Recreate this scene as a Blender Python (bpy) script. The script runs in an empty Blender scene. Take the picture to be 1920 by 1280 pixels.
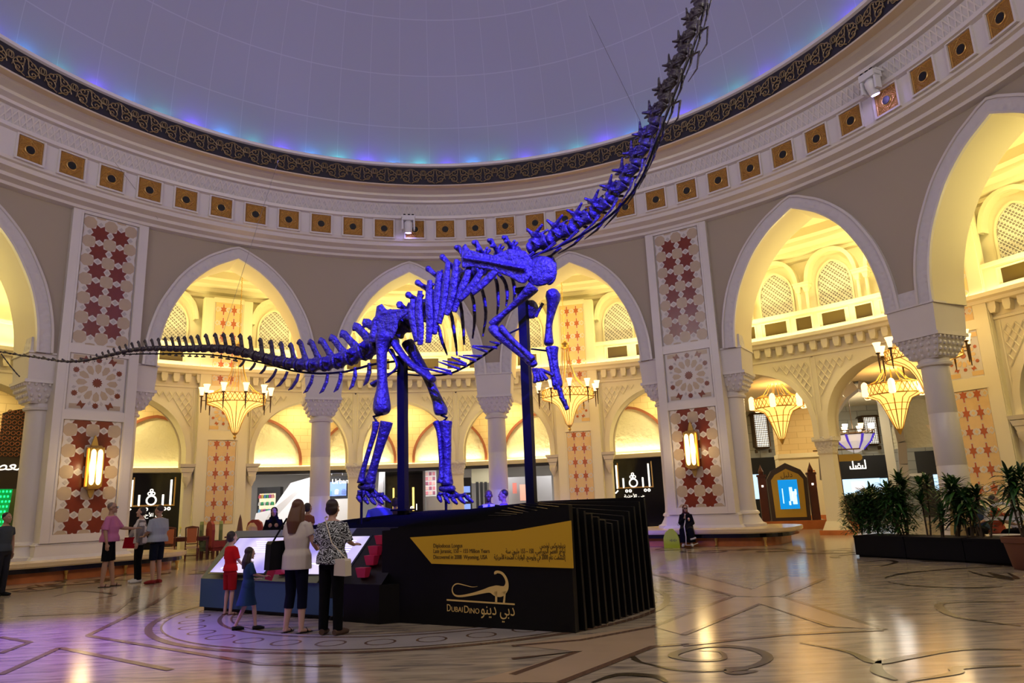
import bpy, math, random
from mathutils import Vector, Matrix
PI = math.pi
rnd = random.Random(7)
S = bpy.context.scene
COL = S.collection
# ------------------------------------------------------------ camera
CAMH = 1.5; FPX = 1337.1; PIT = .2232; ROL = .0401
def cam_axes():
    f = Vector((0, math.cos(PIT), math.sin(PIT))); r = Vector((1, 0, 0)); u = Vector((0, -math.sin(PIT), math.cos(PIT)))
    c, s = math.cos(ROL), math.sin(ROL)
    return r*c - u*s, r*s + u*c, f
cr, cu, cf = cam_axes()
cd = bpy.data.cameras.new('camera'); cd.sensor_width = 36; cd.lens = FPX/1920*36; cd.clip_end = 300
cam = bpy.data.objects.new('camera', cd); COL.objects.link(cam)
cam.matrix_world = Matrix(((cr.x, cu.x, -cf.x, 0), (cr.y, cu.y, -cf.y, 0), (cr.z, cu.z, -cf.z, CAMH), (0, 0, 0, 1)))
S.camera = cam
S.view_settings.view_transform = 'Standard'; S.view_settings.look = 'None'
S.view_settings.exposure = 0.0; S.view_settings.gamma = 1.0
S.view_settings.use_curve_mapping = False
S.cycles.use_denoising = True
S.cycles.max_bounces = 6; S.cycles.diffuse_bounces = 3; S.cycles.glossy_bounces = 3
S.cycles.sample_clamp_indirect = 4.0
# ------------------------------------------------------------ measured plan of the rotunda
CX, CY, R = -1.656, 12.156, 14.0            # centre and radius of the inner arcade
R2, R3 = 18.5, 21.0                         # gallery wall with balcony, shop wall behind it
AP, P0, PB = .4409, -.1552, .5839           # bay angle, middle arch, angle across a pier
ARCHES = [P0-3*AP-PB, P0-2*AP-PB, P0-AP-PB, P0-AP, P0, P0+AP, P0+AP+PB, P0+2*AP+PB, P0+3*AP+PB]
PIERS = [P0-3*AP-1.5*PB, P0-AP-PB/2, P0+AP+PB/2, P0+3*AP+1.5*PB]
COLS = [P0-2.5*AP-PB, P0-1.5*AP-PB, P0-.5*AP, P0+.5*AP, P0+1.5*AP+PB, P0+2.5*AP+PB]
def P(az, r, z=0.0): return Vector((CX + r*math.sin(az), CY + r*math.cos(az), z))
def ray(px, py):
    X2, Y2 = px-960, 640-py
    return cf + cr*(X2/FPX) + cu*(Y2/FPX)
def onfloor(px, py, z=0.0):                 # the point of the plane z seen at a pixel of the photograph
    d = ray(px, py); t = (z-CAMH)/d.z
    return Vector((0, 0, CAMH)) + d*t
def ondist(px, py, y):
    d = ray(px, py); return Vector((0, 0, CAMH)) + d*(y/d.y)
# ------------------------------------------------------------ world and lights
w = bpy.data.worlds.new('hall_air'); S.world = w; w.use_nodes = True
bg = w.node_tree.nodes['Background']; bg.inputs[0].default_value = (.5, .45, .8, 1); bg.inputs[1].default_value = .02
def light(name, kind, loc, power, color, target=None, **kw):
    l = bpy.data.lights.new(name, kind); l.energy = power; l.color = color
    for k, v in kw.items(): setattr(l, k, v)
    o = bpy.data.objects.new(name, l); COL.objects.link(o); o.location = loc
    if target is not None:
        o.rotation_euler = (Vector(target)-Vector(loc)).to_track_quat('-Z', 'Y').to_euler()
    return o
WARM = (.95, .82, .30); WHITE = (1, .93, .86); VIO = (.42, .34, 1); BLUE = (.035, .022, 1)
# stage spots on the cornice ring behind the photographer: blue on the skeleton
for a, tgt, pw, cone in ((2.72, (-.9, 11.7, 4.3), 82000, 25), (3.35, (-1.2, 12, 4.0), 34000, 25), (2.9, (1.0, 10.8, 6.0), 26000, 20)):
    light('blue_spot', 'SPOT', P(a, 12.3, 11.3), pw, BLUE, tgt, spot_size=math.radians(cone), spot_blend=.9, shadow_soft_size=.12)
# violet wash on the floor at the left
light('violet_spot', 'SPOT', P(-1.75, 12.2, 11.3), 21000, (.24, .09, 1), (-6.8, 9.0, 0), spot_size=math.radians(30), spot_blend=.9, shadow_soft_size=.2)
# added soft fill lamps, out of view behind the camera, brighten the rotunda walls
for a in (1.9, 2.5, 3.14, 3.8, 4.4):
    light('fill_light', 'AREA', P(a, 12.0, 11.6), 240, (1, .90, .80), P(a+PI, 13, 7.5), shape='DISK', size=1.6)
# cove lights round the foot of the dome
COVE = [(.12, .05, 1), (.2, .08, 1), (.02, .30, .30), (.10, .06, 1), (.45, .04, .7), (.02, .2, .6), (.14, .05, 1), (.10, .06, 1)]
for i in range(44):
    a = -1.75 + i*3.5/43
    c = COVE[(i*5+i//3) % 8]
    light('cove_light', 'POINT', P(a, 11.63, 13.56), 13*(.6+.8*rnd.random()), c, shadow_soft_size=.05)
for i in range(10):
    a = i*PI/5
    light('dome_wash', 'AREA', P(a, 10.6, 13.0), 50, (.38, .27, 1), P(a+PI*.85, 6.0, 22), shape='DISK', size=.8)
# ------------------------------------------------------------ materials
MATS = {}
def mat(name, col=(.8, .8, .8), rough=.6, metal=0.0, emit=None, es=1.0, bump=None, var=None, spec=None):
    if name in MATS: return MATS[name]
    m = bpy.data.materials.new(name); m.use_nodes = True; N = m.node_tree.nodes; L = m.node_tree.links
    b = N['Principled BSDF']; b.inputs['Base Color'].default_value = (*col, 1); b.inputs['Roughness'].default_value = rough
    b.inputs['Metallic'].default_value = metal
    if spec is not None: b.inputs['Specular IOR Level'].default_value = spec
    if emit: b.inputs['Emission Color'].default_value = (*emit, 1); b.inputs['Emission Strength'].default_value = es
    if bump or var:
        tc = N.new('ShaderNodeTexCoord')
    if var:                                  # (scale, amount) soft colour variation
        n = N.new('ShaderNodeTexNoise'); n.inputs['Scale'].default_value = var[0]; n.inputs['Detail'].default_value = 4
        L.new(tc.outputs['Object'], n.inputs['Vector'])
        mx = N.new('ShaderNodeMix'); mx.data_type = 'RGBA'
        mx.inputs['A'].default_value = (*[c*(1-var[1]) for c in col], 1); mx.inputs['B'].default_value = (*[min(1, c*(1+var[1])) for c in col], 1)
        L.new(n.outputs['Fac'], mx.inputs['Factor']); L.new(mx.outputs['Result'], b.inputs['Base Color'])
    if bump:                                 # (kind, scale, strength)
        k, sc, st = bump
        if k == 'noise': t = N.new('ShaderNodeTexNoise'); t.inputs['Detail'].default_value = 3
        else: t = N.new('ShaderNodeTexVoronoi'); t.feature = 'SMOOTH_F1' if k == 'voro' else 'DISTANCE_TO_EDGE'
        t.inputs['Scale'].default_value = sc
        L.new(tc.outputs['Object'], t.inputs['Vector'])
        bp = N.new('ShaderNodeBump'); bp.inputs['Strength'].default_value = st; bp.inputs['Distance'].default_value = .05
        L.new(t.outputs[0], bp.inputs['Height']); L.new(bp.outputs['Normal'], b.inputs['Normal'])
    MATS[name] = m
    return m
def brickmat(name, c1, c2, mortar, bw, bh, ms=.012, rough=.7):
    m = mat(name, c1, rough); N = m.node_tree.nodes; L = m.node_tree.links; b = N['Principled BSDF']
    uv = N.new('ShaderNodeUVMap'); t = N.new('ShaderNodeTexBrick')
    t.inputs['Color1'].default_value = (*c1, 1); t.inputs['Color2'].default_value = (*c2, 1); t.inputs['Mortar'].default_value = (*mortar, 1)
    t.inputs['Scale'].default_value = 1; t.inputs['Brick Width'].default_value = bw; t.inputs['Row Height'].default_value = bh
    t.inputs['Mortar Size'].default_value = ms; t.inputs['Mortar Smooth'].default_value = .3
    L.new(uv.outputs['UV'], t.inputs['Vector']); L.new(t.outputs['Color'], b.inputs['Base Color'])
    bp = N.new('ShaderNodeBump'); bp.inputs['Strength'].default_value = .4; bp.inputs['Distance'].default_value = .02; bp.invert = True
    L.new(t.outputs['Fac'], bp.inputs['Height']); L.new(bp.outputs['Normal'], b.inputs['Normal'])
    return m
marble = mat('white_marble', (.72, .68, .66), .3, var=(1.2, .05))
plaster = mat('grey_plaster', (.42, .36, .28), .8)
carved = mat('carved_white_stone', (.66, .63, .64), .6, bump=('voro', 7, .9))
carved2 = mat('carved_cream_stone', (.80, .74, .60), .6, bump=('edge', 9, .8))
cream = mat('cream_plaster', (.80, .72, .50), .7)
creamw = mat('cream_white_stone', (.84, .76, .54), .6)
gold = mat('brushed_gold_grille', (.42, .22, .05), .45, .6, bump=('edge', 22, .5))
goldline = mat('gold_line', (.72, .46, .16), .35, .8)
black = mat('black_void', (.004, .004, .004), .5)
blackgloss = mat('black_gloss', (.006, .006, .008), .12)
ornbg = mat('dark_band', (.02, .016, .022), .5)
orngold = mat('dull_gold_scroll', (.30, .22, .11), .45, .5)
tile_w = mat('white_grout_marble', (.70, .66, .62), .35)
tile_b = mat('beige_marble_tile', (.50, .39, .27), .3, var=(5, .10))
tile_g = mat('grey_marble_tile', (.50, .46, .44), .3)
tile_r = mat('red_brown_marble', (.20, .034, .014), .25, var=(4, .2))
tile_y = mat('honey_marble_tile', (.78, .55, .26), .35, var=(5, .08))
tile_o = mat('rust_marble', (.48, .12, .035), .35)
orange = mat('orange_marble', (.55, .17, .05), .2, var=(2.5, .35))
seatm = mat('yellow_marble', (.72, .55, .30), .2, var=(2, .12))
brass = mat('brass', (.70, .45, .12), .3, .9)
bronze = mat('dark_bronze', (.10, .06, .03), .4, .7)
iron = mat('black_steel', (.012, .012, .014), .35, .5)
darkwood = mat('dark_red_wood', (.10, .022, .012), .35, var=(3, .3))
glow = mat('warm_light_strip', (1, .9, .6), .5, emit=(1, .82, .42), es=7)
sandstone = brickmat('sandstone_blocks', (.80, .62, .32), (.76, .57, .28), (.62, .44, .20), .62, .30)
greystone = brickmat('grey_stone_blocks', (.50, .50, .44), (.42, .43, .38), (.26, .26, .23), 1.0, .5, .02)
# ------------------------------------------------------------ object helpers
def tag(o, label=None, cat=None, group=None, kind=None):
    if label: o['label'] = label
    if cat: o['category'] = cat
    if group: o['group'] = group
    if kind: o['kind'] = kind
    return o
def empty(name, loc=(0, 0, 0), rz=0.0, label=None, cat=None, group=None, kind=None):
    o = bpy.data.objects.new(name, None); COL.objects.link(o); o.location = loc; o.rotation_euler = (0, 0, rz); o.empty_display_size = .2
    return tag(o, label, cat, group, kind)
def atring(name, az, r, z=0, **kw): return empty(name, P(az, r, z), -az, **kw)
def copy_tree(o, parent=None, loc=None, rz=None, label=None, group=None):
    c = o.copy(); COL.objects.link(c)
    if parent is not None: c.parent = parent
    if loc is not None: c.location = loc
    if rz is not None: c.rotation_euler = (0, 0, rz)
    if label: c['label'] = label
    if group: c['group'] = group
    for ch in o.children: copy_tree(ch, c)
    return c
def frame(d):
    d = d.normalized(); a = Vector((0, 0, 1)) if abs(d.z) < .95 else Vector((1, 0, 0))
    x = a.cross(d).normalized(); y = d.cross(x)
    return x, y
class MB:
    def __init__(s): s.v = []; s.f = []; s.m = []
    def add(s, vs, fs, m=0, T=None):
        n = len(s.v)
        s.v += [tuple(T @ Vector(p)) if T is not None else tuple(p) for p in vs]
        s.f += [tuple(i+n for i in f) for f in fs]; s.m += [m]*len(fs)
        return s
    def box(s, c, d, m=0, T=None):
        x, y, z = c; a, b, h = d[0]/2, d[1]/2, d[2]/2
        vs = [(x+i*a, y+j*b, z+k*h) for k in (-1, 1) for j in (-1, 1) for i in (-1, 1)]
        return s.add(vs, [(0, 2, 3, 1), (4, 5, 7, 6), (0, 1, 5, 4), (2, 6, 7, 3), (0, 4, 6, 2), (1, 3, 7, 5)], m, T)
    def taper(s, c, d0, d1, h, m=0, T=None):        # frustum with rectangular ends: c = centre of the foot
        x, y, z = c; vs = []
        for d, zz in ((d0, z), (d1, z+h)):
            vs += [(x-d[0]/2, y-d[1]/2, zz), (x+d[0]/2, y-d[1]/2, zz), (x+d[0]/2, y+d[1]/2, zz), (x-d[0]/2, y+d[1]/2, zz)]
        return s.add(vs, [(3, 2, 1, 0), (4, 5, 6, 7), (0, 1, 5, 4), (1, 2, 6, 5), (2, 3, 7, 6), (3, 0, 4, 7)], m, T)
    def tube(s, pts, rad, n=8, m=0, T=None, cap=True, flat=1.0, up=None):
        pts = [Vector(p) for p in pts]; k = len(pts)
        if not isinstance(rad, (list, tuple)): rad = [rad]*k
        vs = []; X = None
        for i, p in enumerate(pts):
            d = (pts[min(i+1, k-1)]-pts[max(i-1, 0)])
            if d.length < 1e-9: d = Vector((0, 0, 1))
            d.normalize()
            if X is None:
                X, Y = frame(d)
                if up is not None: X = Vector(up) - d*d.dot(Vector(up)); X.normalize(); Y = d.cross(X)
            else:
                X = (X - d*d.dot(X)).normalized(); Y = d.cross(X)
            for j in range(n):
                a = 2*PI*j/n; vs.append(p + X*(math.cos(a)*rad[i]) + Y*(math.sin(a)*rad[i]*flat))
        fs = [(i*n+j, i*n+(j+1) % n, (i+1)*n+(j+1) % n, (i+1)*n+j) for i in range(k-1) for j in range(n)]
        if cap: fs += [tuple(range(n))[::-1], tuple((k-1)*n+j for j in range(n))]
        return s.add(vs, fs, m, T)
    def lathe(s, prof, c=(0, 0, 0), n=24, m=0, T=None, sx=1.0, sy=1.0, a0=0.0, a1=2*PI):
        full = abs(a1-a0-2*PI) < 1e-6; q = n if full else n+1; vs = []
        for (r, z) in prof:
            for j in range(q):
                a = a0+(a1-a0)*j/n; vs.append((c[0]+r*math.cos(a)*sx, c[1]+r*math.sin(a)*sy, c[2]+z))
        fs = []
        for i in range(len(prof)-1):
            for j in range(n):
                j2 = (j+1) % q
                fs.append((i*q+j, i*q+j2, (i+1)*q+j2, (i+1)*q+j))
        if full:
            if prof[0][0] > 1e-6: fs.append(tuple(range(q))[::-1])
            if prof[-1][0] > 1e-6: fs.append(tuple((len(prof)-1)*q+j for j in range(q)))
        return s.add(vs, fs, m, T)
    def ell(s, c, r, n=12, m=0, T=None):
        if not isinstance(r, (list, tuple)): r = (r, r, r)
        k = max(4, n//2); prof = [(max(1e-5, math.sin(PI*i/k)), -math.cos(PI*i/k)*r[2]) for i in range(k+1)]
        return s.lathe(prof, c, n, m, T, r[0], r[1])
    def prism(s, poly, y0, y1, m=0, T=None, side=None):   # polygon in x,z pushed from y0 to y1
        n = len(poly); vs = [(x, y0, z) for x, z in poly]+[(x, y1, z) for x, z in poly]
        s.add(vs, [tuple(range(n)), tuple(range(2*n-1, n-1, -1))], m, T)
        return s.add(vs, [(i, i+n, (i+1) % n+n, (i+1) % n) for i in range(n)], m if side is None else side, T)
    def slab(s, poly, z0, z1, m=0, T=None):               # polygon in x,y raised from z0 to z1
        n = len(poly); vs = [(x, y, z0) for x, y in poly]+[(x, y, z1) for x, y in poly]
        return s.add(vs, [tuple(range(n))[::-1], tuple(range(n, 2*n))]+[(i, (i+1) % n, (i+1) % n+n, i+n) for i in range(n)], m, T)
    def ring(s, prof, az0, az1, n, m=0, close=False):     # profile (r,z) carried round the rotunda axis
        vs = [P(az0+(az1-az0)*j/n, r, z) for (r, z) in prof for j in range(n+1)]
        q = n+1; k = len(prof)
        fs = [(i*q+j, i*q+j+1, (i+1)*q+j+1, (i+1)*q+j) for i in range(k-1) for j in range(n)]
        if close: fs += [((k-1)*q+j, (k-1)*q+j+1, j+1, j) for j in range(n)]
        return s.add(vs, fs, m)
    def build(s, name, mats, parent=None, loc=None, rz=None, smooth=None, uv=None, label=None, cat=None, group=None, kind=None):
        me = bpy.data.meshes.new(name); me.from_pydata(s.v, [], s.f); me.update()
        if not isinstance(mats, (list, tuple)): mats = [mats]
        for mm in mats: me.materials.append(mm)
        if len(mats) > 1: me.polygons.foreach_set('material_index', s.m)
        if smooth:
            me.polygons.foreach_set('use_smooth', [True]*len(me.polygons)); me.set_sharp_from_angle(angle=math.radians(smooth))
        if uv:
            u = me.uv_layers.new(name='UVMap'); idx = [0]*len(me.loops); me.loops.foreach_get('vertex_index', idx); out = []
            for i in idx:
                x, y, z = s.v[i]
                if uv == 'cyl': out += [math.atan2(x-CX, y-CY)*R3, z]
                elif uv == 'xy': out += [x, y]
                else: out += [x+y, z]
            u.data.foreach_set('uv', out)
        o = bpy.data.objects.new(name, me); COL.objects.link(o)
        if parent is not None: o.parent = parent
        if loc is not None: o.location = loc
        if rz is not None: o.rotation_euler = (0, 0, rz)
        return tag(o, label, cat, group, kind)
def bake(o, voxel=.015, it=3, fac=.5, smooth=True):       # melt the pieces of one mesh into one continuous skin
    me0 = o.data
    md = o.modifiers.new('r', 'REMESH'); md.mode = 'VOXEL'; md.voxel_size = voxel
    if it: sm = o.modifiers.new('s', 'SMOOTH'); sm.iterations = it; sm.factor = fac
    dg = bpy.context.evaluated_depsgraph_get(); dg.update()
    me = bpy.data.meshes.new_from_object(o.evaluated_get(dg)); o.modifiers.clear(); me.name = me0.name
    if not me.materials:
        for mm in me0.materials: me.materials.append(mm)
    if smooth: me.polygons.foreach_set('use_smooth', [True]*len(me.polygons))
    o.data = me
    return o
def beztab(tab, n):                                       # smooth curve through a table of points (Catmull-Rom)
    T = [Vector(p) for p in tab]; k = len(T); out = []
    for i in range(k-1):
        a, b, c, d = T[max(i-1, 0)], T[i], T[i+1], T[min(i+2, k-1)]
        for j in range(n):
            t = j/n; out.append(.5*((2*b)+(c-a)*t+(2*a-5*b+4*c-d)*t*t+(3*b-a-3*c+d)*t**3))
    out.append(T[-1]); return out
def clip(poly, x0, x1, z0, z1):
    for ax, lim, sg in ((0, x0, 1), (0, x1, -1), (1, z0, 1), (1, z1, -1)):
        out = []
        for i in range(len(poly)):
            a, b = poly[i-1], poly[i]; ia, ib = (a[ax]-lim)*sg >= 0, (b[ax]-lim)*sg >= 0
            if ia != ib:
                t = (lim-a[ax])/(b[ax]-a[ax]); out.append((a[0]+(b[0]-a[0])*t, a[1]+(b[1]-a[1])*t))
            if ib: out.append(b)
        poly = out
        if len(poly) < 3: return []
    return poly
def star(cx, cz, n, ro, ri, ph=0.0):
    return [(cx+(ro if k % 2 == 0 else ri)*math.sin(ph+PI*k/n), cz+(ro if k % 2 == 0 else ri)*math.cos(ph+PI*k/n)) for k in range(2*n)]
# ------------------------------------------------------------ writing
AR = {'ا': 'FE8D FE8E', 'أ': 'FE83 FE84', 'إ': 'FE87 FE88', 'ب': 'FE8F FE90 FE91 FE92', 'ة': 'FE93 FE94', 'ت': 'FE95 FE96 FE97 FE98', 'ج': 'FE9D FE9E FE9F FEA0',
      'ح': 'FEA1 FEA2 FEA3 FEA4', 'د': 'FEA9 FEAA', 'ر': 'FEAD FEAE', 'ز': 'FEAF FEB0', 'س': 'FEB1 FEB2 FEB3 FEB4', 'ش': 'FEB5 FEB6 FEB7 FEB8', 'ص': 'FEB9 FEBA FEBB FEBC',
      'ع': 'FEC9 FECA FECB FECC', 'ف': 'FED1 FED2 FED3 FED4', 'ك': 'FED9 FEDA FEDB FEDC', 'ل': 'FEDD FEDE FEDF FEE0', 'م': 'FEE1 FEE2 FEE3 FEE4', 'ن': 'FEE5 FEE6 FEE7 FEE8',
      'ه': 'FEE9 FEEA FEEB FEEC', 'و': 'FEED FEEE', 'ي': 'FEF1 FEF2 FEF3 FEF4', 'ئ': 'FE89 FE8A FE8B FE8C', 'ق': 'FED5 FED6 FED7 FED8', 'ط': 'FEC1 FEC2 FEC3 FEC4'}
def arabic(t):
    out = []
    for wd in t.split(' '):
        if wd and wd[0] in AR:
            g = []
            for i, ch in enumerate(wd):
                if ch not in AR: g.append(ch); continue
                fm = AR[ch].split(); pj = i > 0 and wd[i-1] in AR and len(AR[wd[i-1]].split()) == 4
                nj = i+1 < len(wd) and wd[i+1] in AR and len(fm) == 4
                g.append(chr(int(fm[(3 if nj else 1) if pj else (2 if nj else 0)], 16)))
            out.append(''.join(reversed(g)))
        else: out.append(wd)
    return ' '.join(reversed(out))
def text(name, s, size, m, parent, loc, rot=(PI/2, 0, 0), align='LEFT', ext=.004, sx=1.0, fit=None, **kw):
    c = bpy.data.curves.new(name, 'FONT'); c.body = s; c.size = size; c.extrude = ext; c.align_x = align; c.resolution_u = 3
    o = bpy.data.objects.new(name, c); COL.objects.link(o); bpy.context.view_layer.update()
    me = bpy.data.meshes.new_from_object(o.evaluated_get(bpy.context.evaluated_depsgraph_get())); bpy.data.objects.remove(o)
    me.materials.clear(); me.materials.append(m); me.name = name
    if fit: xs = [v.co.x for v in me.vertices]; sx = fit/(max(xs)-min(xs))
    for v in me.vertices: v.co.x *= sx
    o = bpy.data.objects.new(name, me); COL.objects.link(o); o.parent = parent; o.location = loc; o.rotation_euler = rot
    return tag(o, **kw)
# ============================================================ THE ROTUNDA
# floor: marble with inlaid bands and scrolls
def floor_material():
    m = mat('marble_floor', (.42, .33, .22), .16); N = m.node_tree.nodes; L = m.node_tree.links; b = N['Principled BSDF']
    tc = N.new('ShaderNodeTexCoord'); mp = N.new('ShaderNodeMapping'); mp.inputs['Scale'].default_value = (1.0, 6.0, 1); mp.inputs['Rotation'].default_value = (0, 0, .5)
    n = N.new('ShaderNodeTexNoise'); n.inputs['Scale'].default_value = 1.6; n.inputs['Detail'].default_value = 6; n.inputs['Distortion'].default_value = .8
    L.new(tc.outputs['Object'], mp.inputs['Vector']); L.new(mp.outputs['Vector'], n.inputs['Vector'])
    r = N.new('ShaderNodeValToRGB'); r.color_ramp.elements[0].position = .3; r.color_ramp.elements[0].color = (.20, .165, .135, 1)
    r.color_ramp.elements[1].position = .68; r.color_ramp.elements[1].color = (.50, .42, .30, 1)
    e = r.color_ramp.elements.new(.5); e.color = (.40, .325, .23, 1)
    L.new(n.outputs['Fac'], r.inputs['Fac']); L.new(r.outputs['Color'], b.inputs['Base Color'])
    return m
fl = MB(); fl.slab([(-60, -12), (60, -12), (60, 75), (-60, 75)], -.1, 0)
floorm = floor_material()
fl.build('floor', floorm, kind='structure')
inl_b = mat('beige_marble_inlay', (.50, .36, .23), .16, var=(2, .15)); inl_d = mat('brown_marble_inlay', (.16, .09, .055), .18, var=(3, .2)); inl_g = mat('grey_marble_inlay', (.40, .36, .34), .15, var=(2, .2))
inl_k = mat('dark_scroll_inlay', (.05, .035, .02), .2)
def strip(mb, pts, wd, z, m):
    pts = [Vector((p[0], p[1], 0)) for p in pts]; k = len(pts); vs = []
    for i, p in enumerate(pts):
        d = pts[min(i+1, k-1)]-pts[max(i-1, 0)]; d.normalize(); nrm = Vector((-d.y, d.x, 0))
        ww = wd[i] if isinstance(wd, list) else wd
        vs += [p+nrm*ww/2+Vector((0, 0, z)), p-nrm*ww/2+Vector((0, 0, z))]
    mb.add(vs, [(2*i, 2*i+1, 2*i+3, 2*i+2) for i in range(k-1)], m)
inl = MB()
def circle(r, a0=0, a1=2*PI, n=120): return [P(a0+(a1-a0)*i/n, r) for i in range(n+1)]
# centre medallion: white and brown rings under the exhibit
strip(inl, circle(3.3), .9, .003, 2)
for r, wd, m in ((3.92, .10, 1), (3.76, .03, 1), (3.0, .06, 1), (2.84, .03, 1)): strip(inl, circle(r), wd, .004, m)
for k in range(36):
    c = P(k*PI/18, 3.38); strip(inl, [c+Vector((.17*math.cos(t*PI/8), .17*math.sin(t*PI/8), 0)) for t in range(17)], .03, .0042, 1)
# crossing bands before the arcade, laid where the photograph shows them
def F(*pts): return [onfloor(x, y) for x, y in pts]
def fpoly(mb, pts, z, m): q = F(*pts); mb.add([(p.x, p.y, z) for p in q], [tuple(range(len(q)))], m)
for q in (((1220, 1075), (1300, 1077), (1410, 1105), (1422, 1119), (1375, 1117)), ((1225, 1175), (1375, 1120), (1422, 1119), (1425, 1132), (1280, 1190)), ((1470, 1080), (1545, 1085), (1465, 1117), (1422, 1119), (1410, 1105)),
          ((1425, 1132), (1422, 1119), (1465, 1120), (1660, 1180), (1560, 1175)), ((960, 1210), (1225, 1172), (1230, 1212), (1050, 1280), (880, 1280), (1085, 1222))): fpoly(inl, q, .0035, 0)
for q in (((1205, 1071), (1375, 1117), (1225, 1175), (1090, 1200), (960, 1211)), ((1300, 1077), (1410, 1105), (1470, 1080)), ((1280, 1190), (1425, 1132), (1560, 1175)), ((1545, 1085), (1465, 1118), (1660, 1180)), ((1280, 1210), (1470, 1190), (1655, 1181)),
          ((960, 1265), (1085, 1221), (960, 1235)), ((1050, 1280), (1225, 1212), (1290, 1207)), ((115, 1215), (320, 1256)), ((0, 1265), (112, 1214)), ((165, 1192), (490, 1245), (640, 1249)), ((165, 1191), (290, 1130), (330, 1100)), ((35, 1155), (215, 1148), (250, 1120)), ((0, 1194), (56, 1204), (0, 1225))):
    strip(inl, F(*q), .085, .0047, 1)
for q in (((1660, 1084), (1670, 1080), (1710, 1073), (1810, 1065), (1900, 1062)), ((1665, 1091), (1710, 1098), (1810, 1102), (1880, 1100)), ((1815, 1070), (1850, 1080), (1905, 1085), (1890, 1074)), ((1905, 1128), (1780, 1130), (1762, 1139), (1800, 1158), (1915, 1174)),
          ((1185, 1236), (1215, 1245), (1290, 1258), (1400, 1252), (1440, 1232), (1400, 1215), (1320, 1212), (1262, 1228), (1300, 1238), (1355, 1236), (1350, 1222), (1310, 1219)), ((1110, 1280), (1160, 1265), (1225, 1268), (1250, 1279)), ((1500, 1205), (1590, 1222), (1640, 1242), (1700, 1233), (1800, 1218), (1915, 1218)),
          ((1700, 1278), (1790, 1262), (1800, 1252), (1915, 1248)), ((1650, 1236), (1645, 1258), (1680, 1275)), ((1360, 1256), (1375, 1262), (1420, 1258)), ((1620, 1054), (1660, 1050), (1680, 1054), (1650, 1062)), ((100, 1118), (150, 1108), (215, 1114), (180, 1122)), ((20, 1092), (60, 1086), (120, 1090), (95, 1096)), ((130, 1090), (180, 1086), (240, 1088))):
    c = beztab([(p.x, p.y) for p in F(*q)], 5); n = len(c); strip(inl, c, [.03+.085*math.sin(PI*i/n)**2 for i in range(n)], .0053, 3)
for q in (((1180, 1232), (1190, 1230), (1206, 1243), (1192, 1240)), ((1358, 1252), (1398, 1250), (1405, 1256), (1365, 1260)), ((1850, 1072), (1905, 1084), (1900, 1088), (1870, 1084))): fpoly(inl, q, .0055, 3)
# scrolls: spirals between the star and the arcade
def spiral(c, r0, turns, ph, sg=1):
    out = []
    n = int(26*turns)
    for i in range(n+1):
        t = i/n; r = r0*(1-t)**1.1+.05; a = ph+sg*2*PI*turns*t
        out.append(Vector((c.x+r*math.cos(a), c.y+r*math.sin(a), 0)))
    return out
for k in range(46):
    a = k*2*PI/46; rr = 11.3+.45*math.sin(k*2.1)
    c = P(a, rr); sp = spiral(c, .75, 1.35, a*3, 1 if k % 2 else -1); n = len(sp)
    strip(inl, sp, [.15*(1-i/n)+.045 for i in range(n)], .004, 3)
    strip(inl, [P(a+.07*i/8, 10.6+1.6*i/8+.25*math.sin(i*.8)) for i in range(9)], [.035+.08*math.sin(PI*i/8) for i in range(9)], .0045, 3)
    for q in (-.03, .035): strip(inl, [P(a+q, rr+.9), P(a+q+.012, rr+1.0), P(a+q+.03, rr+1.02)], [.02, .12, .02], .005, 3)
inl.build('floor_inlay', [inl_b, inl_d, inl_g, inl_k], kind='structure')
# ---- arcade wall with pointed openings
OP = [(2.40, 6.2), (2.38, 6.6), (2.34, 7.0), (2.24, 7.5), (2.07, 8.05), (1.83, 8.55), (1.51, 9.08), (1.14, 9.5), (.74, 9.84), (.36, 10.06), (0, 10.25)]
OP = [(p.x, p.y) for p in beztab(OP, 3)]
def archpath(tab): return [(-x, z) for x, z in tab] + [(x, z) for x, z in tab[-2::-1]]
def offs(path, d):                                        # push an arch outline outwards
    out = []; k = len(path)
    for i, (x, z) in enumerate(path):
        a, b = path[max(i-1, 0)], path[min(i+1, k-1)]; tx, tz = b[0]-a[0], b[1]-a[1]; l = math.hypot(tx, tz) or 1
        out.append((x-tz/l*d, z+tx/l*d))
    return out
PATH = archpath(OP)
def bay(mb, az, RR, path, hl, hr, zb, zt, m, flip=False, NR=5):
    k = len(path); outer = []
    corner = [(-hl, zb), (-hl, zt), (hr, zt), (hr, zb)]
    L1, L2, L3 = zt-zb, hl+hr, zt-zb
    for i in range(k):
        t = i/(k-1)
        if t < .3: q = (-hl, zb+L1*t/.3)
        elif t <= .7: q = (-hl+L2*(t-.3)/.4, zt)
        else: q = (hr, zt-L3*(t-.7)/.3)
        outer.append(q)
    vs = []
    for i in range(k):
        for j in range(NR+1):
            u = j/NR; x = path[i][0]*(1-u)+outer[i][0]*u; z = path[i][1]*(1-u)+outer[i][1]*u
            vs.append(P(az+x/RR, RR, z))
    q = NR+1; fs = []
    for i in range(k-1):
        for j in range(NR):
            f = (i*q+j, (i+1)*q+j, (i+1)*q+j+1, i*q+j+1); fs.append(f[::-1] if flip else f)
    mb.add(vs, fs, m)
def soffit(mb, az, RA, RB, path, m, n=3, ref=None):
    ref = ref or RA; vs = [P(az+x/ref, RA+(RB-RA)*j/n, z) for (x, z) in path for j in range(n+1)]; q = n+1
    mb.add(vs, [(i*q+j, i*q+j+1, (i+1)*q+j+1, (i+1)*q+j) for i in range(len(path)-1) for j in range(n)], m)
TH = 1.3
wall = MB()
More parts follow.
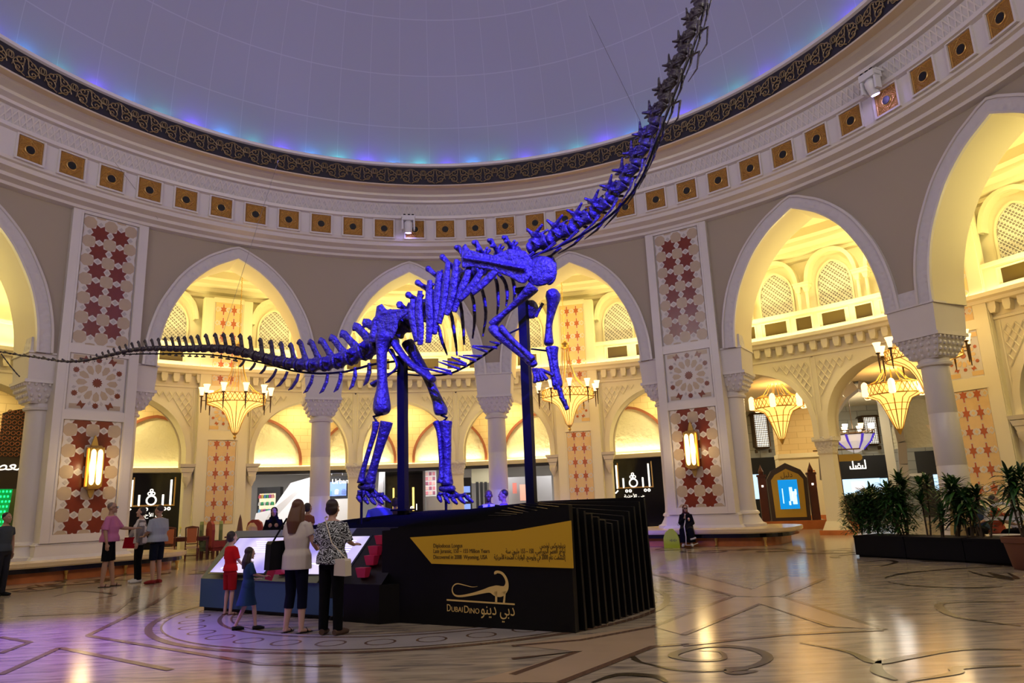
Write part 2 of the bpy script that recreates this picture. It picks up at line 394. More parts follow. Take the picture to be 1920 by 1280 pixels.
hb = AP*R/2; hp = (PB/2)*R-1.0
for az in ARCHES:
    lp = any(abs(az-PB/2-p) < .02 for p in PIERS); rp = any(abs(az+PB/2-p) < .02 for p in PIERS)
    hl, hr = (hp if lp else hb), (hp if rp else hb)
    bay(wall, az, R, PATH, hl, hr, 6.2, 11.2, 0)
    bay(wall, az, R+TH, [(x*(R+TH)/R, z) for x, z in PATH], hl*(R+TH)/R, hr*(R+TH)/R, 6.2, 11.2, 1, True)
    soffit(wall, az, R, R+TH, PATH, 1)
# plain wall behind the photographer closes the ring
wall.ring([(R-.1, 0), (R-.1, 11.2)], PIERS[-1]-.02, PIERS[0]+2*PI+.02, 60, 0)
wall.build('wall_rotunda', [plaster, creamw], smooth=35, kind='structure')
# ---- archivolts: one carved moulding round each arch
for i, az in enumerate(ARCHES):
    a = MB(); p0 = PATH; p1 = offs(PATH, .05); p2 = offs(PATH, .37); p3 = offs(PATH, .44)
    n = len(p0); rows = [(p0, R+.02), (p0, R-.09), (p1, R-.11), (p1, R-.07), (p2, R-.07), (p2, R-.12), (p3, R-.11), (p3, R+.02)]
    vs = [P(az+x/R, r, z) for path, r in rows for (x, z) in path]
    for k in range(len(rows)-1):
        a.add(vs[k*n:(k+2)*n], [(j, j+1, n+j+1, n+j) for j in range(n-1)], 1 if k == 3 else 0)
    a.build('trim_arch', [marble, carved], smooth=40, kind='structure')
# ---- cornice, coffered frieze, cove and lip of the dome
cor = MB()
cor.ring([(R+.05, 10.72), (13.75, 10.74), (13.72, 10.82), (13.45, 10.86), (13.42, 10.95), (13.12, 11.0), (13.08, 11.12), (12.98, 11.14), (12.95, 11.22)], 0, 2*PI, 180, 0)
cor.ring([(12.95, 11.22), (12.92, 11.94)], 0, 2*PI, 180, 0)
cor.ring([(12.92, 11.94), (12.78, 11.96), (12.76, 12.06), (12.9, 12.1)], 0, 2*PI, 180, 0)
cor.ring([(12.9, 12.1), (12.72, 12.5)], 0, 2*PI, 180, 2)
cor.ring([(12.72, 12.5), (12.55, 12.5), (12.53, 12.58), (12.3, 12.62), (12.28, 12.70), (11.95, 12.72), (11.9, 12.78)], 0, 2*PI, 180, 0)
cor.ring([(11.9, 12.78), (11.52, 12.72), (11.46, 12.66)], 0, 2*PI, 180, 1)
cor.ring([(11.46, 12.66), (11.42, 12.68)], 0, 2*PI, 180, 0)
cor.ring([(11.47, 13.36), (11.38, 13.38), (11.36, 13.46), (11.42, 13.5), (11.75, 13.5), (11.75, 13.2), (12.1, 13.2)], 0, 2*PI, 180, 0)
cream_c = mat('cream_cove', (.70, .58, .42), .7)
cor.build('trim_cornice', [marble, cream_c, carved], smooth=30, kind='structure')
# lattice relief in the cove
lat = MB(); nl = 260
for k in range(nl):
    a0 = -1.9+3.8*k/nl; a1 = a0+3.8/nl
    for (s0, s1) in ((a0, a1), (a1, a0)):
        p, q = P(s0, 12.89, 12.12), P(s1, 12.72, 12.48); lat.tube([p, q], .026, 4, 0, cap=False)
lat.build('trim_lattice', marble, kind='structure')
# ---- dark band with scrollwork
band = MB(); band.ring([(11.44, 12.68), (11.47, 13.36)], 0, 2*PI, 180, 0)
def unit_scroll():
    L_ = []
    for sx in (-1, 1):
        for (cx_, cz_, r0, tn, ph) in ((.19, .2, .16, 1.6, 0), (.17, .46, .12, 1.3, 2.5)):
            n = 22; L_.append([(sx*(cx_+(r0*(1-i/n)+.015)*math.cos(ph+2*PI*tn*i/n)), cz_+(r0*(1-i/n)+.015)*math.sin(ph+2*PI*tn*i/n)) for i in range(n+1)])
        L_.append([(sx*(.02+.32*math.sin(t*PI/10)), .05+.055*t) for t in range(11)])
    L_.append([(-.07, .3), (-.05, .5), (0, .6), (.05, .5), (.07, .3)])
    for sx in (-1, 1): L_.append([(sx*.40+.07*math.cos(t*PI/5), .45+.1*math.sin(t*PI/5)) for t in range(11)])
    return L_
U = unit_scroll(); nu = 84
for k in range(nu):
    a = k*2*PI/nu
    aa = (a+PI) % (2*PI)-PI
    if abs(aa) > 1.95: continue
    for pl in U: band.tube([P(a+x/11.4, 11.405+.03*z/.68, 12.68+z) for x, z in pl], .0155, 4, 1, cap=False)
band.build('trim_band', [ornbg, orngold], kind='structure')
# ---- dome
def dome_material():
    m = mat('dome_panels', (.36, .36, .40), .75); N = m.node_tree.nodes; L = m.node_tree.links; b = N['Principled BSDF']
    uv = N.new('ShaderNodeUVMap'); t = N.new('ShaderNodeTexBrick'); t.offset = 0; t.inputs['Scale'].default_value = 1
    t.inputs['Brick Width'].default_value = 1; t.inputs['Row Height'].default_value = 1; t.inputs['Mortar Size'].default_value = .012; t.inputs['Mortar Smooth'].default_value = .5
    t.inputs['Color1'].default_value = (.36, .36, .40, 1); t.inputs['Color2'].default_value = (.35, .35, .39, 1); t.inputs['Mortar'].default_value = (.44, .44, .48, 1)
    L.new(uv.outputs['UV'], t.inputs['Vector']); L.new(t.outputs['Color'], b.inputs['Base Color'])
    return m
dm = MB(); n1, n2 = 136, 40; RD, HD = 11.9, 10.5
vs = []; uvs = []
for i in range(n2+1):
    t = i/n2*PI/2; r = RD*math.cos(t)*.998+.002; z = 13.2+HD*math.sin(t)
    for j in range(n1+1): vs.append(P(2*PI*j/n1, r, z)); uvs.append((j/2, t*RD/2.1))
q = n1+1; dm.add(vs, [(i*q+j, i*q+j+1, (i+1)*q+j+1, (i+1)*q+j) for i in range(n2) for j in range(n1)])
d = dm.build('ceiling_dome', dome_material(), smooth=60, kind='structure')
u = d.data.uv_layers.new(name='UVMap'); idx = [0]*len(d.data.loops); d.data.loops.foreach_get('vertex_index', idx)
u.data.foreach_set('uv', [c for i in idx for c in uvs[i]])
# ---- square gilt grilles in the frieze: each its own thing
def grille():
    e = MB()
    for (x, z, a, b) in ((0, .36, .78, .05), (0, -.36, .78, .05), (-.365, 0, .05, .67), (.365, 0, .05, .67)): e.box((x, -.03, z), (a, .08, b))
    f = MB(); f.box((0, -.005, 0), (.68, .03, .67))
    g = MB()
    for r in (.30, .2):
        c = [(r*math.sin(k*PI/2), r*math.cos(k*PI/2)) for k in range(4)]
        if r == .3: c = [(-.3, -.3), (-.3, .3), (.3, .3), (.3, -.3)]
        else: c = [(0, .3), (.3, 0), (0, -.3), (-.3, 0)]
        g.tube([(x, -.025, z) for x, z in c+[c[0]]], .012, 4, cap=False)
    g.tube([(.13*math.cos(k*PI/10), -.03, .13*math.sin(k*PI/10)) for k in range(21)], .02, 5, cap=False)
    h = MB(); h.lathe([(.001, 0), (.11, 0), (.11, .02)], (0, 0, 0), 20, T=Matrix.Translation((0, -.035, 0)) @ Matrix.Rotation(PI/2, 4, 'X'))
    root = empty('square_grille')
    e.build('frame', marble, root); fo = f.build('gilt_panel', gold, root); g.build('gilt_tracery', goldline, root); h.build('round_opening', black, root)
    return root
gr0 = grille(); first = True; NG = 72; GR = []
for k in range(NG):
    a = (k*2*PI/NG - .052 + PI) % (2*PI) - PI
    g_ = P(a, 12.9, 11.58)-Vector((0, 0, CAMH)); dd = g_.dot(cf)
    if dd < .5 or not (-14 < 960+g_.dot(cr)/dd*FPX < 1934 and 640-g_.dot(cu)/dd*FPX > -14): continue
    o = gr0 if first else copy_tree(gr0)
    GR.append((a, o)); o.location = P(a, 12.93, 11.58); o.rotation_euler = (0, 0, -a); first = False
    tag(o, 'square gilt grille with a round dark opening, set in the white frieze below the dome', 'grille', 'gilt grilles in the frieze')
ORD = 'first second third fourth fifth sixth seventh eighth ninth tenth eleventh twelfth thirteenth fourteenth fifteenth sixteenth'.split()
GR.sort(key=lambda t: t[0]); ng = len(GR)
for i, (a, o) in enumerate(GR):
    o['label'] = 'square gilt grille in the white frieze, '+(ORD[i]+' from the left picture edge' if i < ng/2 else ORD[ng-1-i]+' from the right picture edge')
# ---- columns
SH = .345
def capital_block(mb, T=None):                            # plain impost block with a carved collar above
    mb.box((0, 0, 6.44), (1.27, 1.34, .42), 1, T); mb.box((0, 0, 6.22), (1.42, 1.44, .05), 0, T)
    mb.taper((0, 0, 5.45), (1.22, 1.28), (1.33, 1.36), .75, 0, T)
def capital(mb, T=None):
    mb.box((0, 0, 5.41), (1.30, 1.32, .09), 0, T)
    for k, (wd, z, h) in enumerate(((1.22, 5.22, .15), (1.12, 5.07, .15), (1.00, 4.93, .14), (.86, 4.82, .11))):
        mb.taper((0, 0, z), (wd-.12, wd-.12), (wd, wd), h, 0, T)
        nn = int(wd/.17)
        for i in range(nn):
            x = -wd/2+wd*(i+.5)/nn
            for (px_, py_) in ((x, -wd/2+.01), (x, wd/2-.01), (-wd/2+.01, x), (wd/2-.01, x)):
                mb.ell((px_, py_, z+h*.75), (.05, .05, .06), 6, 0, T)
    mb.lathe([(.36, 4.62), (.42, 4.64), (.43, 4.70), (.38, 4.73), (.38, 4.82)], (0, 0, 0), 28, 0, T)
def column(az, label, z0=0.0, hb=.95, r=14.62):
    c = atring('marble_column', az, r, 0, label=label, cat='column', group='marble columns of the arcade')
    m = MB(); capital_block(m); m.build('impost_block', [marble, carved], c)
    m = MB(); capital(m); m.build('capital', marble, c, smooth=30)
    m = MB(); m.lathe([(SH+.03, z0+.5), (SH+.02, 1.2), (SH+.01, 2.0), (SH+.005, 2.01), (SH+.005, 2.03), (SH+.01, 2.04), (SH, 3.35), (SH-.005, 3.36), (SH-.005, 3.38), (SH, 3.39), (SH-.015, 4.62)], (0, 0, 0), 40)
    m.build('shaft', marble, c, smooth=40)
    m = MB(); zb = z0
    m.lathe([(.62, zb), (.62, zb+.09), (.56, zb+.12), (.54, zb+.2), (.50, zb+.22), (.43, zb+.34), (.40, zb+.40), (.44, zb+.42), (.45, zb+.47), (.375, zb+.5)], (0, 0, 0), 40)
    m.box((0, 0, zb+.02), (1.34, 1.34, .04)); m.build('base', marble, c, smooth=35)
    return c
column(COLS[1], 'marble column far left, mostly outside the picture edge')
column(COLS[2], 'white marble column between the left arch with the chandelier and the middle arch')
column(COLS[3], 'white marble column behind the raised foreleg, its shaft tinted blue')
column(COLS[4], 'marble column standing among the planter shrubs on the right')
# ---- piers with star panels
def tiles(mb, w_, h_, ox, oz, rows, s=.6, y=-.02):
    x0, x1, z0, z1 = -w_/2, w_/2, 0, h_
    mb.box((0, 0, h_/2), (w_, .04, h_), 0)
    def put(poly, yy, m):
        poly = clip(poly, x0, x1, z0, z1)
        if len(poly) > 2: mb.prism(poly, -.02, yy, m)
    for j in range(-1, rows+1):
        for i in (-1, 0, 1, 2):
            X = (i-.5)*s; Z = oz+j*s
            real = i in (0, 1) and 0 <= j < rows
            if real: put(star(X, Z, 8, s*.475, s*.315, PI/8), -.03, 2)
            for (dx, dz) in ((s/2, 0), (0, s/2)):
                if abs(X+dx) < w_/2+.1: put([(X+dx+s*.12*a, Z+dz+s*.12*b) for a, b in ((0, 1), (1, 0), (0, -1), (-1, 0))], -.028, 3)
            # beige cross tile in the middle of four stars
            q = [(X+s/2+s*.335*math.cos(k*PI/4+PI/8), Z+s/2+s*.335*math.sin(k*PI/4+PI/8)) for k in range(8)]
            put(q, -.026, 1)
            if not real:                                  # margin cells: a beige tile cut by the frame
                q = star(X, Z, 4, s*.30, s*.24, PI/4); put(q, -.026, 1)
def rosette(mb, w_, h_, g=(0, 1, 2, 3)):
    mb.box((0, 0, h_/2), (w_, .04, h_), 0); cx_, cz_ = 0, h_/2; rr = min(w_, h_)/2
    def put(poly, yy, m):
        poly = clip(poly, -w_/2, w_/2, 0, h_)
        if len(poly) > 2: mb.prism(poly, -.02, yy, m)
    put(star(0, cz_, 12, rr*.19, rr*.14), -.03, 2)
    for k in range(12):
        a = k*PI/6; ca, sa = math.cos(a), math.sin(a)
        def rot(pts): return [(cx_+u*sa+v*ca, cz_+u*ca-v*sa) for u, v in pts]   # u outwards, v sideways
        put(rot([(rr*.34, 0), (rr*.46, rr*.10), (rr*.66, rr*.115), (rr*.74, 0), (rr*.66, -rr*.115), (rr*.46, -rr*.10)]), -.027, 1)
        if k % 2 == 0 or True:
            if k % 2: put(rot([(rr*.86, -rr*.11), (rr*.93, 0), (rr*.86, rr*.11), (rr*1.12, rr*.11), (rr*1.05, 0), (rr*1.12, -rr*.11)]), -.03, 2) if k % 3 else None
            else: put(star(cx_+rr*.88*sa, cz_+rr*.88*ca, 9, rr*.12, rr*.085), -.03, 2)
        b = a+PI/12; sb, cb = math.sin(b), math.cos(b)
        put([(cx_+rr*(.83*sb+.06*cb), cz_+rr*(.83*cb-.06*sb)), (cx_+rr*(.9*sb), cz_+rr*.9*cb), (cx_+rr*(.83*sb-.06*cb), cz_+rr*(.83*cb+.06*sb)), (cx_+rr*.72*sb, cz_+rr*.72*cb)], -.025, 3)
    for sx in (-1, 1):
        for sz in (0, 1):
            z = .12 if sz == 0 else h_-.12
            put([(sx*w_*.34-.17, z-.07), (sx*w_*.34+.17, z-.07), (sx*w_*.34+.17, z+.07), (sx*w_*.34-.17, z+.07)], -.025, 1)
def pier(az, label, bench_label):
    p = atring('tiled_pier', az, 13.8, 0, label=label, cat='pier', group='tiled piers of the rotunda')
    b = MB(); b.box((0, .35, 5.8), (2.22, .5, 10.1), 0); b.box((0, .9, 5.8), (1.5, 1.3, 10.1), 0)
    for sx in (-1, 1):
        b.box((sx*.99, .05, 5.83), (.24, .12, 9.8), 0); b.box((sx*.85, .03, 5.83), (.06, .1, 9.8), 0)
    for z, h in ((10.72, .14), (6.45, .28), (4.5, .28), (1.04, .22)): b.box((0, .06, z), (1.76, .12, h), 0)
    b.taper((0, .4, .5), (2.62, .95), (2.5, .85), .08); b.taper((0, .4, .58), (2.42, .8), (2.36, .74), .3); b.taper((0, .4, .88), (2.42, .78), (2.26, .62), .07)
    b.build('pier_body', marble, p)
    for z0, h, rows, oz, nm in ((6.6, 4.04, 6, .52, 'star_panel'), (1.15, 3.2, 6, .22, 'star_panel')):
        t = MB(); tiles(t, 1.56, h, 0, oz, rows); o = t.build(nm, [tile_w, tile_b, tile_r, tile_g], p); o.location = (0, .08, z0)
    t = MB(); rosette(t, 1.56, 1.68); o = t.build('rosette_panel', [tile_w, tile_b, tile_r, tile_g], p); o.location = (0, .08, 4.64)
    for sx in (-1, 1):
        T = Matrix.Translation((sx*1.17, .85, 0))
        m = MB(); m.box((0, 0, 6.44), (1.2, 1.34, .42), 1, T); m.box((0, 0, 6.22), (1.3, 1.44, .05), 0, T); m.taper((0, 0, 5.45), (1.16, 1.28), (1.24, 1.36), .75, 0, T)
        capital(m, T); m.build('side_capital', [marble, carved], p)
        m = MB(); m.lathe([(.62, .5), (.62, .58), (.52, .62), (.43, .78), (.40, .86), (.45, .9), (.43, .96), (.37, 1.0), (.355, 1.2), (.35, 4.62)], (0, 0, 0), 36, 0, T); m.build('side_shaft', marble, p, smooth=35)
    # bench round the foot
    s = atring('marble_bench', az, 13.8, 0, label=bench_label, cat='bench', group='marble benches round the piers')
    def outline(hx, y0, y1, rc, n=10):
        out = []
        for (cx_, cy_, a0) in ((hx-rc, y1-rc, 0), (-hx+rc, y1-rc, PI/2), (-hx+rc, y0+rc, PI), (hx-rc, y0+rc, 1.5*PI)):
            out += [(cx_+rc*math.cos(a0+i*PI/2/n), cy_+rc*math.sin(a0+i*PI/2/n)) for i in range(n+1)]
        return out
    m = MB(); m.slab(outline(2.85, -1.33, 2.2, 1.3), .40, .5); m.slab(outline(2.82, -1.30, 2.17, 1.28), .37, .42); m.build('seat_slab', seatm, s)
    m = MB(); m.slab(outline(2.72, -1.2, 2.1, 1.2), .25, .38); m.build('dark_band', blackgloss, s, label='dark polished band under the seat')
    m = MB(); m.slab(outline(2.45, -1.0, 2.0, 1.0), 0, .26); m.build('plinth', orange, s, label='orange marble plinth')
    for x in (-2.2, -.75, .75, 2.2):
        m = MB(); m.lathe([(.06, 0), (.035, .03), (.03, .12), (.05, .2), (.055, .25)], (x, -1.06, 0), 10); m.build('foot', brass, s)
    return p
pier(PIERS[1], 'tiled pier on the left with red star panels, behind the three standing people', 'marble bench at the foot of the left tiled pier')
pier(PIERS[2], 'tiled pier on the right with red star panels, behind the seated woman', 'marble bench on which the veiled woman sits')
# wall lanterns on the piers
def wall_lantern(az, label):
    L_ = atring('wall_lantern', az, 13.72, 0, label=label, cat='lantern', group='wall lanterns on the tiled piers')
    m = MB(); m.prism([(-.17, 2.5), (.17, 2.5), (.15, 2.42), (.09, 2.36), (.06, 2.24), (.03, 2.16), (0, 2.12), (-.03, 2.16), (-.06, 2.24), (-.09, 2.36), (-.15, 2.42)][::-1], .03, .09)
    m.prism([(-.17, 3.5), (-.15, 3.58), (-.09, 3.64), (-.06, 3.76), (-.03, 3.86), (0, 3.93), (.03, 3.86), (.06, 3.76), (.09, 3.64), (.15, 3.58), (.17, 3.5)], .03, .09)
    m.box((0, .06, 3.0), (.40, .04, 1.14)); m.build('back_plate', brass, L_)
    m = MB(); m.taper((0, -.06, 2.38), (.26, .18), (.38, .26), .07); m.taper((0, -.06, 3.53), (.38, .26), (.24, .16), .08)
    for x in (-.18, 0, .18): m.box((x, -.18, 3.0), (.03, .03, 1.12))
    for x in (-.18, .18): m.box((x, -.02, 3.0), (.03, .03, 1.12))
    for x in (-.09, .09):
        for z, sg in ((3.54, 1), (2.45, -1)): m.prism([(x-.085, z), (x-.085, z-.16*sg), (x-.05, z-.06*sg), (x, z-.03*sg), (x+.05, z-.06*sg), (x+.085, z-.16*sg), (x+.085, z)], -.182, -.17)
    m.build('cage', brass, L_)
    m = MB()
    for x in (-.09, .09): m.box((x, -.165, 3.0), (.15, .01, 1.08))
    m.build('glass', mat('lantern_glass', (1, .9, .6), .4, emit=(1, .70, .24), es=3.4), L_)
    light('lantern_light', 'POINT', P(az, 13.2, 3.0), 26, (1, .72, .34), shadow_soft_size=.15)
wall_lantern(PIERS[1]+.004, 'lit brass lantern on the left pier'); wall_lantern(PIERS[2]-.006, 'lit brass lantern on the right pier')
# moving head stage lights on the cornice
def moving_head(az, r, z, label, tilt=0):
    root = atring('stage_light', az, r, z, label=label, cat='stage light', group='moving head lights on the frieze')
    white = mat('white_plastic', (.75, .75, .78), .4)
    m = MB(); m.box((0, .1, .33), (.5, .3, .06)); m.box((0, 0, .22), (.46, .32, .18)); m.build('base_box', white, root)
    for x in (-.14, .02, .16):
        m = MB(); m.box((x, -.13, .33), (.08, .03, .06)); m.build('clamp', iron, root)
    m = MB(); m.box((0, -.02, .17), (.48, .2, .06))
    for sx in (-1, 1): m.box((sx*.21, -.02, -.02), (.06, .2, .40))
    m.build('yoke', white, root)
    T = Matrix.Rotation(tilt, 4, 'X'); h = MB()
    h.lathe([(.001, -.3), (.12, -.3), (.14, -.22), (.16, -.05), (.15, .08), (.08, .14), (.001, .14)], (0, 0, 0), 20, 0, T); h.build('head', white, root, smooth=40)
    h = MB(); h.lathe([(.001, -.315), (.1, -.315), (.1, -.305)], (0, 0, 0), 18, 0, T); h.build('lens', mat('violet_lens', (.5, .4, 1), .2, emit=(.42, .32, 1), es=30), root, label='glowing violet lens')
moving_head(-.158, 12.55, 11.62, 'white stage light hanging on the frieze over the middle arch', .25)
moving_head(1.165, 12.5, 12.0, 'white stage light hanging on the frieze at upper right', .35)
# ============================================================ THE GALLERY BEHIND THE ARCADE
PANELS = [-1.354, -.5595, .2368, 1.0216, 1.816]
SP = .794; A0G, A1G = -1.66, 1.9
sm = [(1.85, 3.3), (1.85, 3.8), (1.82, 4.15), (1.70, 4.6), (1.46, 5.06), (1.12, 5.43), (.75, 5.69), (.38, 5.85), (0, 5.97)]
SMP = archpath([(p.x, p.y) for p in beztab(sm, 2)])
gal = MB(); OFFS = (3.1, 7.35, 11.6)
for p in PANELS[:-1]:
    for k, oc in enumerate(OFFS):
        hl = 3.1 if k == 0 else 2.125; hr = 3.1 if k == 2 else 2.125
        bay(gal, p+oc/R2, R2, SMP, hl, hr, 3.3, 6.45, 0, NR=3); bay(gal, p+oc/R2, R2+.8, SMP, hl, hr, 3.3, 6.45, 1, True, NR=3)
        soffit(gal, p+oc/R2, R2, R2+.8, SMP, 1, 2)
gal.ring([(R2+.35, 7.9), (R2+.35, 10.9)], A0G, A1G, 160, 1)
gal.build('wall_gallery', [creamw, cream], smooth=35, kind='structure')
pf = MB()
for p in PANELS:                                           # solid wall either side of each pilaster, down to the floor
    T = Matrix.Translation(P(p, R2, 0)) @ Matrix.Rotation(-p, 4, 'Z'); pf.box((0, .45, 1.7), (2.46, .8, 3.4), 0, T)
pf.build('wall_pilaster_backing', creamw, kind='structure')
# lozenge relief on the spandrels and small archivolts
rel = MB()
for p in PANELS[:-1]:
    for k, oc in enumerate(OFFS):
        a = p+oc/R2; n = len(SMP)
        rows = [(SMP, R2+.01), (SMP, R2-.06), (offs(SMP, .20), R2-.06), (offs(SMP, .20), R2+.01)]
        vs = [P(a+x/R2, r, z) for path, r in rows for (x, z) in path]
        rel.add(vs, [(i*n+j, i*n+j+1, (i+1)*n+j+1, (i+1)*n+j) for i in range(3) for j in range(n-1)], 0)
        def inside(x, z):
            if z > 6.28 or z < 4.35 or abs(x) > 1.98: return False
            q = offs(SMP, .24)
            for i in range(len(q)-1):
                if min(q[i][0], q[i+1][0]) <= x <= max(q[i][0], q[i+1][0]) and abs(q[i+1][0]-q[i][0]) > 1e-6:
                    zz = q[i][1]+(q[i+1][1]-q[i][1])*(x-q[i][0])/(q[i+1][0]-q[i][0])
                    return z > zz
            return True
        st = .115
        for i in range(-18, 19):
            for j in range(0, 12):
                x, z = i*st, 4.3+j*st*1.6
                for sg in (-1, 1):
                    x2, z2 = x+sg*st, z+st*1.6
                    if (i+j) % 2 == 0 and inside(x, z) and inside(x2, z2): rel.tube([P(a+x/R2, R2-.02, z), P(a+x2/R2, R2-.02, z2)], .026, 4, 0, cap=False)
        for sg in (-1, 1):                                 # flat strip between spandrels
            rel.tube([P(a+sg*2.03/R2, R2-.01, 3.9), P(a+sg*2.03/R2, R2-.01, 6.3)], .03, 4, 0)
rel.build('trim_spandrel', creamw, smooth=30, kind='structure')
led = MB()
led.ring([(R2+.02, 6.32), (R2-.06, 6.34), (R2-.06, 6.42), (R2+.0, 6.44), (R2+.0, 6.8), (R2-.34, 6.86), (R2-.38, 6.95), (R2-.5, 7.0), (R2-.52, 7.12), (R2-.42, 7.14), (R2-.2, 7.08)], A0G, A1G, 200, 0)
led.ring([(R2-.16, 7.08), (R2-.16, 7.92), (R2-.24, 7.94), (R2-.24, 8.05), (R2+.36, 8.05)], A0G, A1G, 200, 0)
na = int((A1G-A0G)*R2/.42)
for k in range(na):                                        # corbel blocks
    T = Matrix.Translation(P(A0G+(A1G-A0G)*k/na, R2, 0)) @ Matrix.Rotation(-(A0G+(A1G-A0G)*k/na), 4, 'Z')
    led.prism([(-.11, 6.84), (.11, 6.84), (.11, 6.66), (.07, 6.52), (-.07, 6.52), (-.11, 6.66)], -.24, .02, 0, T)
led.build('trim_ledge', creamw, smooth=30, kind='structure')
st_ = MB(); st_.ring([(R2-.40, 7.145), (R2-.22, 7.145)], A0G, A1G, 200, 0)
st_.build('trim_light_strip', glow, kind='structure')
cg = MB()
cg.ring([(R2+.36, 10.05), (R2+.2, 10.1), (R2+.18, 10.22), (R2-.05, 10.28), (R2-.08, 10.42), (R2-.45, 10.48), (R2-.5, 10.62), (R2-.75, 10.66), (R2-.78, 10.95), (R+TH+.6, 10.95), (R+TH+.55, 10.7), (R+TH+.1, 10.66), (R+TH-.02, 10.6)], A0G, A1G, 160, 0)
cg.build('ceiling_gallery', cream, smooth=30, kind='structure')
cp = MB(); cp.ring([(R2+.3, 6.3), (R3+.2, 6.3)], A0G, .44, 120, 0); cp.build('ceiling_passage', cream, kind='structure')
# ---- windows, balcony recesses, little twin columns: all measured off the pilasters
wpath = archpath([(p.x, p.y) for p in beztab([(.60, 8.06), (.60, 8.9), (.57, 9.15), (.47, 9.42), (.30, 9.62), (.13, 9.73), (0, 9.78)], 2)])
hood = archpath([(p.x, p.y) for p in beztab([(.82, 9.1), (.80, 9.35), (.70, 9.68), (.50, 9.95), (.25, 10.09), (0, 10.12)], 2)])
screen_back = mat('frosted_screen', (.30, .27, .20), .6, emit=(1, .90, .68), es=.06)
screen_lat = mat('white_screen_lattice', (.86, .82, .72), .5)
def gallery_window():
    r = empty('window_1')
    m = MB(); m.prism(wpath, .33, .34); m.build('frosted_pane', screen_back, r)
    m = MB(); st = .15
    def ins(x, z):
        if z < 8.1: return False
        lim = .6 if z < 8.9 else .6*math.sqrt(max(0, 1-((z-8.9)/.90)**2)); return abs(x) <= lim
    for i in range(-9, 10):
        for j in range(0, 24):
            x, z = i*st/2, 8.08+j*st/2
            for (dx, dz) in ((st/2, st/2), (-st/2, st/2)):
                if (i+j) % 2 == 0 and ins(x, z) and ins(x+dx, z+dz): m.tube([(x, .31, z), (x+dx, .31, z+dz)], .013, 4, 0, cap=False)
            if (i+j) % 4 == 0 and ins(x, z): m.tube([(x+.045*math.cos(t*PI/4), .305, z+.045*math.sin(t*PI/4)) for t in range(9)], .011, 4, 0, cap=False)
    m.build('lattice_screen', screen_lat, r)
    m = MB()
    for (pa, w_, y0) in ((wpath, .07, .28),):
        q = offs(pa, w_); n = len(pa); m.add([(x, y, z) for path, y in ((pa, .33), (pa, y0), (q, y0), (q, .33)) for x, z in path], [(i*n+j, i*n+j+1, (i+1)*n+j+1, (i+1)*n+j) for i in range(3) for j in range(n-1)])
    m.build('window_frame', creamw, r)
    q = offs(hood, .14); n = len(hood); m = MB()
    m.add([(x, y, z) for path, y in ((hood, .35), (hood, .0), (q, .0), (q, .35)) for x, z in path], [(i*n+j, i*n+j+1, (i+1)*n+j+1, (i+1)*n+j) for i in range(3) for j in range(n-1)])
    m.build('hood_arch', creamw, r, smooth=40)
    return r
def twin_columns():
    r = empty('trim_colonnettes'); m = MB()
    m.box((0, .15, 9.04), (.56, .42, .12)); m.box((0, .15, 9.12), (.62, .46, .05)); m.build('entablature', creamw, r)
    for x in (-.15, .15):
        m = MB(); m.taper((x, .08, 8.78), (.13, .13), (.22, .22), .2); m.lathe([(.085, 8.05), (.085, 8.1), (.06, 8.14), (.055, 8.78)], (x, .08, 0), 12); m.build('colonnette', creamw, r, smooth=40)
    return r
def recess(w_):
    r = empty('trim_balcony_recess'); m = MB()
    for z in (7.29, 7.81): m.box((0, -.18, z), (w_+.12, .06, .05))
    for s_ in (-1, 1): m.box((s_*(w_/2+.035), -.18, 7.55), (.05, .06, .48))
    m.build('frame', creamw, r); m = MB(); m.box((0, -.155, 7.55), (w_+.02, .02, .48)); m.build('dark_panel', mat('dark_gilt_panel', (.10, .065, .015), .4, .3), r)
    return r
WO = [.102+.1166*k for k in range(6)]
w0 = gallery_window(); t0 = twin_columns(); ra, rb = recess(1.0), recess(.55); fw = [True]*4
def place(src, i, az, label, cat, group):
    global fw
    o = src if fw[i] else copy_tree(src); fw[i] = False
    o.location = P(az, R2, 0); o.rotation_euler = (0, 0, -az); o['kind'] = 'structure'
def bayname(az):
    if az < -.62: return 'the arch left of the chandelier'
    if az < -.33: return 'the arch with the left chandelier'
    if az < .02: return 'the middle arch'
    if az < .42: return 'the arch right of the neck'
    if az < .86: return 'the tall arch right of the right pier'
    return 'the rightmost arch'
for p in PANELS[:-1]:
    for k, wo in enumerate(WO):
        a = p+wo
        if not (-.80 < a < 1.30): continue
        nm = bayname(a)
        place(w0, 0, a, 'arched lattice window on the balcony, seen through '+nm, 'window', 'balcony windows seen through '+nm)
        place(ra, 2, a, 'long dark recessed panel of the balcony front, seen through '+nm, 'panel', 'long balcony panels seen through '+nm)
        if k < 5:
            place(t0, 1, a+.0583, 'pair of little cream columns between balcony windows, seen through '+nm, 'columns', 'twin colonnettes seen through '+nm)
            place(rb, 3, a+.0583, 'short dark recessed panel of the balcony front, seen through '+nm, 'panel', 'short balcony panels seen through '+nm)
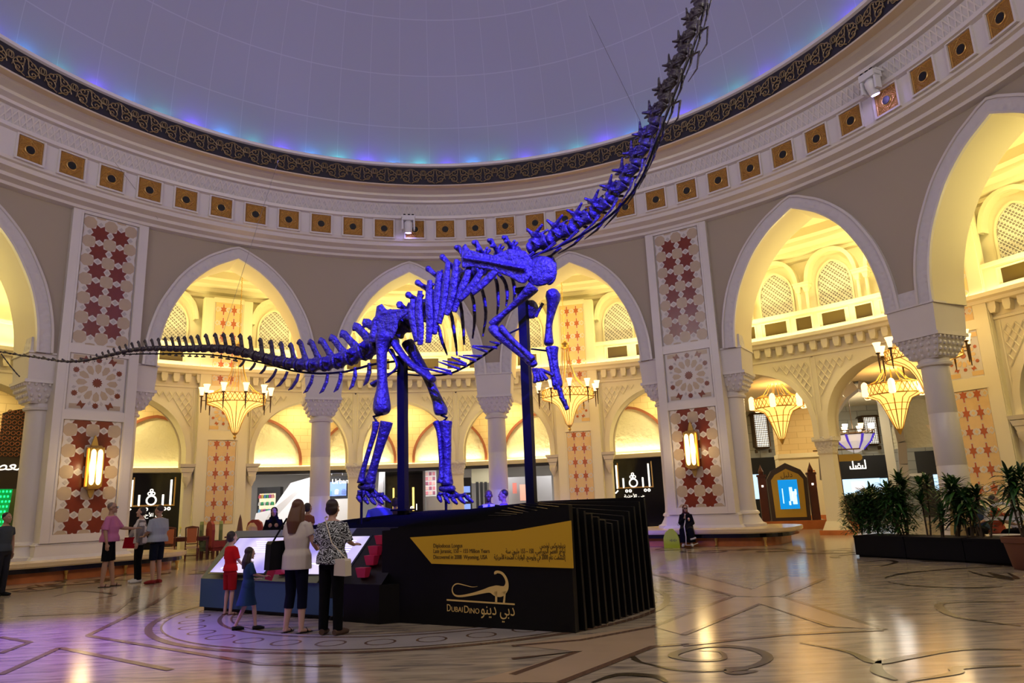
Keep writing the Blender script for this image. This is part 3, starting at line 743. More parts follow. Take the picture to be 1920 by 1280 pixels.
# ---- pilasters with honey coloured star panels
def star6(cx_, cz_, s):
    pts = star(cx_, cz_, 6, s, s*.56, 0); k = []
    for i, (x, z) in enumerate(pts):
        if i in (0, 6): 
            sg = 1 if i == 0 else -1
            k += [(cx_-sg*s*.16, cz_+sg*s*.85), (cx_-sg*s*.16, cz_+sg*s*1.35), (cx_+sg*s*.16, cz_+sg*s*1.35), (cx_+sg*s*.16, cz_+sg*s*.85)]
        else: k.append((x, z))
    return k
def tiles2(mb, w_, h_, rows, oz, s=.5, squash=.72):
    mb.box((0, 0, h_/2), (w_, .04, h_), 0); x0, x1 = -w_/2, w_/2
    def put(poly, yy, m):
        poly = clip(poly, x0, x1, 0, h_)
        if len(poly) > 2: mb.prism(poly, -.02, yy, m)
    mb.prism([(x0, 0), (x0, h_), (x1, h_), (x1, 0)], -.018, -.022, 1)
    for j in range(-1, rows+1):
        Z = oz+j*s*1.12
        for X in (-.20, .20):
            if 0 <= j < rows:
                ring_ = [(X+(x-X)*1.25, Z+(z-Z)*1.12) for x, z in star6(X, Z, .155)]
                put(ring_, -.026, 0); put([(X+(x-X)*squash*1.15, z) for x, z in star6(X, Z, .16)], -.03, 2)
        for X in (-.42, 0, .42):
            put([(X+.10*a, Z+.12*b) for a, b in ((0, 1), (1, 0), (0, -1), (-1, 0))], -.026, 0); put([(X+.06*a, Z+.07*b) for a, b in ((0, 1), (1, 0), (0, -1), (-1, 0))], -.03, 1)
def gallery_pilaster(az, label):
    g = atring('gallery_pilaster', az, R2-.1, 0, label=label, cat='pilaster', group='tiled pilasters of the gallery')
    m = MB(); m.box((0, 0, 4.98), (1.86, .32, 9.95))
    for s_ in (-1, 1): m.box((s_*.74, -.18, 5.2), (.34, .08, 9.5)); m.box((s_*.545, -.17, 5.2), (.07, .06, 9.5))
    for z, h in ((.45, 1.4), (4.5, .35), (6.27, .30), (9.9, .2)): m.box((0, -.18, z), (1.15, .07, h))
    m.box((0, -.02, .1), (2.2, .6, .2)); m.box((0, -.02, .3), (2.05, .5, .2)); m.build('pilaster_body', creamw, g)
    for z0, h, rows, oz in ((6.42, 3.38, 6, .3), (1.18, 3.12, 6, .2)):
        t = MB(); tiles2(t, 1.0, h, rows, oz); o = t.build('star_panel', [tile_w, tile_y, tile_o], g); o.location = (0, -.17, z0)
    t = MB(); rosette(t, 1.0, 1.42); o = t.build('rosette_panel', [tile_w, tile_y, tile_o, tile_w], g); o.location = (0, -.17, 4.68)
    for s_ in (-1, 1):
        c = MB(); x = s_*1.17
        for (wd, z, h) in ((.56, 3.3, .12), (.46, 3.12, .16), (.34, 2.95, .16)): c.taper((x, .02, z), (wd-.08, wd-.1), (wd, wd-.02), h)
        c.lathe([(.001, 2.55), (.05, 2.6), (.09, 2.7), (.15, 2.8), (.17, 2.95)], (x, -.02, 0), 12); c.build('corbel', creamw, g, smooth=30)
    return g
for p, l in ((PANELS[1], 'cream pilaster with rust star panels behind the left chandelier'), (PANELS[2], 'cream pilaster with rust star panels behind the chandelier right of the forelegs'), (PANELS[3], 'cream pilaster with rust star panels at the right, behind the marble column')):
    gallery_pilaster(p, l)
def small_pillar(az, label):
    g = atring('gallery_pillar', az, R2+.35, 0, label=label, cat='pillar', group='slender pillars of the gallery')
    m = MB(); m.box((0, 0, .08), (.95, .95, .16)); m.build('plinth', orange, g)
    m = MB(); m.taper((0, 0, .16), (.78, .78), (.56, .56), .3); m.taper((0, 0, .46), (.52, .52), (.48, .48), 2.3); m.taper((0, 0, 2.76), (.48, .48), (.56, .56), .06); m.build('shaft', creamw, g)
    m = MB(); m.taper((0, 0, 2.82), (.5, .5), (.56, .56), .18); m.taper((0, 0, 3.0), (.56, .56), (.66, .66), .25); m.box((0, 0, 3.32), (.74, .80, .15))
    for i in range(4):
        for (x, y) in ((-.21+.14*i, -.3), (-.3, -.21+.14*i), (.3, -.21+.14*i)): m.ell((x, y, 3.12), (.045, .045, .07), 6)
    m.build('capital', carved2, g); return g
for p, o_, l in ((PANELS[1], 5.22, 'slender cream pillar behind the near hind leg'), (PANELS[1], 9.47, 'slender cream pillar right of the far hind leg'),
                 (PANELS[2], 5.22, 'slender cream pillar mostly hidden by the right tiled pier'), (PANELS[2], 9.47, 'slender cream pillar between the golden kiosk and the street lamp')):
    small_pillar(p+o_/R2, l)
# ---- chandeliers
gl_in = mat('amber_bowl_glass', (.9, .62, .25), .5, emit=(1, .55, .13), es=1.6)
gl_sh = mat('frosted_lamp_shade', (1, .8, .55), .5, emit=(1, .62, .28), es=2.6); gl_fl = mat('lamp_bulb', (1, 1, 1), .5, emit=(1, .85, .6), es=16)
def chandelier():
    r = empty('chandelier'); RR = 1.0
    m = MB(); nseg = 40
    for z in (0, .3): m.tube([(RR*math.cos(2*PI*i/nseg), RR*math.sin(2*PI*i/nseg), z) for i in range(nseg+1)], .022, 5, cap=False)
    for i in range(nseg*1):
        a, b = 2*PI*i/nseg, 2*PI*(i+1)/nseg
        for (p_, q_) in ((a, b), (b, a)): m.tube([(RR*math.cos(p_), RR*math.sin(p_), .02), (RR*math.cos(q_), RR*math.sin(q_), .28)], .011, 4, cap=False)
    m.build('lattice_band', brass, r)
    m = MB(); m.lathe([(RR-.02, .02), (RR-.02, .27)], (0, 0, 0), 40); m.build('amber_band', gl_in, r)
    prof = [(.97, 0), (.80, -.06), (.60, -.14), (.42, -.28), (.30, -.48), (.20, -.74), (.13, -.98), (.07, -1.08)]
    m = MB(); m.lathe([(a*.985, b) for a, b in prof], (0, 0, 0), 40); m.build('glass_bowl', gl_in, r, smooth=50)
    m = MB()
    for k in range(16): a = 2*PI*k/16; m.tube([(x*math.cos(a), x*math.sin(a), z) for x, z in prof], .013, 4, cap=False)
    m.lathe([(.001, -1.30), (.03, -1.27), (.06, -1.2), (.03, -1.14), (.08, -1.1), (.09, -1.05), (.05, -1.0)], (0, 0, 0), 12); m.build('bowl_ribs', brass, r)
    m = MB(); up = [(.96, .28), (.62, .5), (.36, .82), (.22, 1.25), (.15, 1.75), (.13, 2.0)]
    for k in range(12): a = 2*PI*(k+.5)/12; m.tube([(x*math.cos(a), x*math.sin(a), z) for x, z in up], .012, 4, cap=False)
    m.lathe([(.13, 1.98), (.17, 2.02), (.14, 2.12), (.17, 2.2), (.08, 2.24), (.02, 2.32)], (0, 0, 0), 14); m.build('hanging_stays', brass, r)
    m = MB()
    for k in range(34): m.tube([(0.02*(k % 2), .02*((k+1) % 2), 2.3+k*.085), (-0.02*(k % 2), -.02*((k+1) % 2), 2.3+k*.085+.085)], .014, 4)
    m.lathe([(.02, 5.12), (.10, 5.2), (.16, 5.26)], (0, 0, 0), 14); m.build('chain', brass, r)
    for k in range(10):
        a = 2*PI*(k+.5)/10; x, y = 1.18*math.cos(a), 1.18*math.sin(a)
        m = MB(); m.tube([(x, y, -.32), (x, y, -.05), (x, y, .26)], [.012, .025, .03], 6); m.tube([(.99*math.cos(a), .99*math.sin(a), .12), (x, y, .12)], .014, 5); m.lathe([(.02, .24), (.07, .27), (.06, .3)], (x, y, 0), 10)
        o = m.build('lamp_arm', bronze, r)
        m = MB(); m.lathe([(.045, .29), (.06, .36), (.085, .50), (.12, .60)], (x, y, 0), 12); m.build('lamp_shade', gl_sh, o, smooth=50)
        m = MB(); m.ell((x, y, .40), (.035, .035, .07), 8); m.build('bulb', gl_fl, o)
    return r
def place_ch(o, loc, label, cl=55):
    o.location = loc; tag(o, label, 'chandelier', 'brass chandeliers'); light('chandelier_light', 'POINT', Vector(loc)+Vector((0, 0, .55)), cl, (1, .72, .36), shadow_soft_size=.8)
ch0 = chandelier(); place_ch(ch0, P(-.5575, 16.0, 5.42), 'brass chandelier hanging in the left arch, in front of a tiled pilaster')
place_ch(copy_tree(ch0), P(.2368, 16.0, 5.42), 'brass chandelier right behind the raised forefoot')
place_ch(copy_tree(ch0), P(1.0216, 16.0, 5.15), 'upper right chandelier half hidden behind the marble column')
def basket_chandelier():                                   # deeper woven baskets hanging in the corridor
    r = empty('basket_chandelier'); R_ = 1.1; m = MB(); n = 36
    for z in (0, .42): m.tube([(R_*math.cos(2*PI*i/n), R_*math.sin(2*PI*i/n), z) for i in range(n+1)], .03, 5, cap=False)
    for i in range(n):
        a, b = 2*PI*i/n, 2*PI*(i+1)/n
        for (p_, q_) in ((a, b), (b, a)): m.tube([(R_*math.cos(p_), R_*math.sin(p_), .02), (R_*math.cos(q_), R_*math.sin(q_), .4)], .016, 4, cap=False)
    m.build('lattice_band', brass, r)
    m = MB(); m.lathe([(R_-.02, .02), (R_-.02, .39)], (0, 0, 0), 36); m.build('amber_band', gl_in, r)
    prof = [(1.0, 0), (.82, -.08), (.62, -.16), (.50, -.36), (.40, -.62), (.28, -.95), (.16, -1.28), (.1, -1.4)]
    m = MB(); m.lathe([(a*.98, b) for a, b in prof], (0, 0, 0), 36); m.build('glass_bowl', gl_in, r, smooth=50)
    m = MB()
    for k in range(12): a = 2*PI*k/12; m.tube([(x*math.cos(a), x*math.sin(a), z) for x, z in prof], .02, 4, cap=False)
    for z, x in ((-.36, .51), (-.62, .41)): m.tube([(x*math.cos(2*PI*i/24), x*math.sin(2*PI*i/24), z) for i in range(25)], .014, 4, cap=False)
    m.lathe([(.001, -1.62), (.05, -1.55), (.09, -1.45), (.12, -1.38), (.08, -1.3)], (0, 0, 0), 12); m.build('bowl_ribs', brass, r)
    m = MB(); up = [(1.05, .42), (.6, .62), (.36, .95), (.2, 1.35), (.15, 1.6)]
    for k in range(12): a = 2*PI*k/12; m.tube([(x*math.cos(a), x*math.sin(a), z) for x, z in up], .014, 4, cap=False)
    m.lathe([(.15, 1.58), (.2, 1.64), (.1, 1.8), (.02, 1.9)], (0, 0, 0), 12); m.tube([(0, 0, 1.85), (0, 0, 2.35)], .02, 6); m.build('hanging_stays', brass, r)
    for k in range(6):
        a = 2*PI*k/6; x, y = 1.16*math.cos(a), 1.16*math.sin(a)
        m = MB(); m.lathe([(.1, -.04), (.13, .0), (.13, .42), (.1, .5), (.03, .56)], (x, y, 0), 10); m.build('lantern_tube', gl_sh, r, smooth=50)
    return r
bc = basket_chandelier(); place_ch(bc, P(.5965, 24.0, 5.2), 'woven brass basket chandelier left of the slender pillar', 90)
place_ch(copy_tree(bc), P(.795, 24.0, 5.2), 'woven brass basket chandelier left of the big marble column, hanging under the upper one', 90)
# ---- gallery light: warm lamps above the ledge
for p in PANELS[:-1]:
    for oc in (3.1, 7.35, 11.6):
        a = p+oc/R2
        if -1.35 < a < 1.75:
            light('gallery_lamp', 'AREA', P(a, R2-.9, 7.3), 85, WARM, P(a, R2-1.3, 11), shape='RECTANGLE', size=2.8, size_y=.3)
            light('gallery_downlight', 'AREA', P(a, 16.9, 10.5), 78, (1, .82, .38), P(a, 17.4, 0), shape='DISK', size=.8)
            if a < .45: light('passage_light', 'AREA', P(a, 20.0, 6.2), 75, (1, .83, .42), P(a, 20.3, 0), shape='DISK', size=.6)
# ============================================================ SHOP WALL BEHIND THE PASSAGE
ty = [(1.6, 3.38), (1.6, 3.8), (1.52, 4.2), (1.32, 4.62), (1.02, 4.97), (.68, 5.22), (.34, 5.38), (0, 5.45)]
TYP = archpath([(p.x, p.y) for p in beztab(ty, 2)])
SHC = [(2.73+4.14*n)/R3 for n in range(-6, 2)]
sw = MB()
sw.ring([(R3+.12, 3.38), (R3+.12, 6.35)], A0G, SHC[-1]+2.07/R3, 120, 0)
sw.build('wall_shops', sandstone, smooth=35, uv='cyl', kind='structure')
for i, c in enumerate(SHC):
    if i < 2: continue
    t = MB(); n = len(TYP); q0, q1 = TYP, offs(TYP, .11)
    vs = [P(c+x/R3, r, z) for path, r in ((q0, R3+.06), (q0, R3-.05), (q1, R3-.05), (q1, R3+.12)) for x, z in path]
    t.add(vs, [(a*n+b, a*n+b+1, (a+1)*n+b+1, (a+1)*n+b) for a in range(3) for b in range(n-1)], 0)
    T = Matrix.Translation(P(c, R3, 0)) @ Matrix.Rotation(-c, 4, 'Z')
    t.prism(TYP, .05, .1, 1, T)
    t.build('trim_tympanum', [mat('rust_trim', (.32, .10, .04), .5), mat('carved_foliage_stone', (.80, .72, .46), .6, bump=('noise', 5, 1.0))], kind='structure')
sl = MB(); sl.ring([(R3-.16, 3.47), (R3+.0, 3.47)], SHC[2]-.08, SHC[-1]+.085, 80, 0); sl.build('trim_shop_light', glow, kind='structure')
sl = MB(); sl.ring([(R3+.12, 3.24), (R3-.2, 3.26), (R3-.2, 3.42), (R3-.17, 3.44), (R3+.0, 3.38)], SHC[2]-.09, SHC[-1]+.09, 80, 0); sl.build('trim_shop_lintel', mat('beige_lintel', (.5, .42, .3), .5), kind='structure')
for c in SHC[3:]:
    light('tympanum_light', 'AREA', P(c, R3-.12, 3.55), 22, (1, .9, .55), P(c, R3+.05, 6), shape='RECTANGLE', size=2.8, size_y=.1)
# ============================================================ THE EXHIBIT: FIN STACK, CONSOLE, SIGN
PO = Vector((-1.56, 10.10, 0)); EX = Vector((.866, -.5, 0)); EY = Vector((.5, .866, 0)); PRZ = -PI/6
def onface(px, py, v=0.0):                 # pixel -> (u, z) on the vertical plane v of the plinth
    d = ray(px, py); o = Vector((0, 0, CAMH)); q = PO+EY*v
    t = (q-o).dot(EY)/d.dot(EY); p = o+d*t-PO
    return p.dot(EX), p.z
plinth = empty('fin_plinth', PO, PRZ, label='black display plinth built of upright fins under the skeleton', cat='plinth')
US = [-4.25, -2.6, -1.2, -.35, 1.0, 1.7, 2.5]
ZR = [(0, [1.08, 1.12, 1.16, 1.20, 1.27, 1.36, 1.46]), (.55, [1.10, 1.20, 1.22, 1.27, 1.36, 1.34, 1.33]), (1.1, [1.14, 1.28, 1.34, 1.36, 1.45, 1.30, 1.18]),
      (1.6, [1.18, 1.34, 1.42, 1.42, 1.50, 1.42, 1.34]), (2.1, [1.2, 1.36, 1.44, 1.44, 1.52, 1.52, 1.52])]
def ztop(v):
    for i in range(len(ZR)-1):
        a, b = ZR[i], ZR[i+1]
        if v <= b[0]+1e-6: t = (v-a[0])/(b[0]-a[0]); return [x*(1-t)+y*t for x, y in zip(a[1], b[1])]
    return ZR[-1][1]
fin_m = mat('black_fin_board', (.004, .004, .005), .36, spec=.25)
for k in range(13):
    v = k*.175; zt = ztop(v); sh = .18*v/2.1
    ul = -.42 if v < .8 else -4.25
    pts = [(u+ (sh if i == len(US)-1 else 0), z) for i, (u, z) in enumerate(zip(US, zt)) if u > ul-.01 or abs(u-ul) < .2]
    if ul == -.42: pts = [(-.42, zt[3])]+[q for q in pts if q[0] > -.3]
    poly = [(pts[0][0], 0.0)]+[(a, b) for a, b in pts]+[(pts[-1][0]+.03*(k > 0), 0.0)]
    m = MB(); m.prism(poly, v, v+.055 if k else .10); m.build('fin', fin_m, plinth)
m = MB(); m.slab([(-.3, .1), (2.25, .1), (2.4, 2.1), (-4.1, 2.1), (-4.1, 1.0), (-.3, 1.0)], 0, .95); m.build('core', mat('black_core', (.004, .004, .005), .6), plinth)
# yellow sign with its writing
sg = [onface(*p) for p in ((771, 1007), (957, 994.5), (961, 995), (1071.5, 975.5), (1076, 1064.6), (811.6, 1056))]
signm = mat('yellow_sign_board', (.62, .36, .012), .5)
m = MB(); m.prism(sg[::-1], -.03, -.004); sign = m.build('sign_board', signm, plinth)
ink = mat('dark_sign_ink', (.05, .03, .01), .5); goldink = mat('pale_gold_print', (.75, .52, .18), .5)
AR['ﻻ'] = 'FEFB FEFC'; AR['ﻷ'] = 'FEF7 FEF8'
def wid(x0, x1, y): return abs(onface(x1, y)[0]-onface(x0, y)[0])
for t, x1, py in (('Diplodocus Longus', 869, 1026), ('Late Jurassic, 150 – 155 Million Years', 920, 1036), ('Discovered in 2008  Wyoming, USA', 916, 1047)):
    u, z = onface(815, py); text('lettering', t, .074, ink, sign, (u, -.033, z), ext=.0015, fit=wid(815, x1, py))
for t, x0, py in (('ديبلودوكس لونجس', 1015, 1026), ('أواخر العصر الجوراسي، 150 – 155 مليون سنة', 951, 1036.5), ('إكتشفت عام 2008 في وايومنج، الوﻻيات المتحدة الأمريكية'.replace('لأ', 'ﻷ'), 929, 1048)):
    u, z = onface(1062.5, py); text('lettering', arabic(t), .08, ink, sign, (u, -.033, z), align='RIGHT', ext=.0015, fit=wid(x0, 1062.5, py))
# gold emblem on the black front
def cpx(x, y): return onface(740+x/3.84, 900+y/3.84)
m = MB()
def ribbon(mb, pts, y=-.012):
    c = [Vector(cpx(x, yy)) for x, yy, r in pts]; R_ = [r/3.84*.0069 for x, yy, r in pts]; k = len(c); c2 = []; r2 = []
    cc = beztab([(p.x, p.y, r) for p, r in zip(c, R_)], 5); k = len(cc); L_, Rr = [], []
    for i in range(k):
        d = Vector((cc[min(i+1, k-1)].x-cc[max(i-1, 0)].x, cc[min(i+1, k-1)].y-cc[max(i-1, 0)].y)); d.normalize(); n = Vector((-d.y, d.x))
        L_.append((cc[i].x+n.x*cc[i].z, cc[i].y+n.y*cc[i].z)); Rr.append((cc[i].x-n.x*cc[i].z, cc[i].y-n.y*cc[i].z))
    vs = [(a, y, b) for a, b in L_]+[(a, y, b) for a, b in Rr]
    mb.add(vs, [(i, i+1, k+i+1, k+i) for i in range(k-1)])
ribbon(m, [(722, 676, 3), (728, 666, 10), (745, 659, 9), (775, 668, 9), (800, 698, 10), (812, 738, 12), (802, 778, 22), (768, 798, 36), (730, 795, 36), (690, 788, 20), (640, 800, 13), (560, 820, 9), (480, 833, 7), (437, 826, 6), (419, 797, 5), (425, 762, 4), (455, 744, 4), (510, 755, 3), (560, 767, 2), (600, 764, 1)])
ribbon(m, [(728, 800, 14), (734, 830, 9), (734, 876, 9)]); ribbon(m, [(790, 800, 16), (795, 830, 8), (790, 882, 8)])
a, b, c, d = cpx(378, 854), cpx(868, 886), cpx(868, 898), cpx(378, 866); m.add([(q[0], -.012, q[1]) for q in (a, b, c, d)], [(3, 2, 1, 0)])
m.build('gold_emblem', goldink, plinth)
for t, x0, x1, py, sz in (('D', 838.5, 845.5, 1145, .125), ('UBAI', 847, 868, 1146, .09), ('D', 870.5, 879, 1148, .125), ('INO', 880.5, 899, 1149, .09)):
    u, z = onface(x0, py); text('lettering', t, sz, goldink, plinth, (u, -.012, z), ext=.002, fit=wid(x0, x1, py))
u5, z5 = onface(967, 1154); text('lettering', arabic('دبي دينو'), .20, goldink, plinth, (u5, -.012, z5), align='RIGHT', ext=.002, fit=wid(904, 967, 1154))
# ---- touch screen console in front of the fins
con = empty('console', PO, PRZ, label='slanted grey touch-screen console with a blue foot, where the visitors stand', cat='console')
blue = mat('blue_board', (.03, .08, .165), .5); grn = mat('grey_green_top', (.135, .15, .09), .5)
m = MB(); m.slab([(-4.30, .02), (-1.0, -.14), (-1.0, .72), (-4.30, .72)], .06, .50); m.slab([(-4.26, .08), (-1.0, -.08), (-1.0, .7), (-4.26, .7)], 0, .06, 1); m.build('blue_foot', [blue, black], con, label='blue foot of the console')
m = MB(); m.slab([(-1.0, -.14), (-.30, -.2), (-.02, .1), (-.3, .72), (-1.0, .72)], 0, .50); m.build('black_end', fin_m, con, label='black right end of the console')
def slope(mb, u0, u1, mm):
    mb.add([(u0, -.14 if u0 > -4 else .02, .5), (u1, -.16, .5), (u1, .66, 1.22), (u0, .66, 1.22), (u0, .74, .5), (u1, .74, .5), (u0, .74, 1.22), (u1, .74, 1.22)], [(0, 1, 2, 3), (3, 2, 7, 6), (4, 6, 7, 5), (0, 3, 6, 4), (1, 5, 7, 2)], mm)
m = MB(); slope(m, -4.30, -1.5, 0); m.build('sloping_top', grn, con)
m = MB(); slope(m, -1.5, -.3, 0); m.build('sloping_top', fin_m, con, label='black sloping end')
sd = Vector((0, .80, .72)).normalized(); sn = Vector((0, -.72, .80)).normalized()
TS = Matrix(((1, 0, 0, 0), (0, sd.y, sn.y, -.14), (0, sd.z, sn.z, .5), (0, 0, 0, 1)))       # local: x along, y up the slope, z off the slope
def screenmat(name, c0, c1):
    m = mat(name, (.02, .02, .03), .15, emit=(.6, .55, 1), es=1); N = m.node_tree.nodes; L = m.node_tree.links; b = N['Principled BSDF']
    tc = N.new('ShaderNodeTexCoord'); n = N.new('ShaderNodeTexNoise'); n.inputs['Scale'].default_value = 1.6; n.inputs['Detail'].default_value = 1; L.new(tc.outputs['Object'], n.inputs['Vector'])
    r = N.new('ShaderNodeValToRGB'); r.color_ramp.elements[0].position = .35; r.color_ramp.elements[0].color = (*c0, 1); r.color_ramp.elements[1].position = .62; r.color_ramp.elements[1].color = (*c1, 1)
    L.new(n.outputs['Fac'], r.inputs['Fac']); L.new(r.outputs['Color'], b.inputs['Emission Color']); b.inputs['Emission Strength'].default_value = 1.0
    return m
scr = screenmat('lilac_screen', (.36, .30, .85), (.85, .74, 1)); scw = mat('screen_white', (1, 1, 1), .5, emit=(.95, .95, 1), es=1.3)
for (u0, u1, cc) in ((-4.0, -2.75, 1), (-2.35, -1.1, 2)):
    m = MB(); m.box(((u0+u1)/2, .52, .004), (u1-u0+.08, .80, .012), 0, TS); fr_ = m.build('screen', blackgloss, con, label='glowing lilac touch screen')
    m = MB(); m.box(((u0+u1)/2, .52, .012), (u1-u0, .74, .01), 0, TS); m.build('display', scr, fr_)
    m = MB()
    for i in range(6): w_ = .55-.05*(i % 3); m.box((u1-.2-w_/2, .80-.045*i, .019), (w_, .013, .002), 0, TS)
    m.tube([TS @ Vector((u0+.2+.1*i, .22+.12*math.sin(i*.5), .02)) for i in range(10)], .008, 4)
    m.build('screen_graphics', scw, fr_)
pink = mat('magenta_cup', (.36, .012, .05), .35, emit=(.8, .02, .08), es=.04)
for px, py in ((716, 1011), (704, 1031), (697, 1049), (681, 1072), (525, 1067)):
    d_ = ray(px, py); o_ = Vector((0, 0, CAMH))-PO; ol = Vector((o_.dot(EX), o_.dot(EY), o_.z)); dl = Vector((d_.dot(EX), d_.dot(EY), d_.z))
    n_ = Vector((0, -.72, .80)).normalized(); q0 = Vector((0, -.14, .5))+n_*.08; t = (q0-ol).dot(n_)/dl.dot(n_); p_ = ol+dl*t
    m = MB(); m.taper((p_.x, p_.y, p_.z-.07), (.13, .09), (.19, .12), .13); m.box((p_.x, p_.y+.06, p_.z-.02), (.05, .08, .05), 0); m.build('cup', pink, con, label='glowing magenta cup')
# ============================================================ THE SKELETON
DP0 = Vector((-.6, 11.5, 0)); DU = Vector((math.cos(.4), -math.sin(.4), 0)); DN = Vector((-math.sin(.4), -math.cos(.4), 0))
def dp(px, py, off=0.0):
    d = ray(px, py); o = Vector((0, 0, CAMH)); q = DP0+DN*off
    return o+d*((q-o).dot(DN)/d.dot(DN))
UP = .0092                                   # metres per photograph pixel at the skeleton
bone = mat('dark_fossil_bone', (.028, .019, .036), .42, bump=('noise', 13, .9), var=(5, .55)); blackst = mat('black_armature', (.0025, .0025, .003), .5, spec=.15)  # bone colour mottled lighter and darker to imitate uneven shading
sk = empty('dinosaur_skeleton', (-1.0, 11.7, 0), label='long-necked dinosaur skeleton rearing on the fin plinth, lit deep blue', cat='skeleton')
SKI = Matrix.Translation((1.0, -11.7, 0))
def bn(name, m, vox=.02, it=2, mt=None, **kw):
    for i, v in enumerate(m.v): m.v[i] = (v[0]+1.0, v[1]-11.7, v[2])
    o = m.build(name, mt or bone, sk, **kw)
    if vox: bake(o, vox, it)
    return o
def chain(pts, off, n=10, flat=1.0, mb=None, up=None):    # pts: (px, py, radius in px)
    mb = mb or MB(); P3 = [dp(x, y, off) for x, y, r in pts]; c = beztab([(*p, r*UP) for p, (x, y, r) in zip(P3, pts)], 4)
    mb.tube([Vector(p[:3]) for p in c], [max(.004, p[3]) for p in c], n, flat=flat, up=up)
    return mb
def plate(poly, off, th, mb=None):                        # flat bone from a pixel outline
    mb = mb or MB(); a = [dp(x, y, off+th/2) for x, y in poly]; b = [dp(x, y, off-th/2) for x, y in poly]; n = len(poly)
    c1 = sum(a, Vector())/n; c2 = sum(b, Vector())/n; ia = 2*n; mb.add(a+b+[c1, c2], [(i, (i+1) % n, ia) for i in range(n)]+[(n+(i+1) % n, n+i, ia+1) for i in range(n)]+[(i, n+i, n+(i+1) % n, (i+1) % n) for i in range(n)])
    return mb
# vertebral column, from the hips back along the tail
TC = beztab([(738, 628, 25), (712, 646, 24), (680, 660, 21), (645, 674, 19), (600, 684, 17), (560, 684, 15), (520, 677, 13.5), (480, 667, 12.5), (440, 657, 11.5), (400, 653, 10.5), (350, 654, 9), (300, 653, 7.5), (250, 656, 6), (205, 666, 5), (165, 675, 3.6)], 8)
def atlen(C_, step):
    out = []; acc = 0; prev = C_[0]; nxt = 0.0
    for p in C_:
        acc += math.hypot(p[0]-prev[0], p[1]-prev[1]); prev = p
        if acc >= nxt: out.append(p); nxt = acc+(step(p) if callable(step) else step)
    return out
tv = atlen(TC, lambda p: max(10.5, p[2]*1.25)); NTV = len(tv)
for i in range(NTV-1):
    a, b = tv[i], tv[i+1]; A, B = dp(a[0], a[1]), dp(b[0], b[1]); L_ = (B-A); d_ = L_.normalized(); m = MB(); r = a[2]*UP*.8
    m.tube([A+L_*t for t in (.04, .14, .3, .5, .7, .86, .96)], [r*1.0, r*1.12, r*.86, r*.76, r*.82, r*1.05, r*.95], 14)
    up = (DN.cross(d_)); up = up if up.z > 0 else -up; f = i/NTV
    h = (38 if i < 7 else 30)*(1-f)**.8*UP + .02
    back = d_*(.62*h); base = A+L_*.5+up*r*.7
    m.tube([base, base+up*(h*.5)+back*.45, base+up*h+back*.9, base+up*h*1.12+back*1.25], [r*.6, r*.38+.014, r*.40+.014, r*.46+.012], 8, flat=.5, up=d_)
    if i < 16:
        for s_ in (-1, 1): m.tube([A+L_*.5, A+L_*.5+DN*s_*(r*2.1*(1-i/20))+back*.2], [r*.5, r*.16], 6)
    bn('tail_vertebra', m, .016 if r > .09 else 0, 1)
    if 1 <= i:
        ln = (34 if i < 9 else 20)*(1-f)**.7*UP; m = MB(); q = A+L_*.9-up*r*1.35
        if i < 12: m.tube([q, q-up*ln*.5+d_*ln*.12, q-up*ln+d_*ln*.45, q-up*ln*1.15+d_*ln*.7], [.018+r*.12, r*.22+.012, r*.2+.01, .008], 7, flat=.5, up=d_)
        else: m.tube([q, q-up*ln*.5], .018*(1-f)+.006, 6); m.tube([q-up*ln*.5-d_*ln*.35, q-up*ln*.5+d_*ln*.4], .02*(1-f)+.006, 6)
        bn('chevron', m, 0)
wh = beztab([(165, 675, 3.4), (130, 678, 2.6), (100, 675, 2.4), (70, 670, 2.2), (40, 666, 2.0), (10, 661, 1.9), (-22, 655, 1.8), (-40, 648, 1.6)], 5); whs = atlen(wh, 13)
for i in range(len(whs)-1):
    a, b = whs[i], whs[i+1]; A, B = dp(a[0], a[1]), dp(b[0], b[1]); m = MB(); r = a[2]*UP
    m.tube([A+(B-A)*t for t in (.02, .15, .5, .85, .94)], [r*.8, r*1.35, r*.75, r*1.2, r*.8], 8)
    if i < 10: m.tube([A+(B-A)*.3, A+(B-A)*.75+Vector((0, 0, r*2.0))], r*.8, 5)
    bn('whip_vertebra', m, 0)
tip = [(2, 663), (8, 671), (14, 679), (20, 687), (26, 694), (31, 700), (37, 706)]
for i in range(len(tip)-1):
    A, B = dp(*tip[i], .3), dp(*tip[i+1], .3); m = MB(); m.tube([A+(B-A)*.05, A+(B-A)*.5, A+(B-A)*.92], [.016, .011, .015], 7); bn('tail_tip_bone', m, 0)
m = chain([(752, 676, 2.4), (700, 683, 2.4), (650, 696, 2.4), (600, 700, 2.3), (550, 695, 2.2), (500, 682, 2), (440, 671, 1.9), (380, 664, 1.8), (300, 663, 1.6), (230, 664, 1.4)], 0, 6); bn('tail_rail', m, 0, mt=blackst, label='black steel rail under the tail')
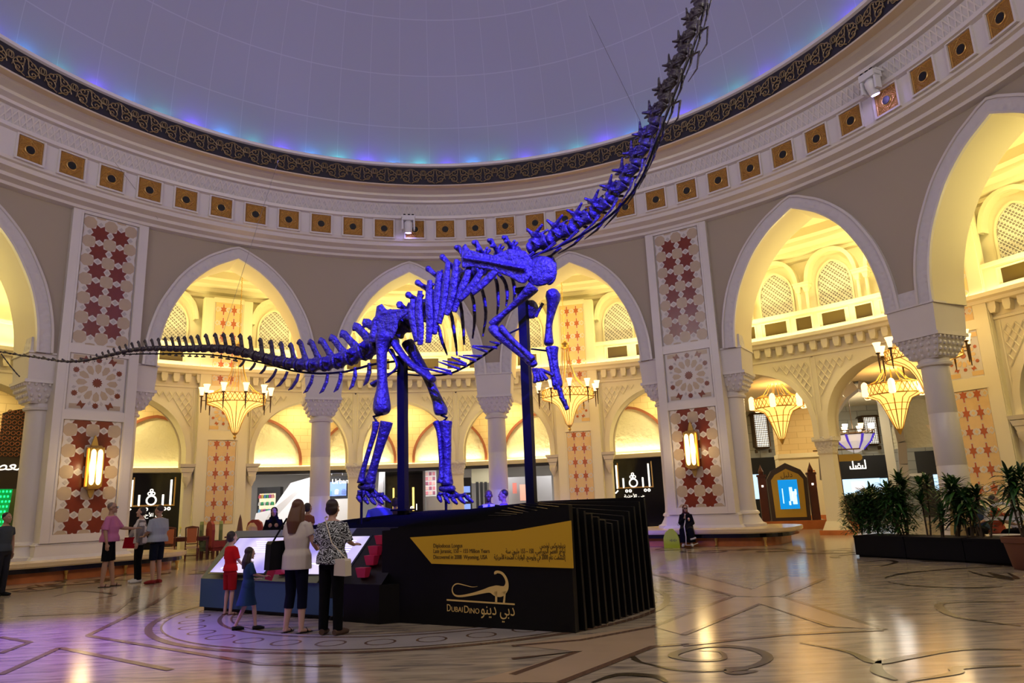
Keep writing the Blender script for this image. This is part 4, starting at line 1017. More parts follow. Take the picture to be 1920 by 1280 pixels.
# trunk
BC = beztab([(742, 622, 22), (765, 606, 20), (790, 585, 19), (815, 562, 18), (842, 540, 18), (872, 520, 18), (902, 504, 18), (932, 492, 17), (962, 480, 17), (990, 468, 16)], 6)
bv = atlen(BC, 25); nb = len(bv); SPN = [30, 34, 38, 44, 52, 54, 52, 44, 36, 30, 28, 26]
for i in range(nb-1):
    a, b = bv[i], bv[i+1]; A, B = dp(a[0], a[1]), dp(b[0], b[1]); L_ = B-A; d_ = L_.normalized(); up = DN.cross(d_); up = up if up.z > 0 else -up; r = a[2]*UP*.78; m = MB()
    m.tube([A+L_*t for t in (.03, .15, .35, .6, .85, .97)], [r, r*1.1, r*.8, r*.78, r*1.08, r], 14)
    h = SPN[min(i, 11)]*UP; s0 = A+L_*.5+up*r*.6; bk = -d_*h*.28
    m.tube([s0, s0+up*h*.5+bk*.4, s0+up*h+bk], [r*.62, r*.34, r*.42], 9, flat=.55, up=d_); m.ell(s0+up*h+bk, (r*.48,)*3, 8)
    if i >= nb-5: m.ell(s0+up*h*.95+bk+DN*.09, (r*.36,)*3, 8)
    for s_ in (-1, 1):
        m.tube([s0+up*r*.3, s0+up*h*.42+DN*s_*r*1.3, s0+up*h*.34+DN*s_*r*2.3], [r*.5, r*.3, r*.32], 7)
        m.tube([s0+up*h*.2-d_*r*.7, s0+up*h*.55+DN*s_*r*.5+d_*r*.8], [r*.3, r*.22], 6)
    bn('back_vertebra', m, .018, 1)
NC = beztab([(990, 468, 16), (1020, 455, 15.5), (1060, 436, 15), (1100, 412, 14.5), (1140, 380, 14), (1170, 345, 14), (1195, 303, 13.5), (1216, 258, 13), (1238, 205, 12.5), (1260, 150, 12), (1283, 92, 11.5), (1303, 38, 11), (1318, -16, 10.5), (1330, -70, 10), (1340, -125, 9), (1350, -180, 8), (1372, -225, 7), (1405, -245, 6.5)], 5)
nv = atlen(NC, lambda p: 38 if p[1] > 60 else 44)
for i in range(len(nv)-1):
    a, b = nv[i], nv[i+1]; A, B = dp(a[0], a[1]), dp(b[0], b[1]); L_ = B-A; d_ = L_.normalized(); up = DN.cross(d_); up = up if up.dot(Vector((-.5, 0, .8))) > 0 else -up
    r = a[2]*UP*.80; m = MB()
    m.tube([A+L_*t for t in (.0, .12, .35, .6, .85, .98)], [r*.75, r*1.0, r*.66, r*.62, r*.95, r*1.1], 12)
    h = (26-.9*i)*UP
    for s_ in (-1, 1):                                   # forked neural spine
        q = A+L_*.5+up*r*.6; m.tube([q, q+up*h*.6+DN*s_*.05-d_*h*.1, q+up*h*1.05+DN*s_*.09-d_*h*.35], [r*.5, r*.36, r*.2], 7); m.tube([q+up*h*.4+DN*s_*.05, q+up*h*.75+DN*s_*.13+d_*h*.9], [r*.4, r*.2], 6)
        m.tube([q-d_*r*.5, q-up*r*.2+DN*s_*r*1.2-d_*r*.2, q-up*r*1.3+DN*s_*r*1.3+d_*r*.6], [r*.4, r*.3, r*.25], 6)
        m.tube([q+up*h*.3-d_*L_.length*.35, q+up*h*.25+DN*s_*.06+d_*L_.length*.4], [r*.28, r*.22], 6)
    bn('neck_vertebra', m, .016, 1)
    m = MB(); q = A+L_*.35-up*r*1.25
    for s_ in (-1, 1): m.tube([q+DN*s_*r*1.1, q-up*r*.5+DN*s_*r*1.2-d_*L_.length*.5, q-up*r*.45+DN*s_*r*1.1-d_*L_.length*1.25], [.03, .02, .006], 6)
    bn('neck_rib', m, 0)
    if i in (9, 11, 12):
        m = MB(); q = A-up*r*1.5; m.tube([q, q-up*.12+d_*.1, q-up*.19-d_*.18, q-up*.13-d_*.42], [.02, .022, .014, .005], 6); bn('splayed_neck_rib', m, 0)
m = MB(); hd = dp(1405, -245); fw_ = (dp(1450, -235)-hd).normalized()
m.tube([hd-fw_*.1, hd+fw_*.08+Vector((0, 0, .04)), hd+fw_*.3, hd+fw_*.55-Vector((0, 0, .03))], [.08, .14, .11, .06], 12, flat=.75); m.tube([hd-Vector((0, 0, .12)), hd+fw_*.5-Vector((0, 0, .17))], [.05, .035], 8); bn('skull', m, .016, 1)
m = chain([(985, 482, 2.2), (1040, 465, 2.2), (1100, 435, 2.2), (1160, 390, 2.2), (1205, 330, 2.2), (1240, 240, 2.2), (1275, 150, 2), (1308, 65, 2), (1330, -30, 2)], -.02, 6); bn('neck_rail', m, 0, mt=blackst, label='black steel rail under the neck')
# pelvis
for off in (.34, -.34):
    m = plate([(706, 574), (716, 569), (726, 582), (752, 579), (774, 580), (760, 592), (747, 602), (745, 618), (738, 634), (716, 642), (692, 642), (691, 630), (698, 610), (704, 590)], off, .07)
    m.tube([dp(700, 632, off), dp(704, 600, off), dp(722, 586, off), (dp(772, 581, off))], [.06, .06, .055, .035], 8); m.ell(dp(718, 634, off), (.13, .11, .13), 10); bn('ilium', m, .022, 2)
    s_ = 1 if off > 0 else -1
    bn('pubis', chain([(738, 640, 12), (752, 662, 11), (772, 684, 10), (798, 703, 11), (812, 712, 12)], off*.6, 9, .6), .02, 2)
    bn('ischium', chain([(732, 655, 8), (745, 685, 4.5), (728, 703, 4), (706, 716, 7), (698, 722, 10)], off*.5, 9, .6), .018, 2)
# hind limbs: near leg straight under the hip, far leg stepping forward
bn('femur', chain([(720, 628, 19), (716, 648, 14), (716, 690, 11.5), (717, 725, 13), (716, 752, 19), (716, 768, 20), (717, 776, 15)], .42, 14, .8), .022, 2)
bn('femur', chain([(764, 642, 16), (779, 668, 13), (795, 695, 11.5), (808, 722, 10.5), (820, 750, 12.5), (826, 768, 16), (827, 778, 13)], -.42, 14, .8), .022, 2)
bn('tibia', chain([(725, 790, 12), (722, 803, 11), (711, 840, 8.5), (700, 878, 8), (694, 902, 10), (693, 908, 8)], .44, 12), .02, 2)
bn('fibula', chain([(705, 790, 7), (702, 810, 5.5), (690, 850, 4.8), (680, 885, 5.5), (677, 906, 8)], .52, 10), .018, 2)
bn('tibia', chain([(836, 789, 13), (836, 805, 11), (838, 845, 8.5), (838, 880, 8.5), (838, 905, 12), (838, 911, 9)], -.42, 12), .02, 2)
bn('fibula', chain([(817, 790, 7), (823, 810, 5), (826, 850, 4.6), (828, 885, 5.5), (826, 906, 8)], -.34, 10), .018, 2)
def foot(px, py, off, dx, dy, n_=5):
    bn('ankle_bone', chain([(px-14, py, 7), (px, py+2, 9), (px+13, py, 7)], off, 10, .8), .018, 2)
    for k in range(n_):
        t = k/(n_-1); x0 = px-13+24*t; x1 = x0-4+dx*t; y1 = py+dy*(.85+.12*math.sin(t*PI)); oo = off+.12-.06*k
        bn('metatarsal', chain([(x0, py+8, 5), ((x0+x1)/2, (py+y1)/2+2, 3.6), (x1, y1-12, 5)], oo, 8), .014, 1)
        bn('toe', chain([(x1, y1-9, 4.6), (x1+3+3*t, y1-3, 4.2), (x1+6+8*t, y1+3, 2.2)], oo, 8), .012, 1)
foot(688, 911, .45, 24, 33); foot(839, 915, -.4, 28, 28)
for q in (((717, 776), (700, 781), (706, 790), .46), ((827, 778), (838, 783), (832, 789), -.4)):
    m = MB(); m.tube([dp(*q[0], q[3]), dp(*q[1], q[3]), dp(*q[2], q[3])], .022, 6); bn('knee_bracket', m, 0, mt=blackst, label='black steel joint bracket')
# shoulder and forelimbs
for off in (.40, -.40):
    sh = 0 if off > 0 else 1
    if sh: pl_ = [(900, 470), (930, 480), (965, 482), (1010, 478), (1036, 484), (1038, 505), (1032, 530), (1005, 528), (960, 510), (905, 492)]
    else: pl_ = [(864, 466), (872, 456), (880, 470), (925, 479), (955, 466), (985, 470), (1000, 490), (998, 516), (984, 532), (972, 530), (955, 519), (925, 508), (890, 501), (866, 503)]
    m = plate(pl_, off, .06)
    if not sh: m.tube([dp(870, 484, off+.03), dp(920, 492, off+.05), dp(960, 500, off+.06), dp(985, 505, off+.03)], [.07, .06, .07, .1], 8, flat=.5)
    bn('scapula', m, .022, 2)
m = MB(); m.ell((0, 0, 0), (.27, .07, .25), 20); T = Matrix.Translation(dp(1014, 508, .36)) @ Matrix.Rotation(-.4, 4, 'Z'); m.v = [tuple(T @ Vector(v)) for v in m.v]; bn('coracoid', m, .022, 1)
m = MB(); m.ell((0, 0, 0), (.16, .06, .27), 16); T = Matrix.Translation(dp(1030, 506, -.3)) @ Matrix.Rotation(-.7, 4, 'Z'); m.v = [tuple(T @ Vector(v)) for v in m.v]; bn('coracoid', m, .022, 1)
bn('humerus', chain([(1001, 536, 14), (992, 546, 13), (968, 568, 8), (945, 588, 7), (930, 602, 10), (922, 610, 10)], .42, 12, .75), .02, 2)
bn('ulna', chain([(922, 612, 9), (930, 622, 9.5), (955, 645, 7), (980, 665, 7), (998, 680, 8), (1003, 686, 6)], .42, 11), .018, 2)
bn('radius', chain([(938, 612, 6), (958, 634, 4.5), (980, 655, 4.5), (1000, 674, 6)], .50, 9), .016, 2)
for k, (x1, y1) in enumerate(((1003, 718), (1010, 716), (1018, 714), (1026, 712), (1038, 704))):
    bn('finger_bone', chain([(1001+3*k, 690+k, 4.6), ((1003+3*k+x1)/2, (692+y1)/2, 3.2), (x1, y1, 3.8)], .5-.05*k, 8), .012, 1)
bn('humerus', chain([(1033, 546, 14), (1037, 556, 19), (1035, 575, 13), (1030, 605, 8.5), (1029, 628, 10), (1029, 642, 12.5), (1030, 647, 9)], -.36, 12, .7), .02, 2)
bn('ulna', chain([(1037, 650, 11), (1038, 668, 8), (1042, 695, 7), (1047, 718, 8), (1049, 727, 5)], -.36, 11), .018, 2)
bn('radius', chain([(1027, 650, 5), (1031, 672, 4), (1036, 700, 4), (1040, 724, 5)], -.28, 9), .016, 2)
for k, (x0, y0, x1, y1) in enumerate(((1036, 704, 1043, 730), (1043, 716, 1052, 742), (1049, 728, 1056, 752), (1052, 742, 1061, 762), (1057, 750, 1064, 768))):
    bn('finger_bone', chain([(x0, y0, 5.5), ((x0+x1)/2, (y0+y1)/2, 4.2), (x1, y1, 4.6)], -.3+.02*k, 8), .014, 1)
m = MB(); m.ell((0, 0, 0), (.13, .04, .17), 14); T = Matrix.Translation(dp(996, 580, -.1)); m.v = [tuple(T @ Vector(v)) for v in m.v]; bn('breast_plate', m, .02, 1)
bn('clavicle', chain([(1018, 568, 3), (1010, 582, 3), (1004, 594, 3.4)], 0, 8), 0)
# ribs
near = [((774, 560), (772, 590), (777, 615), (782, 640)), ((788, 545), (785, 580), (788, 615), (788, 647)), ((806, 525), (804, 560), (806, 605), (803, 643)), ((824, 508), (820, 545), (818, 590), (814, 627)), ((840, 492), (836, 530), (830, 575), (823, 607)), ((856, 486), (852, 520), (846, 560), (837, 591)), ((880, 500), (874, 522), (864, 545), (851, 585)), ((905, 503), (893, 525), (878, 545), (861, 563)), ((935, 503), (920, 518), (902, 535), (885, 550))]
for i, (a, b, c, d) in enumerate(near): bn('rib', chain([(*a, 5.5), (*b, 8), (*c, 8), (*d, 6)], .36+.02*(i % 3), 8, .5, up=DU), .014, 1)
far = [((770, 600), (815, 605), (829, 640), (839, 666)), ((790, 585), (838, 575), (852, 625), (857, 667)), ((815, 562), (858, 560), (868, 610), (870, 647)), ((842, 545), (880, 545), (890, 590), (886, 635)), ((872, 525), (900, 535), (911, 585), (905, 631)), ((902, 508), (928, 520), (934, 560), (932, 590)), ((925, 505), (945, 525), (951, 550), (949, 575)), ((945, 500), (960, 520), (965, 545), (963, 565))]
for a, b, c, d in far: bn('rib', chain([(*a, 3.5), (*b, 4), (*c, 4), (*d, 2.2)], -.46, 8, .6, up=DU), .014, 1)
gb = chain([(763, 702, 1.6), (805, 704, 1.8), (847, 699, 2), (892, 676, 2), (932, 648, 2), (942, 640, 2)], .0, 6); bn('belly_rail', gb, 0, mt=blackst, label='thin steel rail carrying the belly ribs')
for (a, b) in (((847, 701), (783, 688)), ((845, 696), (815, 688)), ((862, 692), (822, 678)), ((875, 685), (830, 676)), ((874, 682), (846, 669)), ((893, 676), (860, 667)), ((905, 668), (868, 666)), ((915, 660), (885, 650)), ((932, 652), (886, 648)), ((937, 645), (918, 640))):
    bn('belly_rib', chain([(*a, 2.8), ((a[0]+b[0])/2, (a[1]+b[1])/2, 2.4), (*b, 1.2)], .08, 6), 0)
# struts
for (a, b, oa, ob) in (((980, 613), (940, 632), 0, .4), ((996, 654), (1030, 658), 0, -.3), ((757, 692), (712, 705), 0, .3), ((755, 690), (800, 700), 0, -.2)):
    m = MB(); m.tube([dp(*a, oa), dp(*b, ob)], .016, 6); bn('strut', m, 0, mt=blackst, label='thin black strut')
def post(px, pt, pb, label):
    f_ = dp(px, pb); hz = dp(pt[0], pt[1]).z; o = empty('support_post', (f_.x, f_.y, 0), -.4, label=label, cat='post', group='black posts carrying the skeleton')
    m = MB(); m.box((0, 0, (hz+.9)/2), (.135, .135, hz-.9)); m.build('shaft', blackst, o); m = MB(); m.box((0, 0, 1.47), (.3, .3, .03)); m.build('foot_plate', blackst, o)
    m = MB(); m.box((0, 0, hz), (.2, .16, .08)); m.build('cradle', blackst, o)
post(756, (751, 672), 962, 'black square post under the hips of the skeleton'); post(997, (977, 545), 937, 'black square post under the shoulder of the skeleton')
for (px, y0, y1, off, l) in ((678, 905, 975, .5, 'thin black rod under the near hind foot'), (836, 935, 962, -.35, 'short black rod under the far hind foot')):
    a, b = dp(px, y0, off), dp(px+1, y1, off); m = MB(); m.tube([(a.x, a.y, a.z), (a.x, a.y, 1.1)], .022, 8); m.build('foot_rod', blackst, label=l, cat='rod')
def wire(name, a, b, label, r=.006):
    m = MB(); m.tube([a, b], r, 5); m.build(name, mat('steel_wire', (.3, .3, .32), .4, .8), label=label, cat='wire', group='suspension wires')
wire('suspension_wire', dp(1200, 226), ondist(1105, 30, 15.5), 'thin wire running from the neck up to the dome')
wire('suspension_wire', dp(410, 650), ondist(522, 300, 19), 'thin wire running up from the tail past the left arch', .004)
wire('suspension_wire', P(-.93, 12.6, 12.0), P(-.80, 13.4, 10.9), 'thin wire draped over the frieze above the left pier', .006)
# ============================================================ SHOPS, CORRIDOR, RESTAURANTS
def onring(px, py, r):
    d = ray(px, py); dx, dy = d.x, d.y; A = dx*dx+dy*dy; B = -2*(dx*CX+dy*CY); Cc = CX*CX+CY*CY-r*r
    t = (-B+math.sqrt(B*B-4*A*Cc))/(2*A); p = Vector((0, 0, CAMH))+d*t
    return p, math.atan2(p.x-CX, p.y-CY)
signlit = mat('white_sign_light', (1, 1, 1), .5, emit=(1, .93, .82), es=1.5)
def level_front(az, w_, label, logo=True, name='black_shopfront'):
    f = atring(name, az, R3+.02, 0, label=label, cat='shopfront')
    m = MB(); m.box((0, .06, 1.62), (w_, .1, 3.24)); m.build('black_panel', blackgloss, f)
    if not logo: return f
    m = MB()
    def bar(x, z0, z1, w=.06): m.box((x, -.03, (z0+z1)/2), (w, .08, z1-z0))
    zb = 1.98
    bar(-.72, zb-.02, zb+1.0); bar(.70, zb, zb+1.0); bar(-.44, zb, zb+.42); bar(.42, zb, zb+.42); bar(-1.12, zb-.05, zb+.35)
    m.tube([(-1.12+.0, -.03, zb-.02), (-1.08, -.03, zb-.16), (-.98, -.03, zb-.22), (-.8, -.03, zb-.2), (-.7, -.03, zb-.1)], .032, 6)
    for cx_, cz_, r_, t_ in ((0, zb+.2, .17, .032), (-.08, zb+.46, .055, .02), (.06, zb+.46, .055, .02), (-.01, zb+.58, .05, .02)):
        m.tube([(cx_+r_*math.cos(2*PI*i/20), -.03, cz_+r_*math.sin(2*PI*i/20)) for i in range(21)], t_, 6, cap=False)
    for x in (-.32, -.16, .5, .66): m.tube([(x+.05*math.cos(2*PI*i/10), -.03, zb-.14+.05*math.sin(2*PI*i/10)) for i in range(11)], .02, 5, cap=False)
    m.build('lit_calligraphy', signlit, f, label='white lit Arabic calligraphy')
    m = MB(); m.box((.05, -.02, zb+.0), (1.62, .05, .06)); m.box((-.66, -.0, zb+.55), (.05, .04, 1.1)); m.box((.84, 0, zb+.55), (.05, .04, 1.1)); m.build('gold_edge', goldline, f)
    text('lettering', arabic('حي الأحذية'.replace('لأ', 'ﻷ')), .18, signlit, f, (0, -.03, zb-.42), align='CENTER', ext=.005, fit=.9)
    return f
level_front(SHC[2], 3.25, 'black shopfront with lit Arabic calligraphy behind the standing visitors on the left')
level_front(SHC[7], 3.25, 'black shopfront with lit Arabic calligraphy left of the right tiled pier')
# masonry between shops at the sides
mw_ = MB()
for s0, s1 in ((-16.0, -15.45), (-12.2, -11.2), (4.45, 5.25), (8.55, 9.3)):
    mw_.ring([(R3-.05, 0), (R3-.05, 3.3)], s0/R3, s1/R3, 4, 0); mw_.ring([(R3-.05, 3.3), (R3+.4, 3.3)], s0/R3, s1/R3, 4, 0)
    for s in (s0, s1): mw_.add([P(s/R3, R3-.05, 0), P(s/R3, R3+.8, 0), P(s/R3, R3+.8, 3.3), P(s/R3, R3-.05, 3.3)], [(0, 1, 2, 3)])
mw_.build('wall_shop_piers', cream, kind='structure')
# glazed shops in the middle: a lit room behind the passage
shopwall = mat('white_shop_wall', (.78, .77, .76), .7); shopdark = mat('charcoal_shelf', (.03, .03, .035), .4); shopgrey = mat('grey_shop_panel', (.35, .35, .36), .5)
rm = MB(); a0, a1 = -11.25/R3, 4.5/R3
rm.ring([(30.5, 0), (30.5, 4.2)], a0-.02, a1+.02, 30, 0); rm.ring([(R3+.4, 3.6), (30.5, 3.6)], a0-.02, a1+.02, 30, 0)
for a in (a0, a1): rm.add([P(a, R3, 0), P(a, 30.6, 0), P(a, 30.6, 4.2), P(a, R3, 4.2)], [(0, 1, 2, 3)])
rm.ring([(R3+.45, 3.24), (R3+.45, 3.7)], a0, a1, 20, 0)
rm.build('wall_shop_room', shopwall, kind='structure')
fr = MB(); fr.ring([(R3+.1, 3.12), (R3+.1, 3.26), (R3-.05, 3.26), (R3-.05, 3.12)], a0, a1, 30, 0, close=True)
fr.build('trim_shop_header', mat('dark_metal_header', (.05, .05, .05), .3, .6), kind='structure')
for i in range(6):
    a = a0+(a1-a0)*(i+.5)/6; light('shop_light', 'AREA', P(a, 24.6, 3.5), 85, (1, .97, .95), P(a, 24.6, 0), shape='RECTANGLE', size=2.0, size_y=2.0)
def sb(px0, py0, px1, py1, y, dep, m_, name, label, cat, base=False, group=None, parts=None, mb=False):
    """a real box standing at depth y, as wide and tall as the photograph shows it"""
    A, B = ondist(px0, (py0+py1)/2, y), ondist(px1, (py0+py1)/2, y); zt, zb = ondist((px0+px1)/2, py0, y).z, ondist((px0+px1)/2, py1, y).z
    if base: zb = 0
    w_ = (B-A).length; c = (A+B)/2; rz = math.atan2(B.y-A.y, B.x-A.x)
    o = empty(name, (c.x, c.y+dep/2, zb), rz, label=label, cat=cat, group=group); m = MB()
    m.box((0, 0, (zt-zb)/2), (w_, dep, zt-zb)); m.build('body', m_, o)
    return o, w_, zt-zb
# bag shelf
o, w_, h_ = sb(481, 913, 524, 1010, 37.5, .5, shopdark, 'bag_shelf', 'black shelf unit full of small coloured bags in the shop at left', 'shelf', True)
m = MB(); m.box((-.05, -.26, h_-.9), (w_-.35, .02, 1.15)); m.build('lit_back', mat('amber_lit_back', (.9, .8, .6), .5, emit=(1, .8, .5), es=.9), o)
bagc = [(.75, .12, .15), (.05, .45, .18), (.2, .5, .8), (.8, .6, .1), (.5, .1, .5), (.85, .85, .8), (.1, .3, .6), (.9, .35, .3)]
cn = ['red', 'green', 'sky blue', 'yellow', 'purple', 'white', 'navy', 'coral']; rows_ = ['top', 'middle', 'bottom']; k = 0; colsn = ['leftmost', 'second from left', 'third from left', 'third from right', 'second from right', 'rightmost']
for j in range(3):
    for i in range(6):
        ci = (i*3+j*5+(i*j)) % 8; x = -.05+(i-2.5)*(w_-.42)/6; z = h_-.56-.36*j
        b = empty('handbag', (o.location+Vector((x, -.42, z))), 0, label=f'small {cn[ci]} handbag, {colsn[i]} on the {rows_[j]} row of the bag shelf', cat='handbag', group='bags on the bag shelf')
        mm = mat('bag_'+cn[ci].replace(' ', '_'), bagc[ci], .4); m = MB(); m.prism([(-.085, 0), (-.07, .14), (-.04, .18), (.04, .18), (.07, .14), (.085, 0)], -.05, .05); m.build('body', mm, b)
        m = MB(); m.tube([(-.035, 0, .17), (-.03, 0, .24), (.03, 0, .24), (.035, 0, .17)], .008, 5); m.build('handle', mm, b)
# folded white counter
m = MB(); A = [ondist(*q) for q in ((468, 1010, 36), (480, 962, 36), (510, 955, 36), (545, 905, 36.5), (588, 893, 36.5), (588, 1010, 36))]; A = [Vector((q.x, q.y, max(q.z, 0))) for q in A]
for q in (0, 5): A[q].z = 0
B = [q+Vector((.1, 1.2, 0)) for q in A]; n = 6
m.add(A+B, [tuple(range(n))[::-1], tuple(range(n, 2*n))]+[(i, (i+1) % n, (i+1) % n+n, i+n) for i in range(n)]); m.build('folded_counter', mat('white_lacquer', (.85, .85, .88), .3), label='white faceted counter rising to a peak in the shop behind the women', cat='counter')
o, w_, h_ = sb(610, 893, 652, 935, 37, .5, shopdark, 'shop_sign_shelf', 'dark shop unit with white lettering right of the left marble column', 'shelf')
text('lettering', 'Urban', .34, signlit, o, (.62, -.27, h_-.36), align='RIGHT', ext=.01); m = MB(); m.box((0, -.26, .5), (w_-.15, .02, .7)); m.build('lit_shelves', mat('blue_lit_shelf', (.2, .3, .7), .4, emit=(.25, .4, 1), es=.9), o)
for i, (dx, c_) in enumerate(((-.35, (.2, .6, .9)), (.05, (.7, .8, .9)), (.4, (.2, .3, .7)))):
    tg = o.location+Vector((dx, -.36, .2)); m = MB(); m.lathe([(.10, 0), (.12, .05), (.12, .2), (.05, .28)], (0, 0, 0), 12); m.build('display_vase', mat('vase_%d' % i, c_, .3), loc=tg, label=['cyan', 'pale', 'navy'][i]+' vase on the lit blue shelf', cat='vase', group='vases on the lit shelf')
sb(610, 935, 655, 1010, 36.6, .6, mat('white_counter', (.85, .85, .85), .4), 'white_counter', 'white counter under the dark sign shelf', 'counter', True)
# ceiling lattice in the shop
m = MB()
for i in range(8):
    for j in range(5):
        if (i*7+j*3) % 4: A = ondist(612+i*5, 850+j*8, 36.2); m.tube([A, A+Vector((.42*((i+j) % 2), .0, .0 if (i+j) % 2 else -.22))], .018, 4)
m.build('hanging_lattice', mat('pewter', (.5, .5, .52), .3, .7), label='hanging metal lattice under the shop ceiling', cat='lattice')
# white leaning pylon, black booth
m = MB(); A = [ondist(*q) for q in ((702, 985, 35.5), (712, 872, 36), (719, 872, 36), (719, 985, 35.5))]; A[0].z = A[3].z = 0; B = [q+Vector((.1, .5, 0)) for q in A]
m.add(A+B, [(3, 2, 1, 0), (4, 5, 6, 7)]+[(i, (i+1) % 4, (i+1) % 4+4, i+4) for i in range(4)]); m.build('white_pylon', mat('white_lacquer', (.85, .85, .88), .3), label='narrow white leaning pylon left of the black booth', cat='pylon')
o, w_, h_ = sb(722, 875, 793, 985, 35, 1.0, blackgloss, 'black_booth', 'glossy black booth behind the hind legs, with glowing letters', 'booth', True)
gy = mat('gold_letter_light', (1, .7, .2), .5, emit=(1, .62, .12), es=2.5); m = MB(); m.box((-.5, -.52, 1.9), (.07, .03, 1.1)); m.build('gold_bar', gy, o); m = MB(); m.box((.45, -.52, 1.9), (.09, .03, 1.1)); m.build('gold_bar', gy, o)
text('lettering', 'P', .42, gy, o, (-.42, -.53, 1.38), ext=.01); text('lettering', 'e', .42, signlit, o, (.28, -.53, 1.38), ext=.01); text('lettering', 'l', .42, signlit, o, (.56, -.53, 1.38), ext=.01)
o, w_, h_ = sb(796, 880, 818, 930, 38.5, .15, shopwall, 'picture_wall', 'white display wall with rows of small pink pictures', 'display')
for i in range(3):
    for j in range(5): m = MB(); m.box(((i-1)*w_*.3, -.09, h_*(.12+.18*j)), (w_*.22, .02, h_*.13)); m.build('small_picture', mat('pink_print_%d' % ((i+j) % 3), [(.75, .25, .3), (.85, .5, .45), (.4, .12, .2)][(i+j) % 3], .5), o)
sb(800, 930, 868, 1000, 36, .9, mat('white_counter', (.85, .85, .85), .4), 'white_counter', 'long white counter behind the far hind foot', 'counter', True)
o, w_, h_ = sb(868, 895, 884, 985, 35.5, .5, shopdark, 'blue_shelf_tower', 'tall dark tower with four blue lit shelves', 'shelf', True)
for j in range(4): m = MB(); m.box((0, -.26, 1.0+.42*j), (w_*.75, .02, .3)); m.build('lit_shelf', mat('blue_lit_shelf', (.2, .3, .7), .4), o)
o, w_, h_ = sb(884, 862, 932, 905, 38.4, .1, mat('grey_gold_wall', (.42, .38, .24), .5), 'shop_bulkhead', 'grey-gold wall panel high in the shop left of the blue column', 'panel')
for i, px in enumerate((893, 901, 909)): sb(px, 903, px+5, 985, 37.5, .25, mat('black_display', (.02, .02, .02), .4), 'display_stand', ['leftmost', 'middle', 'rightmost'][i]+' of three slim black display stands in the bright shop', 'stand', True)
o, w_, h_ = sb(948, 893, 1036, 985, 37.6, .2, shopgrey, 'grey_shop_wall', 'grey shop wall with lit shelves between the forelegs', 'panel', True)
for (x0, x1, y0, y1, c_) in ((961, 969, 905, 925, (.8, .25, .2)), (990, 1000, 902, 925, (.1, .1, .1))):
    q, w2, h2 = sb(x0, y0, x1, y1, 37.2, .08, mat('print_%d' % x0, c_, .5), 'poster', 'black poster right of the peach one in the shop' if x0 > 980 else 'small red poster on the grey shop wall', 'poster')
q, w2, h2 = sb(975, 908, 986, 938, 37.2, .08, mat('peach_print', (.85, .42, .32), .5, emit=(.9, .4, .3), es=.4), 'poster', 'lit peach poster of faces on the grey shop wall', 'poster')
# ---- right hand corridor: masonry walls, arch, black shops
def wallq(name, pts, m_, th=.25):
    """pts: foot points (x, y); height list"""
    mb = MB(); (x0, y0, z0), (x1, y1, z1) = pts; n_ = Vector((-(y1-y0), x1-x0, 0)).normalized()*th
    vs = [Vector((x0, y0, z0)), Vector((x1, y1, z0)), Vector((x1, y1, z1)), Vector((x0, y0, z1))]; vs += [v+n_ for v in vs]
    mb.add(vs, [(0, 1, 2, 3), (7, 6, 5, 4), (0, 4, 5, 1), (1, 5, 6, 2), (2, 6, 7, 3), (3, 7, 4, 0)]); mb.build(name, m_, uv='xz', kind='structure')
wallq('wall_corridor_end', ((8, 43.4, 0), (24.5, 41.4, 8)), greystone)
wallq('wall_corridor_left', ((7.0, 31.0, 0), (9.5, 43.6, 8)), sandstone)
wallq('wall_corridor_far', ((24.5, 41.4, 0), (34, 22, 8)), greystone)
cc = MB(); cc.slab([(7.0, 31), (13.5, 28.0), (19.5, 19), (40, 12), (40, 48), (7, 48)], 6.3, 6.5); cc.build('ceiling_corridor', cream, kind='structure')
wallq('wall_yellow_block', ((13.42, 37, 3.4), (15.95, 36.4, 6.3)), sandstone, 1.4)
wallq('wall_yellow_foot', ((13.35, 36.95, 0), (16.0, 36.35, 3.2)), cream, 1.5)
wallq('trim_yellow_cornice', ((13.3, 36.85, 3.2), (16.1, 36.2, 3.42)), creamw, 1.6)
wallq('trim_yellow_base', ((13.3, 36.9, 0), (16.05, 36.25, .35)), orange, 1.6)
def shop_box(p0, p1, zt, label, logo, screen):
    A, B = Vector((*p0, 0)), Vector((*p1, 0)); c = (A+B)/2; rz = math.atan2(B.y-A.y, B.x-A.x); w_ = (B-A).length
    f = empty('black_shopfront', c, rz, label=label, cat='shopfront'); m = MB(); m.box((0, .1, zt/2), (w_, .3, zt)); m.build('black_panel', mat('matte_black', (.004, .004, .004), .6), f)
    for (x, z, a, b) in screen: m = MB(); m.box((x, -.07, z), (a, .03, b)); m.build('lit_window', mat('cool_window_light', (.6, .8, 1), .5, emit=(.45, .72, 1), es=1.1), f)
    for (x, z, a, b) in screen[:1]: m = MB(); m.box((x-.1*a, -.09, z+.05), (a*.35, .02, b*.5)); m.build('window_display', mat('white_display', (.8, .8, .85), .5, emit=(.9, .9, 1), es=.8), f)
    if logo:
        m = MB(); s = .42
        for x, z0, z1 in ((-.72, 0, 1.1), (.78, 0, 1.1), (-.4, 0, .42), (.42, 0, .42), (-1.1, 0, .35)): m.box((logo[0]+x*s, -.08, logo[1]+(z0+z1)/2*s), (.12*s, .05, (z1-z0)*s))
        m.box((logo[0]-.15*s, -.08, logo[1]), (1.95*s, .05, .12*s)); m.tube([(logo[0]+.2*s*math.cos(2*PI*i/12), -.08, logo[1]+(.25+.2*math.sin(2*PI*i/12))*s) for i in range(13)], .05*s, 5, cap=False)
        m.box((logo[0], -.08, logo[1]+.62*s), (.2*s, .05, .12*s)); m.build('lit_calligraphy', signlit, f, label='white lit Arabic calligraphy')
    return f
